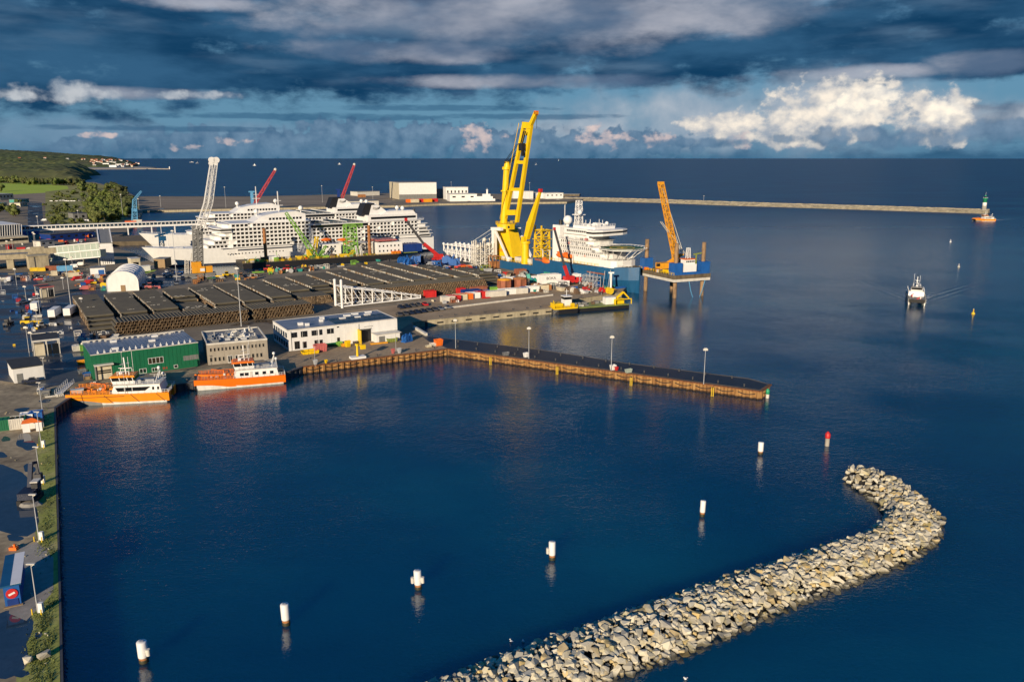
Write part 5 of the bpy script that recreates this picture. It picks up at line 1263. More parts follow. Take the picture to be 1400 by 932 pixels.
mb=MB(); mb.box(2.6,-2.4,zd+3.2,LX-2.6,1.0,zd+4.4); mb.build('bulwark',M['blue'],t)
mb=MB(); xc=jf.p(941,366,0)[0]; mb.box(xc-3.6,-1.6,zd+4.4,xc+3.6,3.4,zd+8); mb.box(xc-2.6,-1.2,zd+8,xc+2.8,2.6,zd+10.2); dh=mb.build('pilot_house',M['ship_white'],t)
mb=MB()
for i in range(5): mb.box(xc-2.2+i*1,-1.26,zd+8.8,xc-1.5+i*1,-1.15,zd+9.6)
mb.build('pane',M['glass'],dh)
mb=MB(); mb.box(xc-3,-1.7,zd+10.2,xc+3,3,zd+10.5); mb.build('house_roof',M['orange'],dh)
mb=MB(); mb.lattice((xc,.6,zd+10.5),(xc,.6,zd+15.5),1.6,1.2,3,.22); mb.build('mast',M['white'],dh)
xk=jf.p(949,371,0)[0]; mb=MB(); mb.beam((xk,-1,zd+3.2),(xk,-1,zd+12.5),.5); mb.beam((xk-1.5,-1,zd+12.5),(xk+3,-1,zd+13),.6); mb.build('deck_crane',M['olive'],t)
mb=MB(); random.seed(15)
for i in range(26): 
    f=random.random(); yv=2+f*(LY-4); xv=lA[0]*yv/LY+random.uniform(-2,3.5); s=random.uniform(.5,1.5); mb=MB(); mb.cb((xv,yv,zd+3.2),(s*1.5,s,s)); mb.build('deck_gear',M[random.choice(['crane_yellow','orange','offwhite','brown'])],t)
mb=MB(); xx=jf.p(942,386,-2)[0]; pts=[(xx+ i*(LX-xx)/8,-2,zd-.2-9.5*math.sin(math.pi*i/8)**.8) for i in range(9)]; mb.path(pts,.25); mb.build('hose',M['lightblue'],t)
mb=MB(); mb.rail([(-2.6,-2.6,zd+3.2),(lA[0]-2.6,LY+2.6,zd+3.2)],1.2,.12,step=2); mb.build('railing',M['yellow'],t)
# crawler crane on the jack-up
cx,cy=LX*.12+lA[0]*.55,LY*.55; wp=jf.w(cx,cy,zd+3.2)
t2=thing('crawler_crane','yellow lattice boom crawler crane standing on the jack-up barge','crane',wp,JAng)
kf=Frame(wp,JAng)
mb=MB()
for y in(-2.6,2.6): mb.box(-4,y-.6,0,4,y+.6,1.4)
mb.build('crawler_track',M['darkgray'],t2)
mb=MB(); mb.box(-2.6,-2.2,1.4,6,2.2,4.2); mb.box(5,-2,1.6,7.6,2,4.6); mb.build('machinery_house',M['orange_yellow'],t2)
mb=MB(); mb.box(-4.2,-2.4,1.8,-2.5,-.6,4.4); cb_=mb.build('cab',M['orange_yellow'],t2); mb=MB(); mb.box(-4.26,-2.46,2.8,-3,-1,4.2); mb.build('cab_window',M['glass'],cb_)
xf,zf_=kf.p(926,362); xt,zt_=kf.p(903.5,251); z0_=wp.z
mb=MB(); foot=Vector((xf,0,zf_-z0_)); tipb=Vector((xt,0,zt_-z0_)); mb.lattice(foot,tipb,2.3,2.0,20,.38,r2=.24); mb.cb((xt,0,zt_-z0_-.5),(2.4,2.2,1.4))
mb.beam((-1.5,0,2),foot,2.2); mb.build('boom',M['orange_yellow'],t2)
xg,zg=kf.p(933,350); mb=MB(); mb.beam((3,-1,4),(xg,-1,zg-z0_+1),.6); mb.beam((3,1,4),(xg,1,zg-z0_+1),.6); mb.beam((6,0,4),(xg,0,zg-z0_+1),.5); mb.build('gantry',M['orange_yellow'],t2)
mb=MB()
for y in(-1,1): mb.beam((xg,y,zg-z0_+1),(xt+.5,y*.7,zt_-z0_-2),.22); mb.beam((xg+1.2,y,zg-z0_+1),(xt+.9,y*.7,zt_-z0_-18),.22)
mb.build('pendant_rope',M['offwhite'],t2)
# ---------------------------------------------------------------- pipelay barge in front of the cruise ship
pb=at(333,368,0); pe=at(546,354,0); PA=math.degrees(math.atan2(pe.y-pb.y,pe.x-pb.x)); pf=Frame(pb,PA); PL=(pe-pb).length
t=thing('pipelay_barge','dark pipelay barge crowded with green and yellow machinery below the cruise ship','barge',(pb.x,pb.y,0),PA)
def q(px_,py_,y=6):
    a_,z=pf.p(px_,py_,y); return Vector((a_,y,z))
mb=MB(); mb.box(0,0,-1,PL,22,3.2); mb.build('hull',[M['black']],t)
mb=MB(); mb.box(0,.4,3.2,PL,22,3.4); mb.build('deck',M['deckbrown'],t)
def blk(name,mat,x0,y0,x1,y1,yl,dep,extra=None):
    a_=q(x0,y1,yl);b_=q(x1,y0,yl); mb=MB(); mb.box(a_.x,yl,max(a_.z,3.4) if y1>345 else a_.z,b_.x,yl+dep,b_.z); return mb.build(name,M[mat],t),a_,b_
d1,a_,b_=blk('deckhouse','ship_white',517,330,550,361,3,12)
mb=MB(); 
for r_ in range(4):
    for i in range(6): mb.box(a_.x+1+i*(b_.x-a_.x-1.5)/6,2.93,5+r_*3.2,a_.x+1.9+i*(b_.x-a_.x-1.5)/6,3.05,6.1+r_*3.2)
mb.build('pane',M['glass'],d1)
blk('house_roof','pink_red',516,327,543,330,2.8,12.5)
blk('lifeboat','orange',536,343,548,348.5,1.2,2.4)
blk('store_container','deepblue',549,333,577,345,4,10); blk('store_container','olive',553,344,571,350,2,4); 
d2,a2,b2=blk('deckhouse','ship_white',436,333,466,361,9,10)
mb=MB()
for r_ in range(3):
    for i in range(5): mb.box(a2.x+1+i*2.4,8.93,6+r_*3,a2.x+2+i*2.4,9.05,7.1+r_*3)
mb.build('pane',M['glass'],d2)
d3,a3,b3=blk('deckhouse','offwhite',484,331,516,361,10,9)
mb=MB()
for r_ in range(3):
    for i in range(5): mb.box(a3.x+1+i*2.6,9.93,6+r_*3,a3.x+2+i*2.6,10.05,7.1+r_*3)
mb.build('pane',M['glass'],d3)
for x in(438,461): 
    a_=q(x,330,7.5); b_=q(x+15,326,7.5); mb=MB(); mb.loft([[(a_.x+(b_.x-a_.x)*k/5,7+1.3*math.cos(u)*max(.2,math.sin(math.pi*(k+.4)/5.8)),a_.z+1+1.2*math.sin(u)*max(.2,math.sin(math.pi*(k+.4)/5.8))) for u in [j*math.pi/3 for j in range(6)]] for k in range(6)],0); mb.build('lifeboat',M['orange'],t)
for x,yt in((364,312),(506,308)):
    a_=q(x,358,5);b_=q(x,yt,5); mb=MB(); mb.cyl((a_.x,5,3),(a_.x,5,b_.z),1.0,n=10); mb.build('spud',M['rust_orange'],t)
a_=q(480,352,6);b_=q(480,308,6); mb=MB(); mb.lattice((a_.x,6,3.4),(a_.x,6,b_.z),7.5,6.5,7,.55,r2=.4,side=(1,0,0)); mb.lattice((a_.x-4,5,b_.z),(a_.x+8,5,b_.z),2,2,4,.35); mb.build('green_tower',M['lime'],t)
def boom(name,mat,p0,p1,yl,w0,w1,n,r):
    mb=MB(); mb.lattice(q(*p0,yl),q(*p1,yl),w0,w1,n,r); return mb.build(name,M[mat],t)
boom('crane_boom','lime',(434,354),(391,291),4,3,1.4,11,.35)
boom('crane_boom','lime',(434,354),(446,336),4,1.6,1,4,.3)
boom('crane_boom','yellow',(474,352),(484,342),3,1.8,1,4,.4)
boom('crane_boom','yellow',(429,352),(433,324),7,2.2,1.6,5,.4)
blk('crane_base','lime',442,349,450,358,3,4); blk('crane_base','yellow',466,347,476,356,2,4); blk('crane_base','yellow',421,341,427,352,3,3); blk('tank','yellow',407,350,418,361,1.5,5); blk('winch','darkgray',412,353,428,361,6,4); blk('cabin','white',368,350,378,362,2,4)
random.seed(31)
for i in range(46):
    xx=random.uniform(2,PL-20); s=random.uniform(.7,1.9); mb=MB(); yy=random.uniform(1,6); mb.cb((xx,yy,3.4),(s*1.7,s,s*random.uniform(.7,1.7)))
    if random.random()<.5: mb.beam((xx,yy,3.4+s),(xx+random.uniform(-2,2),yy,3.4+s*3.2),.25)
    mb.build('deck_gear',M[['green','lime','yellow','offwhite','darkgray','rust','lime','yellow','offwhite','brown','teal','red'][i%12]],t)
mb=MB()
for x in(490,496): mb.lattice(q(x,357,2),q(x-4,336,2),1.2,.8,6,.2)
mb.build('gangway_frame',M['white'],t)
mb=MB(); mb.rail([(0,.3,3.4),(PL,.3,3.4)],1.2,.1,step=2.4); mb.build('railing',M['yellow'],t)
# ---------------------------------------------------------------- twin mast crane
o=at(271,377); t=thing('harbour_crane','grey twin mast crane with two white lattice booms and orange machine house','crane',(o.x,o.y,2.5),30); kf=Frame(o,30)
def kq(px_,py_,y=0):
    a_,z=kf.p(px_,py_,y); return Vector((a_,y,z-2.5))
mb=MB(); mb.box(-7,-3,0,9,3,1.6); mb.box(-6,-5,0,-2,5,.9); mb.box(4,-5,0,8,5,.9); mb.build('undercarriage',M['gray'],t)
a_=kq(263,378);b_=kq(290,371.5); mb=MB(); mb.box(a_.x,-2.4,1.8,b_.x,2.4,5.2); mh=mb.build('machine_house',M['orange_yellow'],t)
mb=MB(); mb.box(a_.x+4,-2.46,2.6,a_.x+6.5,-2.38,4.2); mb.build('house_sign',M['tarp'],mh)
a_=kq(262,371.5); mb=MB(); mb.box(a_.x,-1.8,5.2,a_.x+5,1.8,7.8); mb.build('operator_cab',M['orange_yellow'],t)
for x in(267.5,274.5):
    lo=kq(x+1,372);hi=kq(x-1.2,309); mb=MB(); mb.lattice((lo.x,0,5.2),hi,2.1,2.1,18,.5,r2=.3); mb.build('mast',M['gray'],t)
for dx in(0,6.2):
    lo=kq(270+dx*.9,314,-1.5); kn=kq(281.5+dx,278,-1.5); hi=kq(289.5+dx,221,-1.5); mb=MB(); mb.lattice(lo,kn,2.0,2.0,7,.26,r2=.13); mb.lattice(kn,hi,2.0,1.3,14,.26,r2=.13); mb.cyl(hi+Vector((0,-1,.8)),hi+Vector((0,1,.8)),1.6,n=12); mb.cyl(hi+Vector((-.6,-.8,-1)),hi+Vector((-.6,.8,-1)),1.1,n=10); mb.build('boom',M['white'],t)
mb=MB(); mb.beam(kq(263,368),kq(262,346),.3);mb.beam(kq(259,368),kq(262,346),.3); mb.lattice(kq(255,374),kq(255,356),1.6,1.6,5,.25); mb.lattice(kq(262.5,375),kq(262.5,357),1.6,1.6,5,.25); mb.build('stair_frame',M['offwhite'],t)
# two red lattice cranes beyond the ships
def red_crane(label,base,foot,tip,colr,bodycol,zq=2.5,ttop=None):
    o=at(*base,zq); t=thing('harbour_crane',label,'crane',(o.x,o.y,zq),25,'red boomed cranes beyond the cruise ships'); f=Frame(o,25)
    def z_(p): a_,z=f.p(*p); return Vector((a_,0,z-zq))
    mb=MB(); mb.box(-7,-5,0,7,5,3.5); mb.box(-5,-4,3.5,4,4,6); mb.build('undercarriage',M['darkgray'],t)
    mb=MB(); a_=z_(ttop); mb.beam((a_.x,0,3),a_,3.2); mb.cb((a_.x,0,a_.z),(7,4,1.6)); mb.build('tower',M[bodycol],t)
    mb=MB(); mb.lattice(z_(foot),z_(tip),3.4,2,14,.7,r2=.5); mb.build('boom',M[colr],t)
    mb=MB(); a_=z_(tip); mb.sph(a_,2.1,8); mb.build('boom_tip',M['offwhite'],t)
red_crane('red lattice crane with pale blue tower left of the two ship funnels',(344,287),(346,282),(376.5,232),'crane_red','lightblue',ttop=(344,263))
red_crane('red lattice crane with dark blue tower behind the ship funnels',(463,277),(467,272),(484.5,225),'crane_red','deepblue',ttop=(462.5,260))
# telescopic mobile cranes
def mobile_crane(label,base,mid,tip,y=0,body='red',w=1.6):
    o=at(*base); t=thing('mobile_crane',label,'crane',(o.x,o.y,2.5),30,'red mobile cranes'); f=Frame(o,30)
    def z_(p): a_,z=f.p(*p); return Vector((a_,0,z-2.5))
    mb=MB(); mb.box(-5,-1.4,.9,7,1.4,2.3); mb.box(5,-1.3,2.3,7.2,1.3,3.4)
    mb.build('carrier',M[body],t)
    for x in(-4,-2.4,1,2.6,5.6):
        mb=MB(); mb.cyl((x,-1.5,.7),(x,1.5,.7),.7,n=12); mb.build('wheel',M['rubber'],t)
    mb=MB(); mb.box(-2.5,-1.3,2.4,3,1.3,4.4); mb.build('superstructure',M[body],t)
    mb=MB(); mb.beam(z_(base)+Vector((0,0,3.5)),z_(mid),w*1.2); mb.build('boom_base',M[body],t)
    mb=MB(); mb.beam(z_(mid),z_(tip),w*.75); mb.build('boom_extension',M['darkgray'],t)
    mb=MB(); a_=z_(tip); mb.cb((a_.x,0,a_.z-.5),(w*.9,w*.8,w*1.1)); mb.build('boom_tip',M[body],t)
    return t
mobile_crane('red mobile crane with black boom leaning left beside the blue machinery',(599,357),(579,333),(555,301),w=1.6)
mobile_crane('red and black telescopic crane working before the white ship bridge',(777,389),(771.5,363),(758,313),w=1.15)
# ---------------------------------------------------------------- white stinger trusses
def truss_row(name,label,pA,pB,h_px,dep,n,ang=None):
    pass
a=at(607,352);b=at(655,362); L=(b-a).length; f=Frame(a,math.degrees(math.atan2(b.y-a.y,b.x-a.x)))
t=thing('pipe_stinger','white tubular stinger truss standing at the stern of the crane ship','stinger',(a.x,a.y,2.5),math.degrees(f.a))
ztop=f.p(607,334)[1]-2.5
n=8; mb=MB(); mb2=MB()
for i in range(n+1):
    x=L*i/n; z=ztop*(1+.12*i/n)
    for y in(0,9): 
        mb.cyl((x,y,0),(x,y,z),.42,n=6); mb.sph((x,y,z+.4),.9,6)
        if i<n: mb2.beam((x,y,.5),(x+L/n,y,z-.5),.32); mb2.beam((x+L/n,y,.5),(x,y,z-.5),.32)
    mb2.beam((x,0,z),(x,9,z),.4); mb2.beam((x,0,z*.5),(x,9,z*.5),.3); mb2.beam((x,0,.5),(x,9,z),.28)
for z in(.5,ztop*.5,ztop):
    for y in(0,9): mb.beam((0,y,z),(L,y,z*(1.12 if z==ztop else 1)),.5)
mb.build('post',M['white'],t); mb2.build('bracing',M['white'],t)
a=at(651,366);b=at(672,362);f=Frame(a,15); ztop2=f.p(655,330)[1]-2.5
t=thing('pipe_stinger','dense white tubular stinger section with rounded joints beside the orange frames','stinger',(a.x,a.y,2.5),20)
mb=MB(); random.seed(2)
L2_=11
for i in range(5):
    for y in(0,4,8):
        x=L2_*i/4; mb.cyl((x,y,0),(x,y,ztop2*random.uniform(.85,1.05)),.4,n=6)
        for z in(2.2,5,7.6,10): 
            if z<ztop2: mb.beam((x,y,z),(x+L2_/4*(i<4),y,z+random.choice([-1.5,1.5])),.35)
for i in range(7): mb.sph((random.uniform(0,L2_),random.uniform(0,6),ztop2*random.uniform(.8,1.05)),1.3,8)
for z in(2.2,7.6): mb.box(-.3,-.4,z,L2_+.3,8.4,z+.3)
mb.build('frame',M['offwhite'],t)
a=at(468,421);b=at(575,409); L=(b-a).length; f=Frame(a,math.degrees(math.atan2(b.y-a.y,b.x-a.x)))
t=thing('pipe_stinger','white tapering stinger truss lying in front of the pipe stacks','stinger',(a.x,a.y,2.5),math.degrees(f.a))
zt=f.p(472,392)[1]-2.5; ze=f.p(573,405)[1]-2.5
mb=MB();mb2=MB(); n=8
zz=lambda u:zt+(max(1.6,ze)-zt)*u
for y in(0,7):
    mb.cyl((0,y,.6),(L,y,.6),.38,n=6); mb.cyl((0,y,zt),(L,y,zz(1)),.34,n=6)
    for i in range(n+1):
        u=i/n; x=L*u; mb2.cyl((x,y,.6),(x,y,zz(u)+.5),.3,n=6); 
        if i<n: mb2.beam((x,y,zz(u)),(x+L/n,y,.6),.24); mb2.beam((x,y,zz(u)*.5),(x+L/n,y,zz(u+1/n)*.5),.18)
for i in range(n+1):
    u=i/n; x=L*u; mb2.beam((x,0,.6),(x,7,.6),.3); mb2.beam((x,0,zz(u)),(x,7,zz(u)),.26)
    if i<n: mb2.beam((x,0,zz(u)),(x+L/n,7,zz(u+1/n)),.2)
zp=f.p(466,384)[1]-2.5
for y,k in((0,1),(7,.95)): mb.cyl((0,y,0),(0,y,zp*k+(.5 if y else 0)),.62,n=8); mb.sph((0,y,zp*k),.7,6)
mb.build('chord',M['white'],t); mb2.build('bracing',M['white'],t)
# blue winch machinery, orange frames, tanks
def machine(label,p,mat,seed,n=8,s=1.4,name='winch_unit',cat='machine',group='blue winches and reels on the pipe quay'):
    random.seed(seed); P=at(*p); mb=MB()
    mb.box(-s*1.6,-s,0,s*1.6,s,s*.45)
    for i in range(2): 
        y=(-.5+i)*s*1.2; mb.cyl((-s*.4,y-.25*s,s*1.2),(-s*.4,y+.25*s,s*1.2),s*1.05,n=14); mb.cyl((-s*.4,y-.35*s,s*1.2),(-s*.4,y+.35*s,s*1.2),s*.35,n=10)
    for i in range(n): mb.cb((random.uniform(-s*1.4,s*1.4),random.uniform(-s,s),s*.4),(random.uniform(.3,.9)*s,random.uniform(.3,.9)*s,random.uniform(.6,2.0)*s))
    mb.beam((s,0,s),(s*1.6,0,s*2.6),s*.3); mb.beam((s*1.6,-s,s*.3),(s*1.2,-s,s*2.2),s*.22)
    return single(mb,name,M[mat],label,cat,P,random.uniform(0,60),group)
for i,(p,m_,s,lb) in enumerate([((551,361),'blue',2.0,'blue reel machine left of the others behind the pipe stacks'),((560,366),'blue',2.4,'large round blue reel at the pipe stack edge'),((568,360),'blue',2.0,'blue winch behind the large round reel'),((577,359),'navy',1.8,'dark navy winch between blue machines'),((585,361),'navy',1.5,'small navy machine left of the red crane foot'),((596,365),'blue',1.7,'small blue machine in front of the red crane'),((613,361),'blue',2.3,'blue machine at the foot of the white stinger'),((622,364),'blue',2.0,'blue machine with bars beside the orange cradle'),((573,368),'navy',1.2,'low navy machine beside the large reel'),((588,368),'blue',1.0,'tiny blue machine near the pipe ends')]):
    machine(lb,p,m_,50+i,s=s)
def frame_stack(label,p,mat,L=5,W=3,Hh=3,group=None,name='cargo_frame',ang=30,z=2.5):
    P=at(*p,z); mb=MB()
    for x in(0,L/2,L):
        for y in(0,W): mb.beam((x,y,0),(x,y,Hh),.35)
    for z in(.2,Hh*.5,Hh): 
        for y in(0,W): mb.beam((0,y,z),(L,y,z),.3)
        for x in(0,L/2,L): mb.beam((x,0,z),(x,W,z),.3)
    mb.box(.3,.3,.3,L-.3,W-.3,Hh*.55)
    return single(mb,name,M[mat],label,'frame',P,ang,group)
frame_stack('tall orange cargo frames at the crane ship stern',(673,367),'rust_orange',5,4,7)
frame_stack('low yellow green frame before the dense white stinger',(660,371),'olive',5,3,3)
frame_stack('long orange cradle lying beside the blue machines',(625,370),'orange',9,3,2.2)
frame_stack('red cargo frame left of the pipe edge behind stacks',(527,366),'red',7,3,2.4)
frame_stack('small cream crate by the large round reel',(538,368),'cream',4,3,2)
for p,m_,lb in(((461,352.5),'lime','pale green skip left of its twin on the far quay edge'),((468,352),'lime','pale green skip right of its twin on the far quay edge'),((483,351),'teal','teal skip on the far quay edge')):
    pass
# tall brown tanks
for p,lb in(((690,397),'tall rust brown tank with yellow lid among the containers'),((711,395),'tall rust brown tank with open orange rim among the containers')):
    P=at(*p); mb=MB(); mb.prism([(3.4*math.cos(i*math.pi/4+.39),3.4*math.sin(i*math.pi/4+.39)) for i in range(8)],0,5.2)
    for i in range(8): mb.beam((3.45*math.cos(i*math.pi/4+.39),3.45*math.sin(i*math.pi/4+.39),0),(3.45*math.cos(i*math.pi/4+.39),3.45*math.sin(i*math.pi/4+.39),5.2),.4)
    t=thing('steel_tank',lb,'tank',(P.x,P.y,2.5),30,'brown steel tanks'); mb.build('tank_body',M['brownred'],t)
    mb=MB(); mb.lathe([(3.7,5.2),(3.7,5.5),(1,6.0),(.05,6.05)],n=8); mb.build('lid',M['orange_yellow' if 'yellow' in lb else 'rust_orange'],t)
# ---------------------------------------------------------------- containers
CL_=[((605,414),'offwhite','white container at the left end of the colourful front row',24,6,2.6),((613,412.5),'red','red container with white door second in the front row',24,6,2.6),
((622,411),'cream','cream container between red and orange ones',24,6,2.6),((630,410),'orange','orange container in the middle of the front row',24,6,2.6),((640,408.5),'white','white container between the orange and the red one',24,6,2.6),
((651,407),'red','bright red container at the right of the colourful front row',24,6,2.6),((665,406.5),'offwhite','pale grey long container before the blue bins',24,10,2.6),((684,403.5),'white','white container with grey roof long and low',24,10,2.6),
((688,394.5),'white','tall white container block behind the long low one',24,7,5.2),((706,402),'offwhite','white container left of the small blue one',24,6,2.6),((714,400.5),'blue','small blue container in the right row',24,3,2.6),
((722,399.5),'white','white container right of the small blue one',24,6,2.6),((735,397.8),'cream','cream container beside the brown orange one',24,6,2.6),((744,397),'rust_orange','brown orange container at the end of the right row',24,4,2.6),
((738,391),'white','large white two storey container with dark lettering',24,12,5.4),((764,391.5),'white','white container right of the lettered block',24,6,2.6),((783,387),'white','upright white container beside the red telescopic crane',24,6,4.6),((797,386),'white','long white container before the blue bow',24,10,3.0),
((560,369),'cream','cream container among the blue reels',24,5,2.4),((730,384),'white','low white container below the blue hull',24,6,2.2),((745,383),'offwhite','pale container stack under the hull scaffold',24,8,3),
((706,376),'brownred','brown container on the quay below the blue hull',24,6,3),((747,379),'teal','teal container on scaffolding beside the ship',24,6,2.6),((626,402),'red','red container behind the front row near pipe ends',24,4,2.6),((633,404),'deepblue','dark blue bundle of frames behind the front row',24,9,2.4),((645,400),'brownred','brown container behind the dark blue frames',24,8,2.6),
((582,407),'red','red crate left of the white stinger tip',24,4,3),((588,406.5),'red','red crate right of its twin at the stinger tip',24,3,3),((672,398),'lime','lime green flat rack behind the white containers',24,5,1.6)]
for p,m_,lb,ang,L,Hh in CL_:
    c_=container(p,m_,lb,ang,L,Hh,W=3.2)
    if 'lettering' in lb:
        P=c_.location; t_=c_
        tx=bpy.data.curves.new('lettering','FONT'); tx.body='BOKA'; tx.size=2.0; tx.extrude=.02
        # mesh version of the letters, on the container's near side
        ob=bpy.data.objects.new('tmp_text',tx); COL.objects.link(ob); dg=bpy.context.evaluated_depsgraph_get(); me=bpy.data.meshes.new_from_object(ob.evaluated_get(dg)); bpy.data.objects.remove(ob)
        me.materials.clear(); me.materials.append(M['darkgray']); o=bpy.data.objects.new('lettering',me); COL.objects.link(o); o.parent=t_; o.location=(3.6,-.06,2.9); o.rotation_euler=(math.pi/2,0,0)
# left side containers and sheds
for p,m_,lb,ang,L,Hh in [((-6,590),'green','green container at the picture edge beside the pale sheds',24,6.2,2.6),((13.5,588),'offwhite','pale container with brown roof next to the green one',24,3,2.6),((27.5,582),'white','white container between the pale and the blue one',24,2.8,2.6),((40.5,580),'blue','bright blue container beside the orange canopy',24,2.8,2.7),
 ((78,371),'lightblue','light blue container below the gangway',24,8,2.8),((41,371),'yellow','yellow skip left of its twin under the concrete ramp',24,4,1.8),((51,371),'yellow','yellow skip right of its twin under the concrete ramp',24,4,1.8),((62,370),'brownred','brown container beside the two yellow skips',24,7,2.4),((70,377),'cream','small cream container in the rail yard',24,3,2.4),((93,379),'cream','cream container beside the red van',24,6,2.2),
 ((110,480),'lime','lime green skip left of the green hall',34,3.4,1.7),((117.5,479.5),'lime','small lime green skip right of its twin by the green hall',34,2.2,1.7),((100,480.5),'offwhite','small white box beside the lime skips',34,2,1.8),((171,307),'orange','orange container below the viaduct end',20,10,3.2),((182,305),'offwhite','white container beside orange ones under the viaduct',20,8,3),((195,307),'rust_orange','rusty orange container right under the viaduct',20,12,3),((106,302),'white','white container near the wooded bank',20,10,3)]:
    container(p,m_,lb,ang,L,Hh,W=2.6)
# ---------------------------------------------------------------- work barge and tug in front of the container quay
a=at(757,429,0);b=at(860,421,0); f=Frame(a,math.degrees(math.atan2(b.y-a.y,b.x-a.x))); L=(b-a).length
t=thing('work_barge','low dark work barge with olive deck moored along the container quay','barge',(a.x,a.y,0),math.degrees(f.a))
mb=MB(); mb.box(0,0,-1,L,11,1.5); mb.build('hull',[M['black']],t)
mb=MB(); mb.box(0,.3,1.5,L,11,1.65); mb.box(0,0,1.4,L,.4,1.8); mb.build('deck',M['olive'],t)
mb=MB(); random.seed(5)
for i in range(16): xx=random.uniform(10,L-4); mb=MB(); mb.cb((xx,random.uniform(2,9),1.65),(random.uniform(.8,2.4),random.uniform(.6,1.6),random.uniform(.4,1.4))); mb.build('deck_gear',M[random.choice(['offwhite','brown','gray'])],t)
xx=L*.80; mb=MB(); mb.cb((xx,5,1.65),(5,3,3)); mb.build('deckhouse',M['white'],t)
mb=MB(); mb.cb((xx+4,5,1.65),(5,4,2.2)); mb.beam((xx+3,5,3.5),(xx+7,5,6.5),.8); mb.beam((xx+7,5,6.5),(xx+10,5,3.5),.6); mb.path([(xx+1,1,1.65),(xx+1,1,4),(xx+9,1,4),(xx+9,1,1.65)],.35); mb.build('deck_excavator',M['crane_yellow'],t)
a2=at(757,430,0); t=thing('tug','yellow pusher tug with white wheelhouse at the end of the work barge','tug',(a2.x,a2.y-.5,0),math.degrees(f.a))
mb=MB(); mb.loft([[(0,1,-1),(0,1,2),(0,6,2),(0,6,-1)],[(2.5,0,-1),(2,-.2,2),(2,7.2,2),(2.5,7,-1)],[(11,0,-1),(11.6,-.2,2),(11.6,7.2,2),(11,7,-1)]],0); mb.build('hull',[M['black']],t)
mb=MB(); mb.box(.6,.3,2,11.4,6.8,2.6); mb.cb((3,3.5,2.6),(4,4.4,1.8)); mb.cb((9.5,1.5,2.6),(1.4,1.4,1.6)); mb.rail([(.6,.3,2.6),(11.4,.3,2.6)],1,.14,step=1.4); mb.beam((1,1,2.6),(.2,1,6),.3); mb.build('deckhouse',M['crane_yellow'],t)
mb=MB(); mb.cb((8,4.4,2.6),(3.4,3.4,3)); mb.build('wheelhouse',M['white'],t)
mb=MB(); mb.cb((8,4.4,5.6),(3.2,3.2,1.2)); mb.build('wheelhouse_window',M['glass'],t)
mb=MB(); mb.cb((8,4.4,6.8),(3.8,3.8,.3)); mb.beam((8,4.4,7),(8,4.4,10),.2); mb.beam((7,4.4,9),(9,4.4,9),.15); mb.build('wheelhouse_roof',M['white'],t)
o=at(835,398); t=thing('mooring_mast','white mooring mast with floodlight head on the barge quay','mast',(o.x,o.y,2.5)); mb=MB(); mb.cyl((0,0,0),(0,0,8.6),.55,.5,n=10); mb.build('pole',M['white'],t); mb=MB(); mb.cb((0,0,8.6),(2.6,1.2,.7)); mb.build('head',M['white'],t)
# scaffold beside the bow and mooring lines
P=at(792,392); t=thing('scaffold','grey tube scaffold stair between quay and blue bow','scaffold',(P.x,P.y,2.5),CA)
mb=MB()
for i in range(6):
    for y in(0,3): mb.beam((i*2.4,y,0),(i*2.4,y,8-abs(i-3)*.8),.18)
    mb.beam((i*2.4,0,6-abs(i-3)*.5),(i*2.4,3,6),.16)
    if i<5: 
        for z in(2,4,6): mb.beam((i*2.4,0,z),(i*2.4+2.4,0,z),.16); mb.beam((i*2.4,3,z),(i*2.4+2.4,3,z),.16)
        mb.beam((i*2.4,0,1),(i*2.4+2.4,0,5),.16)
mb.build('tube_frame',M['galv'],t)
def rope(label,p0,p1):
    p0=Vector(p0);p1=Vector(p1); mb=MB(); pts=[p0.lerp(p1,i/8)-Vector((0,0,1.2*math.sin(math.pi*i/8))) for i in range(9)]
    o=p1; mb.path([q-o for q in pts],.22); single(mb,'mooring_line',M['offwhite'],label,'rope',p1,0,'mooring lines of the crane ship')
bowp=cf.w(CL*.93,2.5,11); bow2=cf.w(CL*.80,.4,9)
rope('pale mooring line falling from the bow to the barge quay',bowp,at(829,401)); rope('pale mooring line beside the one from the bow tip',bowp+Vector((-3,-1,-.5)),at(822,403)); rope('pale mooring line from the blue hull side to the quay',bow2,at(797,396))
# ---------------------------------------------------------------- terminal buildings on the left
def box_on(name,label,cat,pA,pB,dep,z0,z1,wall,roof,zb=2.5,**k):
    a=at(*pA,zb);b=at(*pB,zb);L=(b-a).length; ang=math.degrees(math.atan2(b.y-a.y,b.x-a.x)); t=thing(name,label,cat,(a.x,a.y,zb),ang)
    mb=MB(); mb.box(0,0,z0,L,dep,z1); mb.build('wall',M[wall],t)
    mb=MB(); mb.box(-.3,-.3,z1,L+.3,dep+.3,z1+.4); mb.build('roof',M[roof],t)
    return t,L,Frame(a,ang)
t,L,f=box_on('terminal_hall','dark glass ferry terminal with white roof at the left picture edge','building',(-55,336),(30,330),40,0,13,'blueglass','white')
mb=MB()
for i in range(26): mb.beam((i*L/25,-.3,.2),(i*L/25+1.2,-.1,13),.35)
mb.build('facade_frame',M['white'],t)
mb=MB(); mb.box(0,-14,0,L,-.5,5); lw=mb.build('base_building',M['cream'],t)
mb=MB()
for i in range(18): mb.box(2+i*L/19,-14.08,2.0,4+i*L/19,-13.9,4)
mb.build('pane',M['glass'],lw)
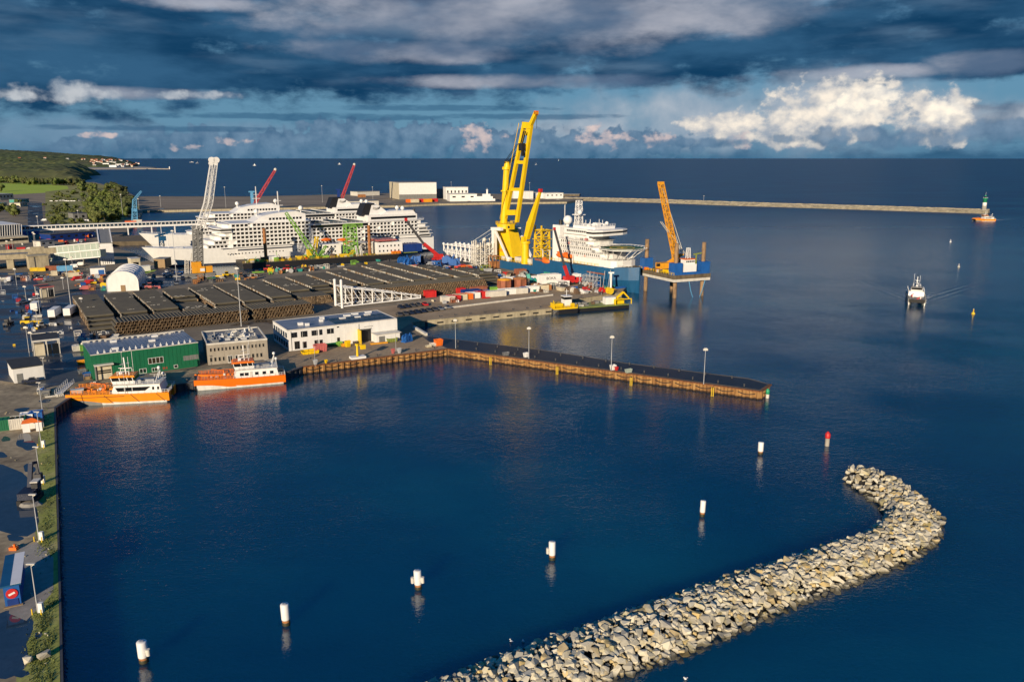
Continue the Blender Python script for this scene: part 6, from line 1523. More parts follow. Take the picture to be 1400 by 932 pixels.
# pedestrian viaduct
a=at(30,327);b=at(312,316); ang=math.degrees(math.atan2(b.y-a.y,b.x-a.x)); L=(b-a).length; f=Frame(a,ang)
zt=f.p(31,309)[1]-2.5
t=thing('passenger_viaduct','long white covered passenger bridge running from the glass terminal to the ships','bridge',(a.x,a.y,2.5),ang)
mb=MB(); mb.box(0,0,zt-4.2,L,4,zt-3.6); mb.box(0,-.3,zt-.6,L,4.3,zt); mb.box(0,0,zt-3.6,L,.2,zt-2.6); mb.build('gallery',M['white'],t)
mb=MB(); mb.box(0,.3,zt-3.6,L,3.7,zt-.6); mb.build('glazing',M['blueglass'],t)
mb=MB()
for i in range(int(L/3)): mb.box(i*3,-.05,zt-3.6,i*3+.5,.3,zt-.6)
mb.build('gallery_post',M['white'],t)
for i in range(9):
    mb=MB(); x=4+i*L/8.6; mb.beam((x,.5,0),(x,.5,zt-4.2),.8); mb.beam((x,3.5,0),(x,3.5,zt-4.2),.8); mb.build('pier',M['white'],t)
# stair tower with slanted grey top
a=at(138,362);b=at(157,361); L=(b-a).length; ang=math.degrees(math.atan2(b.y-a.y,b.x-a.x)); f=Frame(a,ang); h1=f.p(146,333)[1]-2.5; h2=h1+6
t=thing('stair_tower','white gangway tower with sloping grey louvred roof','tower',(a.x,a.y,2.5),ang)
mb=MB(); mb.sideprism([(0,0),(L,0),(L,h1),(0,h1)],0,8); mb.build('wall',M['white'],t)
mb=MB(); mb.loft([[(0,0,h1+.02),(L,0,h1+.02),(L,0,h1+.5),(0,0,h1+.5)],[(-.5,26,h2),(L-.5,26,h2),(L-.5,26,h2+.6),(-.5,26,h2+.6)]],0); r_=mb.build('roof',M['gray'],t)
mb=MB()
for k in(0,L-.6): mb.loft([[(k,0,h1-2),(k+.6,0,h1-2),(k+.6,0,h1+.9),(k,0,h1+.9)],[(k-.5,26,h2-3),(k+.1,26,h2-3),(k+.1,26,h2+1),(k-.5,26,h2+1)]],0)
mb.build('roof_side',M['white'],t)
mb=MB()
for i in range(5): mb.box(L*.15+i*L*.15,-.05,.4,L*.15+i*L*.15+.4,.02,3.4)
mb.build('louvre',M['gray'],t)
def gangway(label,p0,p1,z0,z1,w,h):
    a=at(*p0,z0);b=at(*p1,z1); L=math.hypot(b.x-a.x,b.y-a.y); t=thing('gangway',label,'gangway',(a.x,a.y,0),math.degrees(math.atan2(b.y-a.y,b.x-a.x)),'passenger gangways')
    mb=MB(); mb.loft([[(0,0,z0),(0,w,z0),(0,w,z0+h),(0,0,z0+h)],[(L,0,z1),(L,w,z1),(L,w,z1+h),(L,0,z1+h)]],0); mb.build('gallery',M['palegreen'],t)
    mb=MB(); n=9
    for i in range(n): 
        x=L*(i+.5)/n; z=z0+(z1-z0)*(i+.5)/n; mb.box(x,-.12,z+h*.15,x+.35,-.01,z+h*.85)
    mb.beam((0,-.2,z0+h),(L,-.2,z1+h),.5); mb.beam((0,-.2,z0),(L,-.2,z1),.5); mb.build('rib',M['white'],t)
    for k in(.25,.6,.9):
        mb=MB(); x=L*k; z=z0+(z1-z0)*k; mb.beam((x,w/2,2.5),(x,w/2,z),.7); mb.build('pier',M['gray'],t)
gangway('pale green sloping gangway, the upper of two beside the white tower',(68,347),(136,341),5,10,4,4.4)
gangway('pale green sloping gangway, the lower of two beside the white tower',(70,357),(138,351),4.6,9,4,4.2)
# concrete ramp bridge
t,L,f=box_on('concrete_ramp_bridge','beige concrete ramp bridge with tall parapets at the left edge','bridge',(-45,371),(40,366),5,5.4,8.2,'beige_concrete','roofgray')
mb=MB(); mb.box(0,16,5.4,L+15,17,9.4); mb.box(0,5,5.2,L,16,5.6); mb.build('parapet',M['beige_concrete'],t)
for x in(L*.35,L*.64,L*.97):
    mb=MB(); mb.box(x,0,0,x+3.5,14,5.2); mb.build('pier',M['beige_concrete'],t)
t,L,f=box_on('concrete_abutment','beige concrete abutment block with a dark slot above the yellow skips','building',(41,369),(68,367),9,0,7.4,'beige_concrete','beige_concrete')
mb=MB(); mb.box(L*.27,-.1,.5,L*.33,.02,7.2); mb.build('slot',M['darkgray'],t)
mb=MB(); mb.box(L*.35,12,7.4,L*1.02,13,11.8); mb.box(L*.35,9,7.3,L*1.02,12,7.8); mb.build('parapet',M['beige_concrete'],t)
for i,(p,q_,d,h,wl,rf,lb) in enumerate([((0,274),(19,273),30,9,'cream','offwhite','cream warehouse beside the grey lot at the left edge'),((-2,285),(10,284),22,6,'cream','teal','cream depot with teal roof among the trees'),((28,278),(40,277),16,5,'teal','gray','small teal roofed building beside the road'),((28,283),(38,282),14,5,'cream','roofgray','small cream building by the road bend'),((101,303),(120,302),14,8,'gray','darkgray','grey striped transformer building beside the wooded bank'),((33,322),(55,320),20,6,'blue','darkgray','dark blue shed under the viaduct'),((70,330),(130,325),16,5,'deepblue','darkgray','long dark blue rail shed under the viaduct'),((56,338),(75,336),8,4,'offwhite','gray','small pale hut below the rail shed')]):
    t,L,f=box_on('depot_building',lb,'building',p,q_,d,0,h,wl,rf)
    mb=MB(); n=max(2,int(L/5))
    for k in range(n): mb.box(L*(k+.25)/n,-.06,h*.45,L*(k+.6)/n,.02,h*.75)
    mb.build('window_band',M['glass'],t)
# ---------------------------------------------------------------- far hall and quay buildings
def fpx(p,q_,top,dep,wall,roof,name,label,base=None,win=0):
    a=at(*p,2.5);b=at(*q_,2.5);L=(b-a).length;ang=math.degrees(math.atan2(b.y-a.y,b.x-a.x)); f=Frame(a,ang); h=f.p(p[0],top)[1]-2.5
    t=thing(name,label,'building',(a.x,a.y,2.5),ang)
    mb=MB(); mb.box(0,0,0 if not base else h*.3,L,dep,h); mb.build('wall',M[wall],t)
    if base: mb=MB(); mb.box(.02,.02,0,L-.02,dep,h*.3); mb.build('base_wall',M[base],t)
    mb=MB(); mb.box(-.4,-.4,h,L+.4,dep+.4,h+.6); mb.build('roof',M[roof],t)
    if win:
        for i in range(win):
            mb=MB(); mb.box(L*(i+.3)/win,-.15,h*.55 if h>8 else h*.2,L*(i+.65)/win,.02,h*.75); mb.build('window',M['glass'],t)
    return t,L,h
t,L,h=fpx((546,273),(597,272),250,60,'white','roofgray','far_hall','large white hall with grey base standing across the harbour basin','gray')
mb=MB(); mb.box(-.6,0,.2,-.05,59,h-.3); mb.build('side_wall',M['cream'],t)
for p,q_,tp,wl,lb,w in [((610,273),(640,272.6),256.5,'white','white office block with a window row on the far quay',6),((615,275.5),(652,275),266,'white','low white shed in front of the far office block',3),((702,271.5),(715,271.3),259.5,'white','white block half hidden behind the yellow boom',0),((719,272),(729,271.8),262,'white','small white block right of the yellow boom',0),((734,271.5),(745,271.3),264,'white','small white store behind the yellow crane tip',0),((746,272),(770,271.6),264.5,'white','white low hall with dark doors at the root of the mole',4),((489,268),(519,267),262.5,'offwhite','long grey shed left of the large white hall',0),((596,271),(611,270.8),259,'gray','dark grey annex between hall and far office block',0),((479,281),(518,280),275.5,'offwhite','long pale storage block behind the second funnel',0),((768,268.3),(792,268.5),265.8,'deckbrown','long brown shed at the root of the mole',0)]:
    fpx(p,q_,tp,25,wl,'offwhite' if wl=='white' else 'gray','quay_building',lb,None,w)
# heaps and boxes on the far quay
for p,m_,lb in [((556,277),'orange','orange box left of the red ones before the far hall'),((562,277),'cream','long cream box before the far hall'),((571,276.5),'red','red box before the far hall'),((580,276.5),'orange_yellow','yellow box right of the red one before the far hall'),((588,276),'red','red box at the right end before the far hall'),((490,270),'rust_orange','rusty container before the long grey shed')]:
    container(p,m_,lb,22,12,4.5,W=5)
t=thing('dark_jetty','dark low jetty beyond the sterns of the cruise ships','jetty'); mb=MB(); pts=px((538,297),(566,289.5),(566,287),(540,293)); mb.prism([(p.x,p.y) for p in pts],-1,3.4); mb.build('deck',M['darkgray'],t); mb=MB(); 
for p in pts[:2]: mb.cyl((p.x,p.y,-1),(p.x,p.y,6),1.2,n=8)
mb.build('dolphin',M['darkgray'],t)
t=thing('linkspan_jetty','brown stone jetty between the bows of the two cruise ships','jetty'); mb=MB(); pts=px((150,332),(222,330),(224,325),(216,321),(152,325)); mb.prism([(p.x,p.y) for p in pts],-1,3.2); mb.build('deck',M['deckbrown'],t)
# far ships
def small_ship(label,p,Ls,ang,hullm='navy',sup='white',group='small ships far out',h=1.0):
    P=at(*p,0); t=thing('small_ship',label,'ship',(P.x,P.y,0),ang)
    W=Ls*.18; mb=MB(); mb.loft([[(-Ls/2,0,-1),(-Ls/2,-.1,Ls*.06),(-Ls/2,.1,Ls*.06),(-Ls/2,.01,-1)],[(-Ls*.25,-W/2,-1),(-Ls*.28,-W/2,Ls*.055),(-Ls*.28,W/2,Ls*.055),(-Ls*.25,W/2,-1)],[(Ls/2,-W/2,-1),(Ls/2,-W/2,Ls*.05),(Ls/2,W/2,Ls*.05),(Ls/2,W/2,-1)]],0); mb.build('hull',M[hullm],t)
    mb=MB(); z=Ls*.05
    for k,(x0,x1) in enumerate(((-.2,.42),(-.14,.3),(-.08,.12))): mb.box(Ls*x0,-W*.45,z+.02,Ls*x1,W*.45,z+Ls*.035*h); z+=Ls*.035*h
    mb.box(-Ls*.02,-.5,z,Ls*.02,.5,z+Ls*.1); mb.beam((0,0,z),(0,0,z+Ls*.14),Ls*.008); mb.beam((-Ls*.03,0,z+Ls*.1),(Ls*.03,0,z+Ls*.1),Ls*.008); s_=mb.build('superstructure',M[sup],t)
    mb=MB(); zz=Ls*.05
    for k,(x0,x1) in enumerate(((-.18,.4),(-.12,.28))): mb.box(Ls*x0,-W*.46,zz+Ls*.014,Ls*x1,-W*.44,zz+Ls*.022); zz+=Ls*.035*h
    mb.build('window_band',M['glass'],t); return t
small_ship('white and navy patrol ship lying at the far quay behind the yellow boom',(666,277.5),58,186,h=1.7)
small_ship('tiny white ferry on the horizon right of the yellow crane',(847,215.2),160,175,'white'); small_ship('small white motor ship before the far ridge',(262,222),60,20,'white')
for p,lb in(((348,226.5),'tiny white sail left of the pale crane tips'),((270,223.5),'tiny white sail above the twin booms'),((464,225),'tiny white sail left of the dark crane'),((764,219.8),'tiny white sail under the horizon right of the yellow crane tip'),((733,225.5),'tiny white sail right behind the yellow crane tip')):
    P=at(*p,0); k=P.length/1088; mb=MB(); mb.loft([[(-2*k,-.5*k,0),(2*k,-.5*k,0),(2*k,.5*k,0),(-2*k,.5*k,0)],[(-2*k,-.5*k,.4*k),(2*k,-.5*k,.4*k),(2*k,.5*k,.4*k),(-2*k,.5*k,.4*k)]]); mb.loft([[(-1*k,-.1*k,.4*k),(1*k,-.1*k,.4*k),(1*k,.1*k,.4*k),(-1*k,.1*k,.4*k)],[(-.1*k,-.05*k,2.4*k),(.1*k,-.05*k,2.4*k),(.1*k,.05*k,2.4*k),(-.1*k,.05*k,2.4*k)]])
    single(mb,'sailing_boat',M['white'],lb,'boat',(P.x,P.y,0),random.uniform(0,90),'sails far out')
# ---------------------------------------------------------------- lighthouse
P=at(1345,288,3.0); hl=(Frame(P,0).p(1345,268)[1]-3)
t=thing('lighthouse','green and white harbour lighthouse at the end of the mole','lighthouse',(P.x,P.y,3.0))
mb=MB(); mb.lathe([(3.4,0),(3.2,1.6),(2.5,1.7),(2.4,hl*.30)],n=16); mb.build('base',M['concrete'],t)
P_('beacon_green',(.02,.32,.16))
mb=MB(); mb.lathe([(2.4,hl*.30),(2.3,hl*.56)],n=16); mb.build('white_band',M['white'],t)
mb=MB(); mb.lathe([(2.32,hl*.56),(2.2,hl*.8),(3.1,hl*.81),(3.1,hl*.84),(.1,hl*.85)],n=16); mb.lathe([(1.2,hl*.98),(1.3,hl),(.2,hl*1.06),(.05,hl*1.07)],n=12); mb.build('green_tower',M['beacon_green'],t)
mb=MB(); mb.lathe([(1.1,hl*.84),(1.1,hl*.98)],n=12); mb.build('lantern',M['glass'],t)
mb=MB(); mb.rail([(2.9*math.cos(i*.785),2.9*math.sin(i*.785),hl*.84) for i in range(9)],1,.1,step=2); mb.beam((0,0,hl*1.06),(0,0,hl*1.25),.15); mb.build('railing',M['white'],t)
# ---------------------------------------------------------------- mooring piles
def pile(p,top,wpx,label,side=()):
    P=at(*p,0); f=Frame(P,0); h=f.p(p[0],top)[1]; k=P.length/1088/ math.cos(0); r=wpx/2*math.sqrt(P.x**2+P.y**2+H*H)/1088/1.0
    t=thing('mooring_pile',label,'pile',(P.x,P.y,0),0,'white capped mooring piles in the basin')
    mb=MB(); mb.cyl((0,0,-3),(0,0,h*.3),r*.9,n=14); mb.build('shaft',M['rust_orange'],t)
    mb=MB(); mb.lathe([(r*.93,-1),(r*.95,.1),(r*.94,.42),(r*.9,.5)],n=14); mb.build('weed_band',M['weed'],t)
    t.rotation_euler=(random.uniform(-.025,.025),random.uniform(-.025,.025),random.uniform(0,.0))
    mb=MB(); mb.lathe([(r*.98,h*.26),(r,h*.3),(r,h*.97),(r*.9,h),(.02,h)],n=16); mb.build('sleeve',M['white'],t)
    mb=MB(); mb.lathe([(r*.55,h),(r*.55,h+.03),(r*.3,h+.05),(.02,h+.05)],n=12); mb.build('cap',M['galv'],t)
    for s in side: mb=MB(); mb.cyl((s*r*.8,-.2,h*.55),(s*r*1.35,-.3,h*.55),.2,n=8); mb.cyl((s*r*1.3,-.3,h*.38),(s*r*1.3,-.3,h*.68),.28,n=8); mb.build('mooring_hook',M['offwhite'],t)
pile((197,904),876,11.5,'white capped pile with hook on its right, closest to the grass verge',(1,)); pile((391.5,853),825,10.5,'plain white capped pile between the two that carry hooks')
pile((572,804),779,10,'white capped pile with hooks on both sides',(-1,1)); pile((755,764),740,9,'white capped pile with one hook on its left',(-1,)); pile((960,705),684,7,'plain white capped pile above the middle of the boulder mound'); pile((1039.5,620.5),604,7,'white capped pile beside the red topped beacon')
P=at(1130.5,609,0); t=thing('beacon_pile','stone pile beacon with pointed red top','beacon',(P.x,P.y,0)); hh=Frame(P,0).p(1130.5,590)[1]
mb=MB(); mb.cyl((0,0,-3),(0,0,hh*.58),.5,n=12); mb.build('shaft',M['concrete'],t); mb=MB(); mb.lathe([(.56,hh*.55),(.6,hh*.6),(.6,hh*.85),(.12,hh*1.02),(.02,hh*1.03)],n=14); mb.build('red_top',M['red'],t)
for p,m_,lb,s in(((1299.5,331),'white','small white buoy between lighthouse and incoming catamaran',.75),((1310.8,365),'offwhite','small pale buoy to the right of the incoming catamaran',.7),((1330.5,429),'yellow','larger yellow buoy near the right picture edge',.75)):
    P=at(*p,0); t=thing('buoy',lb,'buoy',(P.x,P.y,0)); t.scale=(s,s,s); mb=MB(); mb.lathe([(.05,-.6),(.9,-.4),(1.0,.2),(.7,.8),(.3,1.0),(.22,2.2),(.3,2.3),(.3,2.6),(.05,2.7)],n=12); mb.build('float_body',M[m_],t); mb=MB(); mb.cyl((0,0,2.7),(0,0,3.1),.14,n=8); mb.build('lamp',M['offwhite'],t)
# green light on the pier end
P=at(1046,543,0); t=thing('navigation_light','green and white beacon post at the tip of the finger pier','beacon',(P.x+.5,P.y-.4,0)); mb=MB(); mb.cyl((0,0,-2),(0,0,1.2),.5,n=10); mb.build('post',M['offwhite'],t); mb=MB(); mb.lathe([(.55,1.1),(.55,2.2),(.2,2.6),(.05,2.7)],n=10); mb.build('green_top',M['beacon_green'],t)
# ladders on the pier wall
for i,p in enumerate(((672,493),(763,506),(864,521),(975,535))):
    P=at(*p,1.2); t=thing('ladder','yellow safety ladder on the outer face of the finger pier','ladder',(P.x,P.y,0),-27.3,'ladders along the pier wall'); mb=MB()
    for x in(-.3,.3): mb.beam((x,-.75,-.5),(x,-.75,2.6),.12)
    for z in range(8): mb.beam((-.3,-.75,z*.35-.2),(.3,-.75,z*.35-.2),.08)
    mb.build('rungs',M['yellow'],t)
# ---------------------------------------------------------------- lamps and masts
def lamp(base,top,label,group,kind=1,cabinet=False,r=.11,z=2.5,double=False):
    P=at(*base,z); f=Frame(P,0); h=f.p(base[0],top)[1]-z; t=thing('street_lamp' if kind==1 else 'light_mast',label,'lamp post',(P.x,P.y,z),0,group)
    mb=MB(); mb.cyl((0,0,0),(0,0,h),r,r*.6,n=8); mb.build('pole',M['galv'],t)
    mb=MB(); s=min(r*6,.75)
    if kind==1: mb.box(-s*.9,-s*.3,h,s*.9,s*.3,h+s*.22); mb.beam((0,0,h-.3),(s*.7,0,h),r*.8)
    else: mb.box(-s,-s*.3,h-.2,s,s*.3,h+.25); mb.box(-s*.6,-s*.5,h+.25,s*.6,s*.5,h+.5)
    mb.build('lamp_head',M['offwhite'],t)
    if cabinet:
        mb=MB(); mb.cb((.45,.1,0),(.6,.5,1.5)); mb.build('cabinet',M['white'],t)
        mb=MB()
        for x,y in((-.5,-.5),(.9,-.7)): mb.cyl((x,y,0),(x,y,.9),.09,n=8)
        mb.build('guard_post',M['yellow'],t)
for b_,tp,lb in(((52,837),771,'lamp post with cabinet beside the concrete ramp'),((53.5,738),676,'lamp post with cabinet between excavator and concrete ramp'),((56,660),611,'lamp post with cabinet behind the blue excavator'),((57,611),563,'lamp post with cabinet beside the small puddle')):
    lamp(b_,tp,lb,'lamp posts along the grass verge',1,True)
lamp((58,561),523,'lamp post at the corner of the dark quay wall','lamp posts along the grass verge'); lamp((62,519),489,'lamp post at the corner of the white storage shed','lamp posts in the yard')
for b_,tp,lb in(((623,476),438,'pier lamp nearest the apron'),((723,490),449,'pier lamp beside the white box'),((835.5,507),461,'pier lamp beside the white box and red bin'),((962,525),478,'pier lamp with double head near the pier tip')): lamp(b_,tp,lb,'tall lamps on the finger pier',2)
for b_,tp,lb in(((97,418),355,'tall grey light mast in the middle of the wet yard'),((330,446),367,'tall grey light mast rising before the pipe bundles'),((242,385),316,'thin light mast before the white bow'),((54,322),296,'light mast over the rail sheds'),((168.5,300),266,'light mast at the wooded bank'),((191,295),272,'light mast over the blue crane'),((441,277),254,'light mast on the far quay left of the cranes'),((510,277),256,'light mast on the far quay right of the cranes'),((309,284),256,'light mast on the far quay behind the white domes'),((962,274.5),268,'lone lamp on the long mole'),((617,259),249,'dark mast behind the far office block'),((724,273),250,'dark mast right of the yellow boom'),((220,283),268,'light mast on the dark far quay'),((108,304),288,'lamp at the road below the wooded bank')):
    lamp(b_,tp,lb,'light masts about the port',2,r=.2)
for b_,tp in(((12,350),330),((19,350),328),((48,340),318),((51,352),320),((100,370),352),((36,410),392),((55,430),402),((52,447),424),((45,480),455),((40,482),448),((82,470),455),((113,428),408),((118,500),470),((124,504),474),((87,395),380),((23,390),368),((2,395),380)):
    lamp(b_,tp,'grey lamp post in the rail and lorry yard left of the pipe stacks','grey lamp posts of the yard',2,r=.13)
for b_,tp,lb in(((431,500.5),475,'slim lamp on the apron behind the moored boat'),((541.5,483),448,'slim lamp on the apron before the white hall corner'),((172,540),481,'slim mast standing behind the bright orange boat')): lamp(b_,tp,lb,'slim lamps on the apron',1,r=.07)
# ---------------------------------------------------------------- apron goods
def crates(label,p,mat,sz,ang=30,z=2.5,name='skip',cat='skip'):
    P=at(*p,z); mb=MB(); x,y,h=sz
    mb.loft([[(0,0,.1),(x,0,.1),(x,y,.1),(0,y,.1)],[(-.25,-.1,h),(x+.25,-.1,h),(x+.25,y+.1,h),(-.25,y+.1,h)],[(-.1,.05,h),(x+.1,.05,h),(x+.1,y-.05,h),(-.1,y-.05,h)],[(.1,.1,h*.5),(x-.1,.1,h*.5),(x-.1,y-.1,h*.5),(.1,y-.1,h*.5)]],0)
    for i in range(4): mb.box(.2+i*(x-.4)/4,-.14,.2,.35+i*(x-.4)/4,-.0,h-.1)
    return single(mb,name,M[mat],label,cat,P,ang,None)
crates('yellow pontoon frames on the dark apron corner',(415,485.5),'crane_yellow',(5,3.2,1.0),name='pontoon',cat='pontoon')
crates('brown red tarpaulined stack beside the yellow pontoons',(432,482),'pink_red',(3.6,2.4,2.4),name='goods_stack',cat='goods')
crates('dark green skip by the wall of the white hall',(446,474.5),'green',(3.6,1.8,1.3)); crates('lime skip beside the yellow one at the white hall',(462,474),'lime',(1.5,1.4,1.5)); crates('yellow tall bin at the white hall',(473.5,475),'crane_yellow',(1.4,1.2,2.2),name='bin',cat='bin'); crates('orange low crate between lime and yellow bins',(468,474.5),'orange_yellow',(1,1.2,1.0),name='crate',cat='crate')
crates('dark olive skip under the lean-to',(531,468.5),'olive',(3.2,1.8,1.4)); crates('orange crate under the lean-to',(523,465),'orange',(1.6,1.4,1.4),name='crate',cat='crate'); crates('teal drum crate under the lean-to',(516,467),'teal',(1.5,1.2,1.2),name='crate',cat='crate')
crates('yellow low flat stack at the lean-to corner',(532,462),'crane_yellow',(1.8,1.4,1.0),name='crate',cat='crate')
machine('blue frame machine on the apron right of the lean-to',(556,467),'blue',88,s=1.1,group='machines on the apron')
crates('red crate with white cross beside the blue machine',(544,463),'pink_red',(1.0,.8,1.5),name='crate',cat='crate')
crates('orange rounded tank at the pier root',(597,473.5),'orange',(2.2,1.8,2.2),name='tank',cat='tank'); crates('pale box left of the orange tank',(590,474),'offwhite',(1.6,1.4,1.1),name='crate',cat='crate'); crates('yellow grey pallet left of the pale box',(584,475.5),'cream',(1.6,1.2,.7),name='pallet',cat='pallet')
crates('grey cabinet on the apron edge',(544.5,483.5),'galv',(.9,.7,1.8),name='cabinet',cat='cabinet'); crates('grey cabinet behind the moored boat stern',(430,499),'galv',(.8,.8,1.6),name='cabinet',cat='cabinet'); crates('small yellow post box on the apron edge',(445,497),'crane_yellow',(.5,.5,1.2),name='bollard',cat='bollard')
crates('red and white barrier sign on the apron edge',(536,484),'pink_red',(.8,.3,1.8),name='barrier',cat='barrier'); crates('white box on the pier beside the second lamp',(718,489),'white',(1.2,1,1.5),name='cabinet',cat='cabinet'); crates('white box on the pier beside the third lamp',(837,506.5),'white',(1.3,1,1.6),name='cabinet',cat='cabinet'); crates('small red bin on the pier',(842.5,507),'red',(.6,.6,1.2),name='bin',cat='bin')
crates('green mooring rack on the pier edge',(857,510.5),'palegreen',(1.8,.8,1.2),name='rack',cat='rack'); crates('grey rack on the pier edge between first two lamps',(689,487),'steel',(1.8,.8,1.2),name='rack',cat='rack')
P=at(489,489.5); t=thing('jib_crane','yellow slewing jib crane on a white base at the apron edge','crane',(P.x,P.y,2.5),30); mb=MB(); mb.box(-2.4,-1.3,0,2.4,1.3,.7); mb.build('base',M['white'],t); mb=MB(); mb.cyl((0,0,.7),(0,0,4.4),.4,.32,n=12); mb.cyl((0,0,4.2),(0,0,4.7),.6,n=12); mb.build('post',M['crane_yellow'],t); mb=MB(); mb.beam((-.6,0,4.6),(2.6,0,3.6),.5); mb.cb((1.9,0,2.8),(1.6,.9,1.4)); mb.build('jib',M['crane_yellow'],t)
P=at(507,471.5); mb=MB(); mb.beam((0,0,.3),(6,0,.3),.4); mb.beam((0,.7,.3),(6,.7,.3),.4); single(mb,'timber_beam',M['orange_yellow'],'long orange beams lying before the open roller gate','beam',P,25)
# white barrier rail on quay corner near the pier root
a=at(566,449);b=at(583,459); mb=MB(); mb.beam((0,0,.5),(b.x-a.x,b.y-a.y,.5),.9,1.0); single(mb,'concrete_barrier',M['offwhite'],'pale concrete barrier at the inner corner of pier and quay','barrier',a)
# kerb along the container row
a=at(595,424);b=at(756,404); mb=MB(); mb.beam((0,0,.35),(b.x-a.x,b.y-a.y,.35),.4,.7); single(mb,'concrete_barrier',M['offwhite'],'long pale concrete kerb wall in front of the container rows','barrier',a)
# ---------------------------------------------------------------- vehicles
def car_mesh(L=4.4,W=1.8,col='white',van=False):
    mb=MB(); hb=.95 if not van else 1.3; 
    mb.loft([[(x,-W/2+.06*(k in(0,5)),.3),(x,-W/2,.6),(x,-W/2+.08,z),(x,W/2-.08,z),(x,W/2,.6),(x,W/2-.06*(k in(0,5)),.3)] for k,(x,z) in enumerate(((-L/2,.72),(-L/2+.15,.88),(-L*.2,hb),(L*.15,hb),(L/2-.2,.95),(L/2,.8)))],0)
    if van: mb.loft([[(-L/2+.9,-W/2+.1,1.25),(L/2-.1,-W/2+.1,1.25),(L/2-.1,W/2-.1,1.25),(-L/2+.9,W/2-.1,1.25)],[(-L/2+1.5,-W/2+.18,2.1),(L/2-.15,-W/2+.18,2.1),(L/2-.15,W/2-.18,2.1),(-L/2+1.5,W/2-.18,2.1)]],0)
    else: 
        mb.loft([[(-L*.2,-W/2+.12,hb-.02),(L*.36,-W/2+.12,hb-.02),(L*.36,W/2-.12,hb-.02),(-L*.2,W/2-.12,hb-.02)],[(-L*.05,-W/2+.28,1.42),(L*.24,-W/2+.28,1.42),(L*.24,W/2-.28,1.42),(-L*.05,W/2-.28,1.42)]],1)
        mb.box(-L*.06,-W/2+.3,1.41,L*.25,W/2-.3,1.47,0)
    for x in(-L*.31,L*.31):
        for s in(-1,1): mb.cyl((x,s*(W/2-.2),.32),(x,s*(W/2+.02),.32),.32,n=10,m=2)
    return mb.mesh('car',[M[col],M['glass'],M['rubber']])
CARS={}
def car(p,col,label,ang=30,van=False,group=None,z=2.5):
    k=(col,van)
    if k not in CARS: CARS[k]=car_mesh(5.2 if van else 4.4,2.0 if van else 1.8,col,van)
    P=at(*p,z); o=bpy.data.objects.new('parked_van' if van else 'parked_car',CARS[k]); COL.objects.link(o); o.location=P; o.rotation_euler=(0,0,math.radians(ang)); tag(o,label,'van' if van else 'car',group or 'parked cars of the port')
random.seed(77)
for i in range(8): car((546+i*8,431.5-i*1.15),random.choice(['darkgray','navy','darkgray','steel','hull_blue']),'dark parked car on the asphalt right of the white hall roof',118)
for i in range(4): car((548+i*8,421.5-i*1.1),random.choice(['darkgray','navy','darkgray','steel']),'dark parked car on the asphalt right of the white hall roof',118)
car((581,417.5),'red','red parked car behind the dark car rows',118); car((612,421.5),'steel','silver parked car at the right end of the dark row',118)
for i in range(26):
    px_=random.uniform(165,255); py_=371+random.uniform(0,19); car((px_,py_),random.choice(['darkgray','navy','blue','steel','gray','white']),'parked car in the wet car park behind the tent hall',random.choice([30,33,120]))
car((47,410),'white','white parked car near the pink edged canopy',60); car((42,523),'navy','dark car in the shadow of the white storage shed',30)
for i,(p,c_,lb,an) in enumerate([((30,415),'steel','grey car left of the blue crate in the wet yard',70),((37,433),'white','white small car below the white van',100),((53,383),'red','red car beside the white one under the ramp',15),((56,381),'white','white car beside the red one under the ramp',15),((62,382),'offwhite','pale car right of the ramp pillar',100),((48,378),'darkgray','dark car right of the ramp pillar',15)]): car(p,c_,lb,an)
car((105,383),'red','red van beside the cream container',60,True); car((121,388),'red','bright red lifting truck by the tent hall',40,True); car((117,396),'pink_red','pale red truck behind the first pipe stack',30,True); car((13,384),'white','white van below the concrete ramp',110,True); car((66,385),'steel','grey van crossing the rail yard',60,True)
for i,(p,c_,lb) in enumerate([((100,366),'white','white van on the grass below the gangway'),((110,363),'white','white lorry on the grass beside the white tower'),((118,303),'white','white bus beside the striped building'),((148,302),'white','white lorry at the wooded bank'),((110,285),'darkgray','dark van at the road end'),((60,302),'white','white van at the road fork')]): car(p,c_,lb,20,True)
for i in range(14): car((70+i*4+random.uniform(-1,1),275+random.uniform(-.5,.5)),random.choice(['white','darkgray','red','steel']),'tiny parked car in the row before the wooded bank',10,group='far row of parked cars')
# lorries
def lorry(p,label,ang,boxmat,cabmat,L=9,group='lorries in the wet yard'):
    P=at(*p); t=thing('lorry',label,'lorry',P,ang,group)
    mb=MB(); mb.box(0,-1.25,1.1,L,1.25,3.9); mb.build('cargo_box',M[boxmat],t)
    mb=MB(); mb.box(L+.3,-1.2,.7,L+2.3,1.2,3.2); cb_=mb.build('cab',M[cabmat],t); mb=MB(); mb.box(L+2.2,-1.1,1.9,L+2.36,1.1,2.9); mb.build('windscreen',M['glass'],cb_)
    for x in(1.2,2.4,L-1,L+1.3):
        mb=MB(); mb.cyl((x,-1.25,.5),(x,1.25,.5),.5,n=10); mb.build('wheel',M['rubber'],t)
lorry((71,437),'lorry trailer with grey roof left of the other parked trailer',105,'white','gray'); lorry((92,435),'lorry trailer with pale box next to the first pipe stack',105,'white','white')
lorry((47,427),'white lorry standing above the yellow loader',110,'white','white',6)
t_=None
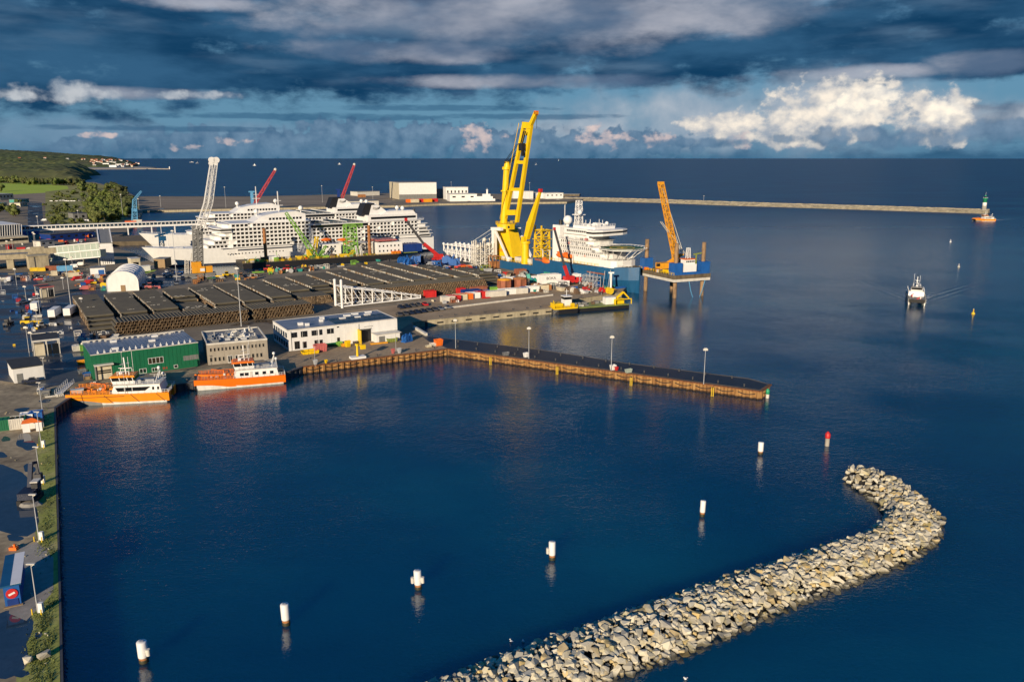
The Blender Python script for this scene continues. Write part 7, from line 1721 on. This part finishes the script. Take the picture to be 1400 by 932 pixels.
# wheel loader, forklift, excavator
def loader(p,label,mat,ang,s=1.0,cat='loader',name='wheel_loader'):
    P=at(*p); t=thing(name,label,cat,P,ang); t.scale=(s,)*3
    mb=MB(); mb.box(-2.5,-1.1,.8,1,1.1,2.0); mb.box(1,-.8,.8,3,.8,1.5); mb.build('body',M[mat],t); mb=MB(); mb.box(-.8,-.9,2,1,.9,3.3); mb.build('cab',M['glass'],t); mb=MB(); mb.box(-.9,-1,3.3,1.1,1,3.5); mb.build('cab_roof',M[mat],t)
    mb=MB(); mb.beam((1.5,-.7,1.6),(4.4,-.7,1.2),.3);mb.beam((1.5,.7,1.6),(4.4,.7,1.2),.3); mb.sideprism([(4.2,.2),(5.6,.2),(5.2,1.6),(4.4,1.4)],-1.4,1.4); mb.build('bucket',M[mat],t)
    for x in(-1.6,2):
        for sd in(-1,1): mb=MB(); mb.cyl((x,sd*.8,.75),(x,sd*1.35,.75),.75,n=12); mb.build('wheel',M['rubber'],t)
loader((38,444),'yellow and orange wheel loader in the wet yard','crane_yellow',20,.9); loader((10,445),'dark forklift crossing the wet yard','darkgray',100,.7); loader((310,378),'small yellow loader behind the pipe stacks','crane_yellow',40,.8); loader((367,371),'red and orange carrier with red legs on the quay edge','red',20,1.0); loader((393,370),'red carrier right of the orange one on the quay edge','red',30,.9); loader((346,382),'orange carrier behind the pipe stacks','rust_orange',200,.8); loader((330,380),'orange loader beside the quay edge near the twin mast crane','rust_orange',100,.8)
loader((57,447),'white utility vehicle right of the yellow loader','offwhite',60,.6)
loader((205,395),'pale red tractor behind the second pipe stack','pink_red',20,.9); loader((197,394.5),'white vehicle left of the pale red tractor','offwhite',20,.8)
P=at(42,684); t=thing('material_handler','dark blue material handler with raised arm standing in the puddle','excavator',P,100); 
mb=MB()
for y in(-1.2,1.2): mb.box(-2.2,y-.35,0,2.2,y+.35,.9)
mb.build('crawler_track',M['rubber'],t); mb=MB(); mb.box(-2.2,-1.3,1,1.6,1.3,2.3); mb.build('body',M['navy'],t); mb=MB(); mb.box(.2,-1.4,1.2,1.9,-.3,3.4); mb.build('cab',M['glass'],t); mb=MB(); mb.box(.1,-1.5,3.4,2,-.2,3.6); mb.build('cab_roof',M['offwhite'],t)
mb=MB(); mb.beam((1.2,.4,2),(3.6,.6,6.0),.7); mb.beam((3.6,.6,6.0),(6.4,.8,5.2),.5); mb.build('boom',M['navy'],t); mb=MB(); mb.beam((6.4,.8,5.2),(6.6,.8,2.6),.4); mb.cb((6.6,.8,1.4),(1.2,1.2,1.4)); mb.build('grab',M['darkgray'],t)
P=at(41,690); mb=MB(); mb.loft([[(2.2*math.cos(a)*(1+.15*math.sin(3*a)),1.3*math.sin(a),0) for a in [j*.628 for j in range(10)]],[(1.6*math.cos(a),.9*math.sin(a),.5) for a in [j*.628 for j in range(10)]]]); single(mb,'gravel_heap',M['slab_concrete'],'pale gravel heap at the feet of the blue material handler','heap',P)
P=at(38,905); 
for k,(dx,dy,s,lb) in enumerate(((0,0,.8,'pale squared stone lying in the grass near the lower edge'),(1.6,.9,.9,'longer pale stone behind the squared one in the grass'))):
    V,Fc=ROCKS[k]; mb=MB(); mb.add([v*s for v in V],Fc); single(mb,'boulder',M['stone_single'],lb,'boulder',P+Vector((dx,dy,.4)),k*40)
P=at(19,751); mb=MB(); mb.cb((0,0,0),(1.2,.7,.5)); mb.cyl((.2,0,.5),(.2,0,1.0),.2,n=8); single(mb,'pump',M['orange'],'small orange pump beside the blue kiosk','pump',P)
P=at(30,592); t=thing('canopy_tent','small orange canopy tent in front of the pale sheds','tent',P,24); mb=MB(); mb.loft([[(0,0,2.2),(4.4,0,2.2),(4.4,3,2.2),(0,3,2.2)],[(2,1.3,3.0),(2.4,1.3,3.0),(2.4,1.7,3.0),(2,1.7,3.0)]]); mb.build('canopy',M['orange'],t); mb=MB(); mb.box(.2,.1,0,1.7,.3,2.1);mb.box(2.9,.1,0,4.2,.3,2.1);mb.box(.2,2.7,0,4.2,2.9,2.1); mb.build('side_wall',M['white'],t)
# boarding ramp beside the nearest boat
a=at(80,541);b=at(98,531); mb=MB(); d=Vector((b.x-a.x,b.y-a.y,1.2)); mb.beam((0,0,.4),d+Vector((0,0,.4)),1.8,.25); nn=Vector((-d.y,d.x,0)).normalized()
for s in(-.9,.9):
    mb.rail([nn*s+Vector((0,0,.5)),d+nn*s+Vector((0,0,.5))],1.1,.09,step=.9)
single(mb,'boarding_ramp',M['galv'],'grey boarding ramp with railings at the bow of the bright orange boat','ramp',(a.x,a.y,2.5))
# blue loading frame crane by the far bow, low goods at the green hall
P=at(222,343); t=thing('loading_crane','blue loading gantry between the bows of the cruise ships','crane',(P.x,P.y,2.5),30); mb=MB(); mb.lattice((0,0,0),(0,0,12),3,2.4,4,.5); mb.beam((-4,0,10),(8,0,13),1); mb.cb((1,0,7),(4,3,3)); mb.build('frame',M['hull_blue'],t)
P=at(184,303); t=thing('loading_crane','light blue quay crane beside orange containers under the viaduct','crane',(P.x,P.y,2.5),30); mb=MB(); mb.lattice((0,0,0),(2,0,22),5,3,6,.6); mb.lattice((2,0,22),(9,0,30),2,1.2,4,.4); mb.cb((1,0,10),(5,4,3)); mb.build('frame',M['lightblue'],t)
for i,(p,m_,lb) in enumerate([((107,499),'orange_yellow','yellow orange bin by the corner of the green hall'),((108,512),'steel','grey pallet stack by the corner of the green hall'),((115,516),'blue','blue drum beside grey pallets at the green hall'),((122,508),'offwhite','white gas bottle rack at the green hall'),((222,507),'red','long red stretcher rack before the green wall'),((234,505),'red','second red rack nearer the grey office'),((183,507),'white','white crate row before the green wall'),((160,505),'offwhite','pale crate beside the roller door')]): crates(lb,p,m_,(1.8,1.2,1.3),z=2.5,name='crate',cat='crate',ang=34)
# seagulls and a far boat
for i,(p,lb) in enumerate((((699,877),'white gull floating at the breakwater edge, left one'),((715,877),'white gull floating at the breakwater edge, right one'),((937,928),'white gull on the water right of the boulders'))):
    P=at(*p,0); mb=MB(); mb.sph((0,0,.1),.22,8,rz=.14); mb.sph((.22,0,.3),.1,6); mb.beam((-.35,0,.15),(-.1,0,.15),.12,.05); single(mb,'seagull',M['white'],lb,'gull',(P.x,P.y,.03),random.uniform(0,360),'gulls on the water')
# ---------------------------------------------------------------- trees
def crown(seed,r=4.5,h=8,n=420):
    random.seed(seed); mb=MB(); lobes=[(Vector((random.gauss(0,r*.42),random.gauss(0,r*.42),h*random.uniform(.32,.85))),random.uniform(.35,.6)*r) for _ in range(9)]
    for c,rr in lobes:
        for k in range(n//9):
            d=Vector((random.gauss(0,1),random.gauss(0,1),random.gauss(0,1))).normalized(); p=c+d*rr*random.uniform(.75,1.08); s=random.uniform(.3,.75)
            nrm=(d+Vector((random.gauss(0,.5),random.gauss(0,.5),random.gauss(0,.5)))).normalized(); u=nrm.orthogonal().normalized(); v=nrm.cross(u)
            mb.add([p+u*s,p+v*s*.8,p-u*s*.9,p-v*s*.7],[(0,1,2,3)])
        k=7; mb.sph(c,rr*.82,7,rz=rr*.8)
    return mb
crowns=[(crown(200+i).mesh('crown',M['leaf' if i<4 else 'leaf_dark'])) for i in range(6)]
tm=MB(); tm.cyl((0,0,-.3),(0,0,3),.35,.25,n=7); tm.cyl((0,0,2.6),(1.6,.5,5.2),.2,.08,n=5); tm.cyl((0,0,2.6),(-1.4,.9,5.4),.2,.08,n=5); tm.cyl((0,0,2.6),(.2,-1.5,5.5),.18,.07,n=5); trunk_me=tm.mesh('trunk',M['trunk'])
TL={0:'leafy broad tree on the wooded bank behind the terminal',1:'dark leafy tree on the wooded bank behind the terminal',2:'small round tree in the left depot area',3:'tree in the hedge line behind the bright lawn field'}
def tree(p,s,kind,ci):
    P=at(*p); t=thing('tree',TL[kind],'tree',P,random.uniform(0,360),['trees on the wooded bank','dark trees on the wooded bank','trees of the depot','trees behind the lawn field'][kind]); t.scale=(s,s,s*random.uniform(.85,1.15))
    for nm,me in(('trunk',trunk_me),('crown',crowns[ci])):
        o=bpy.data.objects.new(nm,me); COL.objects.link(o); o.parent=t
random.seed(41)
def inp(x,y,poly):
    c=False;j=len(poly)-1
    for i in range(len(poly)):
        if (poly[i][1]>y)!=(poly[j][1]>y) and x<(poly[j][0]-poly[i][0])*(y-poly[i][1])/(poly[j][1]-poly[i][1])+poly[i][0]: c=not c
        j=i
    return c
zone=[(112,257),(160,256),(172,268),(182,292),(162,306),(128,306),(116,290),(108,272)]
n=0
while n<75:
    x=random.uniform(105,185);y=random.uniform(255,308)
    if inp(x,y,zone): tree((x,y),random.uniform(1.0,1.75),0,random.randrange(4)); n+=1
n=0
while n<30:
    x=random.uniform(150,186);y=random.uniform(254,296)
    if inp(x,y,[(145,254),(166,256),(186,290),(172,298),(160,270)]): tree((x,y),random.uniform(1.1,1.7),1,4+random.randrange(2)); n+=1
for i in range(16): tree((random.uniform(62,112),random.uniform(284,306)),random.uniform(.35,.8),2,random.randrange(4))
for x,y,s in((18,293,1.5),(21,296,1.3),(1,290,1.2),(24,279,1.0),(2,262,1.6),(60,282,.6),(90,283,.8),(80,268,1),(85,270,1),(92,272,.9),(100,266,1.1)): tree((x,y),s,2,random.randrange(4))
for i in range(46):
    f=i/45; tree((-5+f*118+random.uniform(-2,2),250+f*3.6+random.uniform(-1.2,1.6)),random.uniform(1.2,2.2),3,random.choice([0,1,2,3,4,5]))
def shrub(p,s):
    P=at(*p); t=thing('shrub','low leafy shrub in the scrub land beside the wooded bank','shrub',P,random.uniform(0,360),'shrubs of the scrub land'); t.scale=(s*1.3,s*1.3,s*.8)
    o=bpy.data.objects.new('crown',crowns[random.randrange(6)]); COL.objects.link(o); o.parent=t; o.location=(0,0,-1.5)
n=0
while n<90:
    x=random.uniform(62,150);y=random.uniform(258,308)
    if inp(x,y,[(64,288),(76,262),(100,258),(150,260),(120,300),(110,308),(64,308)]) : shrub((x,y),random.uniform(.25,.7)); n+=1
# ---------------------------------------------------------------- far town
def house_mesh(w,d,h,g,wall,roof):
    mb=MB(); mb.box(-w/2,-d/2,-8,w/2,d/2,h,0); mb.loft([[(-w/2-.4,-d/2-.5,h),(-w/2-.4,0,h+g),(-w/2-.4,d/2+.5,h)],[(w/2+.4,-d/2-.5,h),(w/2+.4,0,h+g),(w/2+.4,d/2+.5,h)]],1); 
    return mb.mesh('house',[M[wall],M[roof]])
HM=[house_mesh(16,10,8,5,'white','brownred'),house_mesh(24,12,9,4,'white','gray'),house_mesh(14,11,10,5,'cream','brownred'),house_mesh(40,16,12,1,'white','offwhite')]
def ray_on(px_,py_):
    """first hit of a sight line with the modelled hills"""
    u=(px_-700)/FPX; v=(466-py_)/FPX; d=Vector((u,CP+v*SP,-SP+v*CP)); s=1900
    while s<9000:
        X,Y,Z=d.x*s,d.y*s,H+d.z*s
        g=max(hill1(X,Y) if Y<3900 else -9,hill2(X,Y) if Y>5300 else -9,0)
        if Z<=g+.5: return Vector((X,Y,max(g,0)))
        s+=6
    return None
random.seed(60)
spots=[(93,219,1),(27,218.5,0),(62,218,0),(115,219.5,0),(113,220.2,2)]
for i in range(20): spots.append((random.uniform(124,152),random.uniform(219.5,224.5),random.choice([0,0,2,1])))
for i in range(16): spots.append((random.uniform(152,192),random.uniform(219,225),random.choice([0,0,2,1])))
for i in range(15): spots.append((random.uniform(128,200),random.uniform(226.3,229.2),random.choice([0,1,2,3])))
for x in(163,167,171): spots.append((x,227.3,3))
for a_,b_,k in spots:
    q_=ray_on(a_,b_)
    if q_ is None: continue
    o=bpy.data.objects.new('house',HM[k]); COL.objects.link(o); o.location=(q_.x,q_.y,q_.z+1.0); o.rotation_euler=(0,0,random.uniform(-.5,.5)); o.scale=(1.15,1.15,1.25); tag(o,'tiny pale house of the shore town on the far ridge','house','houses of the far shore town')
t=thing('far_mole','thin pale mole with a small white light below the far ridge','breakwater'); mb=MB(); A_=at(185,230.6,2);B_=at(232,231.2,2); mb.beam(A_,B_,14,6); mb.build('mole_body',M['slab_concrete'],t); mb=MB(); mb.cyl((B_.x,B_.y,2),(B_.x,B_.y,16),4,3,n=8); mb.build('light_tower',M['white'],t)
sheet('far_shore',[(p.x,p.y) for p in px((120,231),(200,230.8),(214,229),(150,226),(110,229.5),z=3)],3,M['slab_concrete'],6)

# ---------------------------------------------------------------- loose goods and clutter of the yards
random.seed(91)
goods=[]
for k in range(7):
    mb=MB(); random.seed(300+k)
    if k==0: mb.box(0,0,0,1.6,1.1,.15); mb.box(.1,.1,.15,1.5,1.0,1.1); mb.beam((.1,.55,.6),(1.5,.55,.6),.08)
    elif k==1:
        for i in range(4): mb.cyl((i*.7,0,0),(i*.7,0,1.0),.32,n=10)
        mb.box(-.4,-.4,-.02,2.5,.4,.08)
    elif k==2:
        for i in range(5): mb.beam((0,i*.35,.2+.25*(i%2)),(5,i*.35,.2+.25*(i%2)),.25)
        mb.box(.6,-.1,0,.8,1.6,.2); mb.box(4.2,-.1,0,4.4,1.6,.2)
    elif k==3: 
        for x in(0,2.4): 
            for y in(0,1.6): mb.beam((x,y,0),(x,y,1.9),.14)
        for z in(.1,1.0,1.9): mb.beam((0,0,z),(2.4,0,z),.12);mb.beam((0,1.6,z),(2.4,1.6,z),.12);mb.beam((0,0,z),(0,1.6,z),.12);mb.beam((2.4,0,z),(2.4,1.6,z),.12)
        mb.box(.3,.3,.1,2.0,1.3,1.2)
    elif k==4: mb.cyl((0,-.7,1),(0,-.6,1),1,n=14); mb.cyl((0,.6,1),(0,.7,1),1,n=14); mb.cyl((0,-.6,1),(0,.6,1),.6,n=12)
    elif k==5: mb.loft([[(0,0,.1),(3,0,.1),(3,1.6,.1),(0,1.6,.1)],[(-.3,-.1,1.3),(3.3,-.1,1.3),(3.3,1.7,1.3),(-.3,1.7,1.3)]]); mb.box(-.35,-.15,1.2,3.35,1.75,1.32)
    else: mb.box(0,0,0,2.2,1.4,1.2); mb.box(.3,.2,1.2,1.4,1.2,1.8); mb.cyl((1.8,.7,1.2),(1.8,.7,2.2),.12,n=6)
    goods.append((['crate','drum_row','timber_bundle','cargo_frame','cable_reel','skip','generator'][k],mb.mesh('goods',M['offwhite'])))
def strew(poly,n,label,group,cols,sc=(.8,1.4),z=2.5):
    xs=[p[0] for p in poly];ys=[p[1] for p in poly]; c_=0
    while c_<n:
        x=random.uniform(min(xs),max(xs));y=random.uniform(min(ys),max(ys))
        if not inp(x,y,poly): continue
        c_+=1; nm,me=random.choice(goods); o=bpy.data.objects.new(nm,me); COL.objects.link(o); o.location=at(x,y,z); s=random.uniform(*sc); o.scale=(s,)*3; o.rotation_euler=(0,0,random.choice([.5,.55,2.1,random.uniform(0,3)]))
        o.material_slots[0].link='OBJECT'; o.material_slots[0].material=M[random.choice(cols)]
        tag(o,label,nm.replace('_',' '),group)
MIXC=['white','offwhite','galv','rust_orange','yellow','blue','red','brown','gray','cream','darkgray','teal','brownred']
strew([(672,372),(690,370),(770,384),(850,397),(845,403),(790,402),(700,392),(676,384)],75,'small goods strewn on the quay below the blue hull','goods below the crane ship',MIXC,(.8,1.7))
strew([(590,412),(680,399),(750,392),(750,400),(700,406),(600,417)],26,'small goods strewn around the container rows','goods around the container rows',MIXC,(.7,1.2))
strew([(525,368),(560,363),(655,366),(672,372),(640,372),(575,369)],45,'small goods strewn between blue machines and pipe stacks','goods among the blue machines',['blue','navy','blue','offwhite','darkgray','orange','galv','red'],(.9,1.7))
strew([(262,383),(300,379),(345,373),(470,362),(545,355),(545,359),(470,366),(350,379),(300,386),(264,389)],70,'small goods strewn along the quay edge behind the pipe stacks','goods along the far quay edge',['gray','galv','offwhite','brown','lime','rust_orange','darkgray','teal','yellow'],(.8,1.5))
strew([(98,374),(140,378),(145,396),(128,400),(104,392)],38,'small goods strewn in the yard left of the tent hall','goods beside the tent hall',MIXC+['red','pink_red','yellow'],(.7,1.3))
strew([(0,376),(40,374),(110,372),(110,376),(40,384),(0,388)],24,'small goods strewn below the concrete ramp bridge','goods below the ramp bridge',MIXC,(.7,1.2))
strew([(0,400),(40,395),(120,405),(118,470),(60,480),(0,470)],34,'small goods strewn in the wet lorry yard','goods in the wet yard',['white','offwhite','galv','gray','darkgray','yellow','red','blue'],(.5,1.0))
strew([(120,455),(160,457),(165,462),(122,468)],12,'small goods strewn between pipe stacks and green hall','goods behind the green hall',['darkgray','offwhite','galv','brown'],(.6,1.0))
strew([(20,520),(70,530),(110,535),(115,500),(128,522),(200,514),(95,540),(60,545)],12,'small goods strewn on the quay around the green hall','goods around the green hall',['offwhite','galv','gray','wood','blue'],(.5,.9))
strew([(60,320),(135,318),(135,332),(60,336)],26,'small goods strewn below the passenger bridge','goods below the passenger bridge',['white','offwhite','red','orange','blue','galv'],(1.0,1.8))
strew([(0,310),(60,316),(60,345),(0,345)],14,'small goods strewn before the glass terminal','goods before the terminal',['white','offwhite','red','gray','galv'],(1.0,1.6))

# ---------------------------------------------------------------- bollards and rubble stones
bm_=MB(); bm_.lathe([(.28,0),(.2,.1),(.18,.45),(.34,.55),(.3,.7),(.02,.74)],n=10); bmesh_b=bm_.mesh('bollard',M['darkgray'])
def bol(P,label,group):
    o=bpy.data.objects.new('bollard',bmesh_b); COL.objects.link(o); o.location=P; tag(o,label,'bollard',group)
A_,B_=at(612,474),at(1036,532)
for i in range(14): bol(A_.lerp(B_,(i+.5)/14)+Vector((.3,1.2,.02)),'black mooring bollard along the sheet piled side of the finger pier','bollards of the finger pier')
A_,B_=at(590,462),at(1020,518)
for i in range(14): bol(A_.lerp(B_,(i+.5)/14)+Vector((-.4,-1.0,.02)),'black mooring bollard along the far side of the finger pier','bollards of the far pier edge')
A_,B_=at(416,500),at(606,475.5)
for i in range(7): bol(A_.lerp(B_,(i+.5)/7)+Vector((0,.5,.02)),'black mooring bollard along the apron edge','bollards of the apron')
A_,B_=at(590,435),at(748,420)
for i in range(8): bol(A_.lerp(B_,(i+.5)/8)+Vector((0,1,.02)),'black mooring bollard along the container quay','bollards of the container quay')
A_,B_=at(110,538),at(385,507)
for i in range(9): bol(A_.lerp(B_,(i+.5)/9)+Vector((0,.8,.02)),'black mooring bollard behind the two orange boats','bollards of the boat quay')
random.seed(17)
sm_=[]
for k in range(5):
    q_=MB(); q_.add(ROCKS[k][0],ROCKS[k][1]); sm_.append(q_.mesh('stone',M['stone_single']))
c_=0
while c_<45:
    x=random.uniform(0,72);y=random.uniform(562,928)
    if x>70-(930-y)*.01 or (x<50 and 630<y<740) or (x<52 and y>826) or (590<y<620): continue
    c_+=1; o=bpy.data.objects.new('stone',random.choice(sm_)); COL.objects.link(o); s=random.uniform(.07,.24); o.scale=(s,s,s); o.location=at(x,y)+Vector((0,0,s*.3)); o.rotation_euler=(random.random(),random.random(),random.random()*6); tag(o,'small loose stone lying on the gravel strip beside the verge','stone','loose stones of the gravel strip')
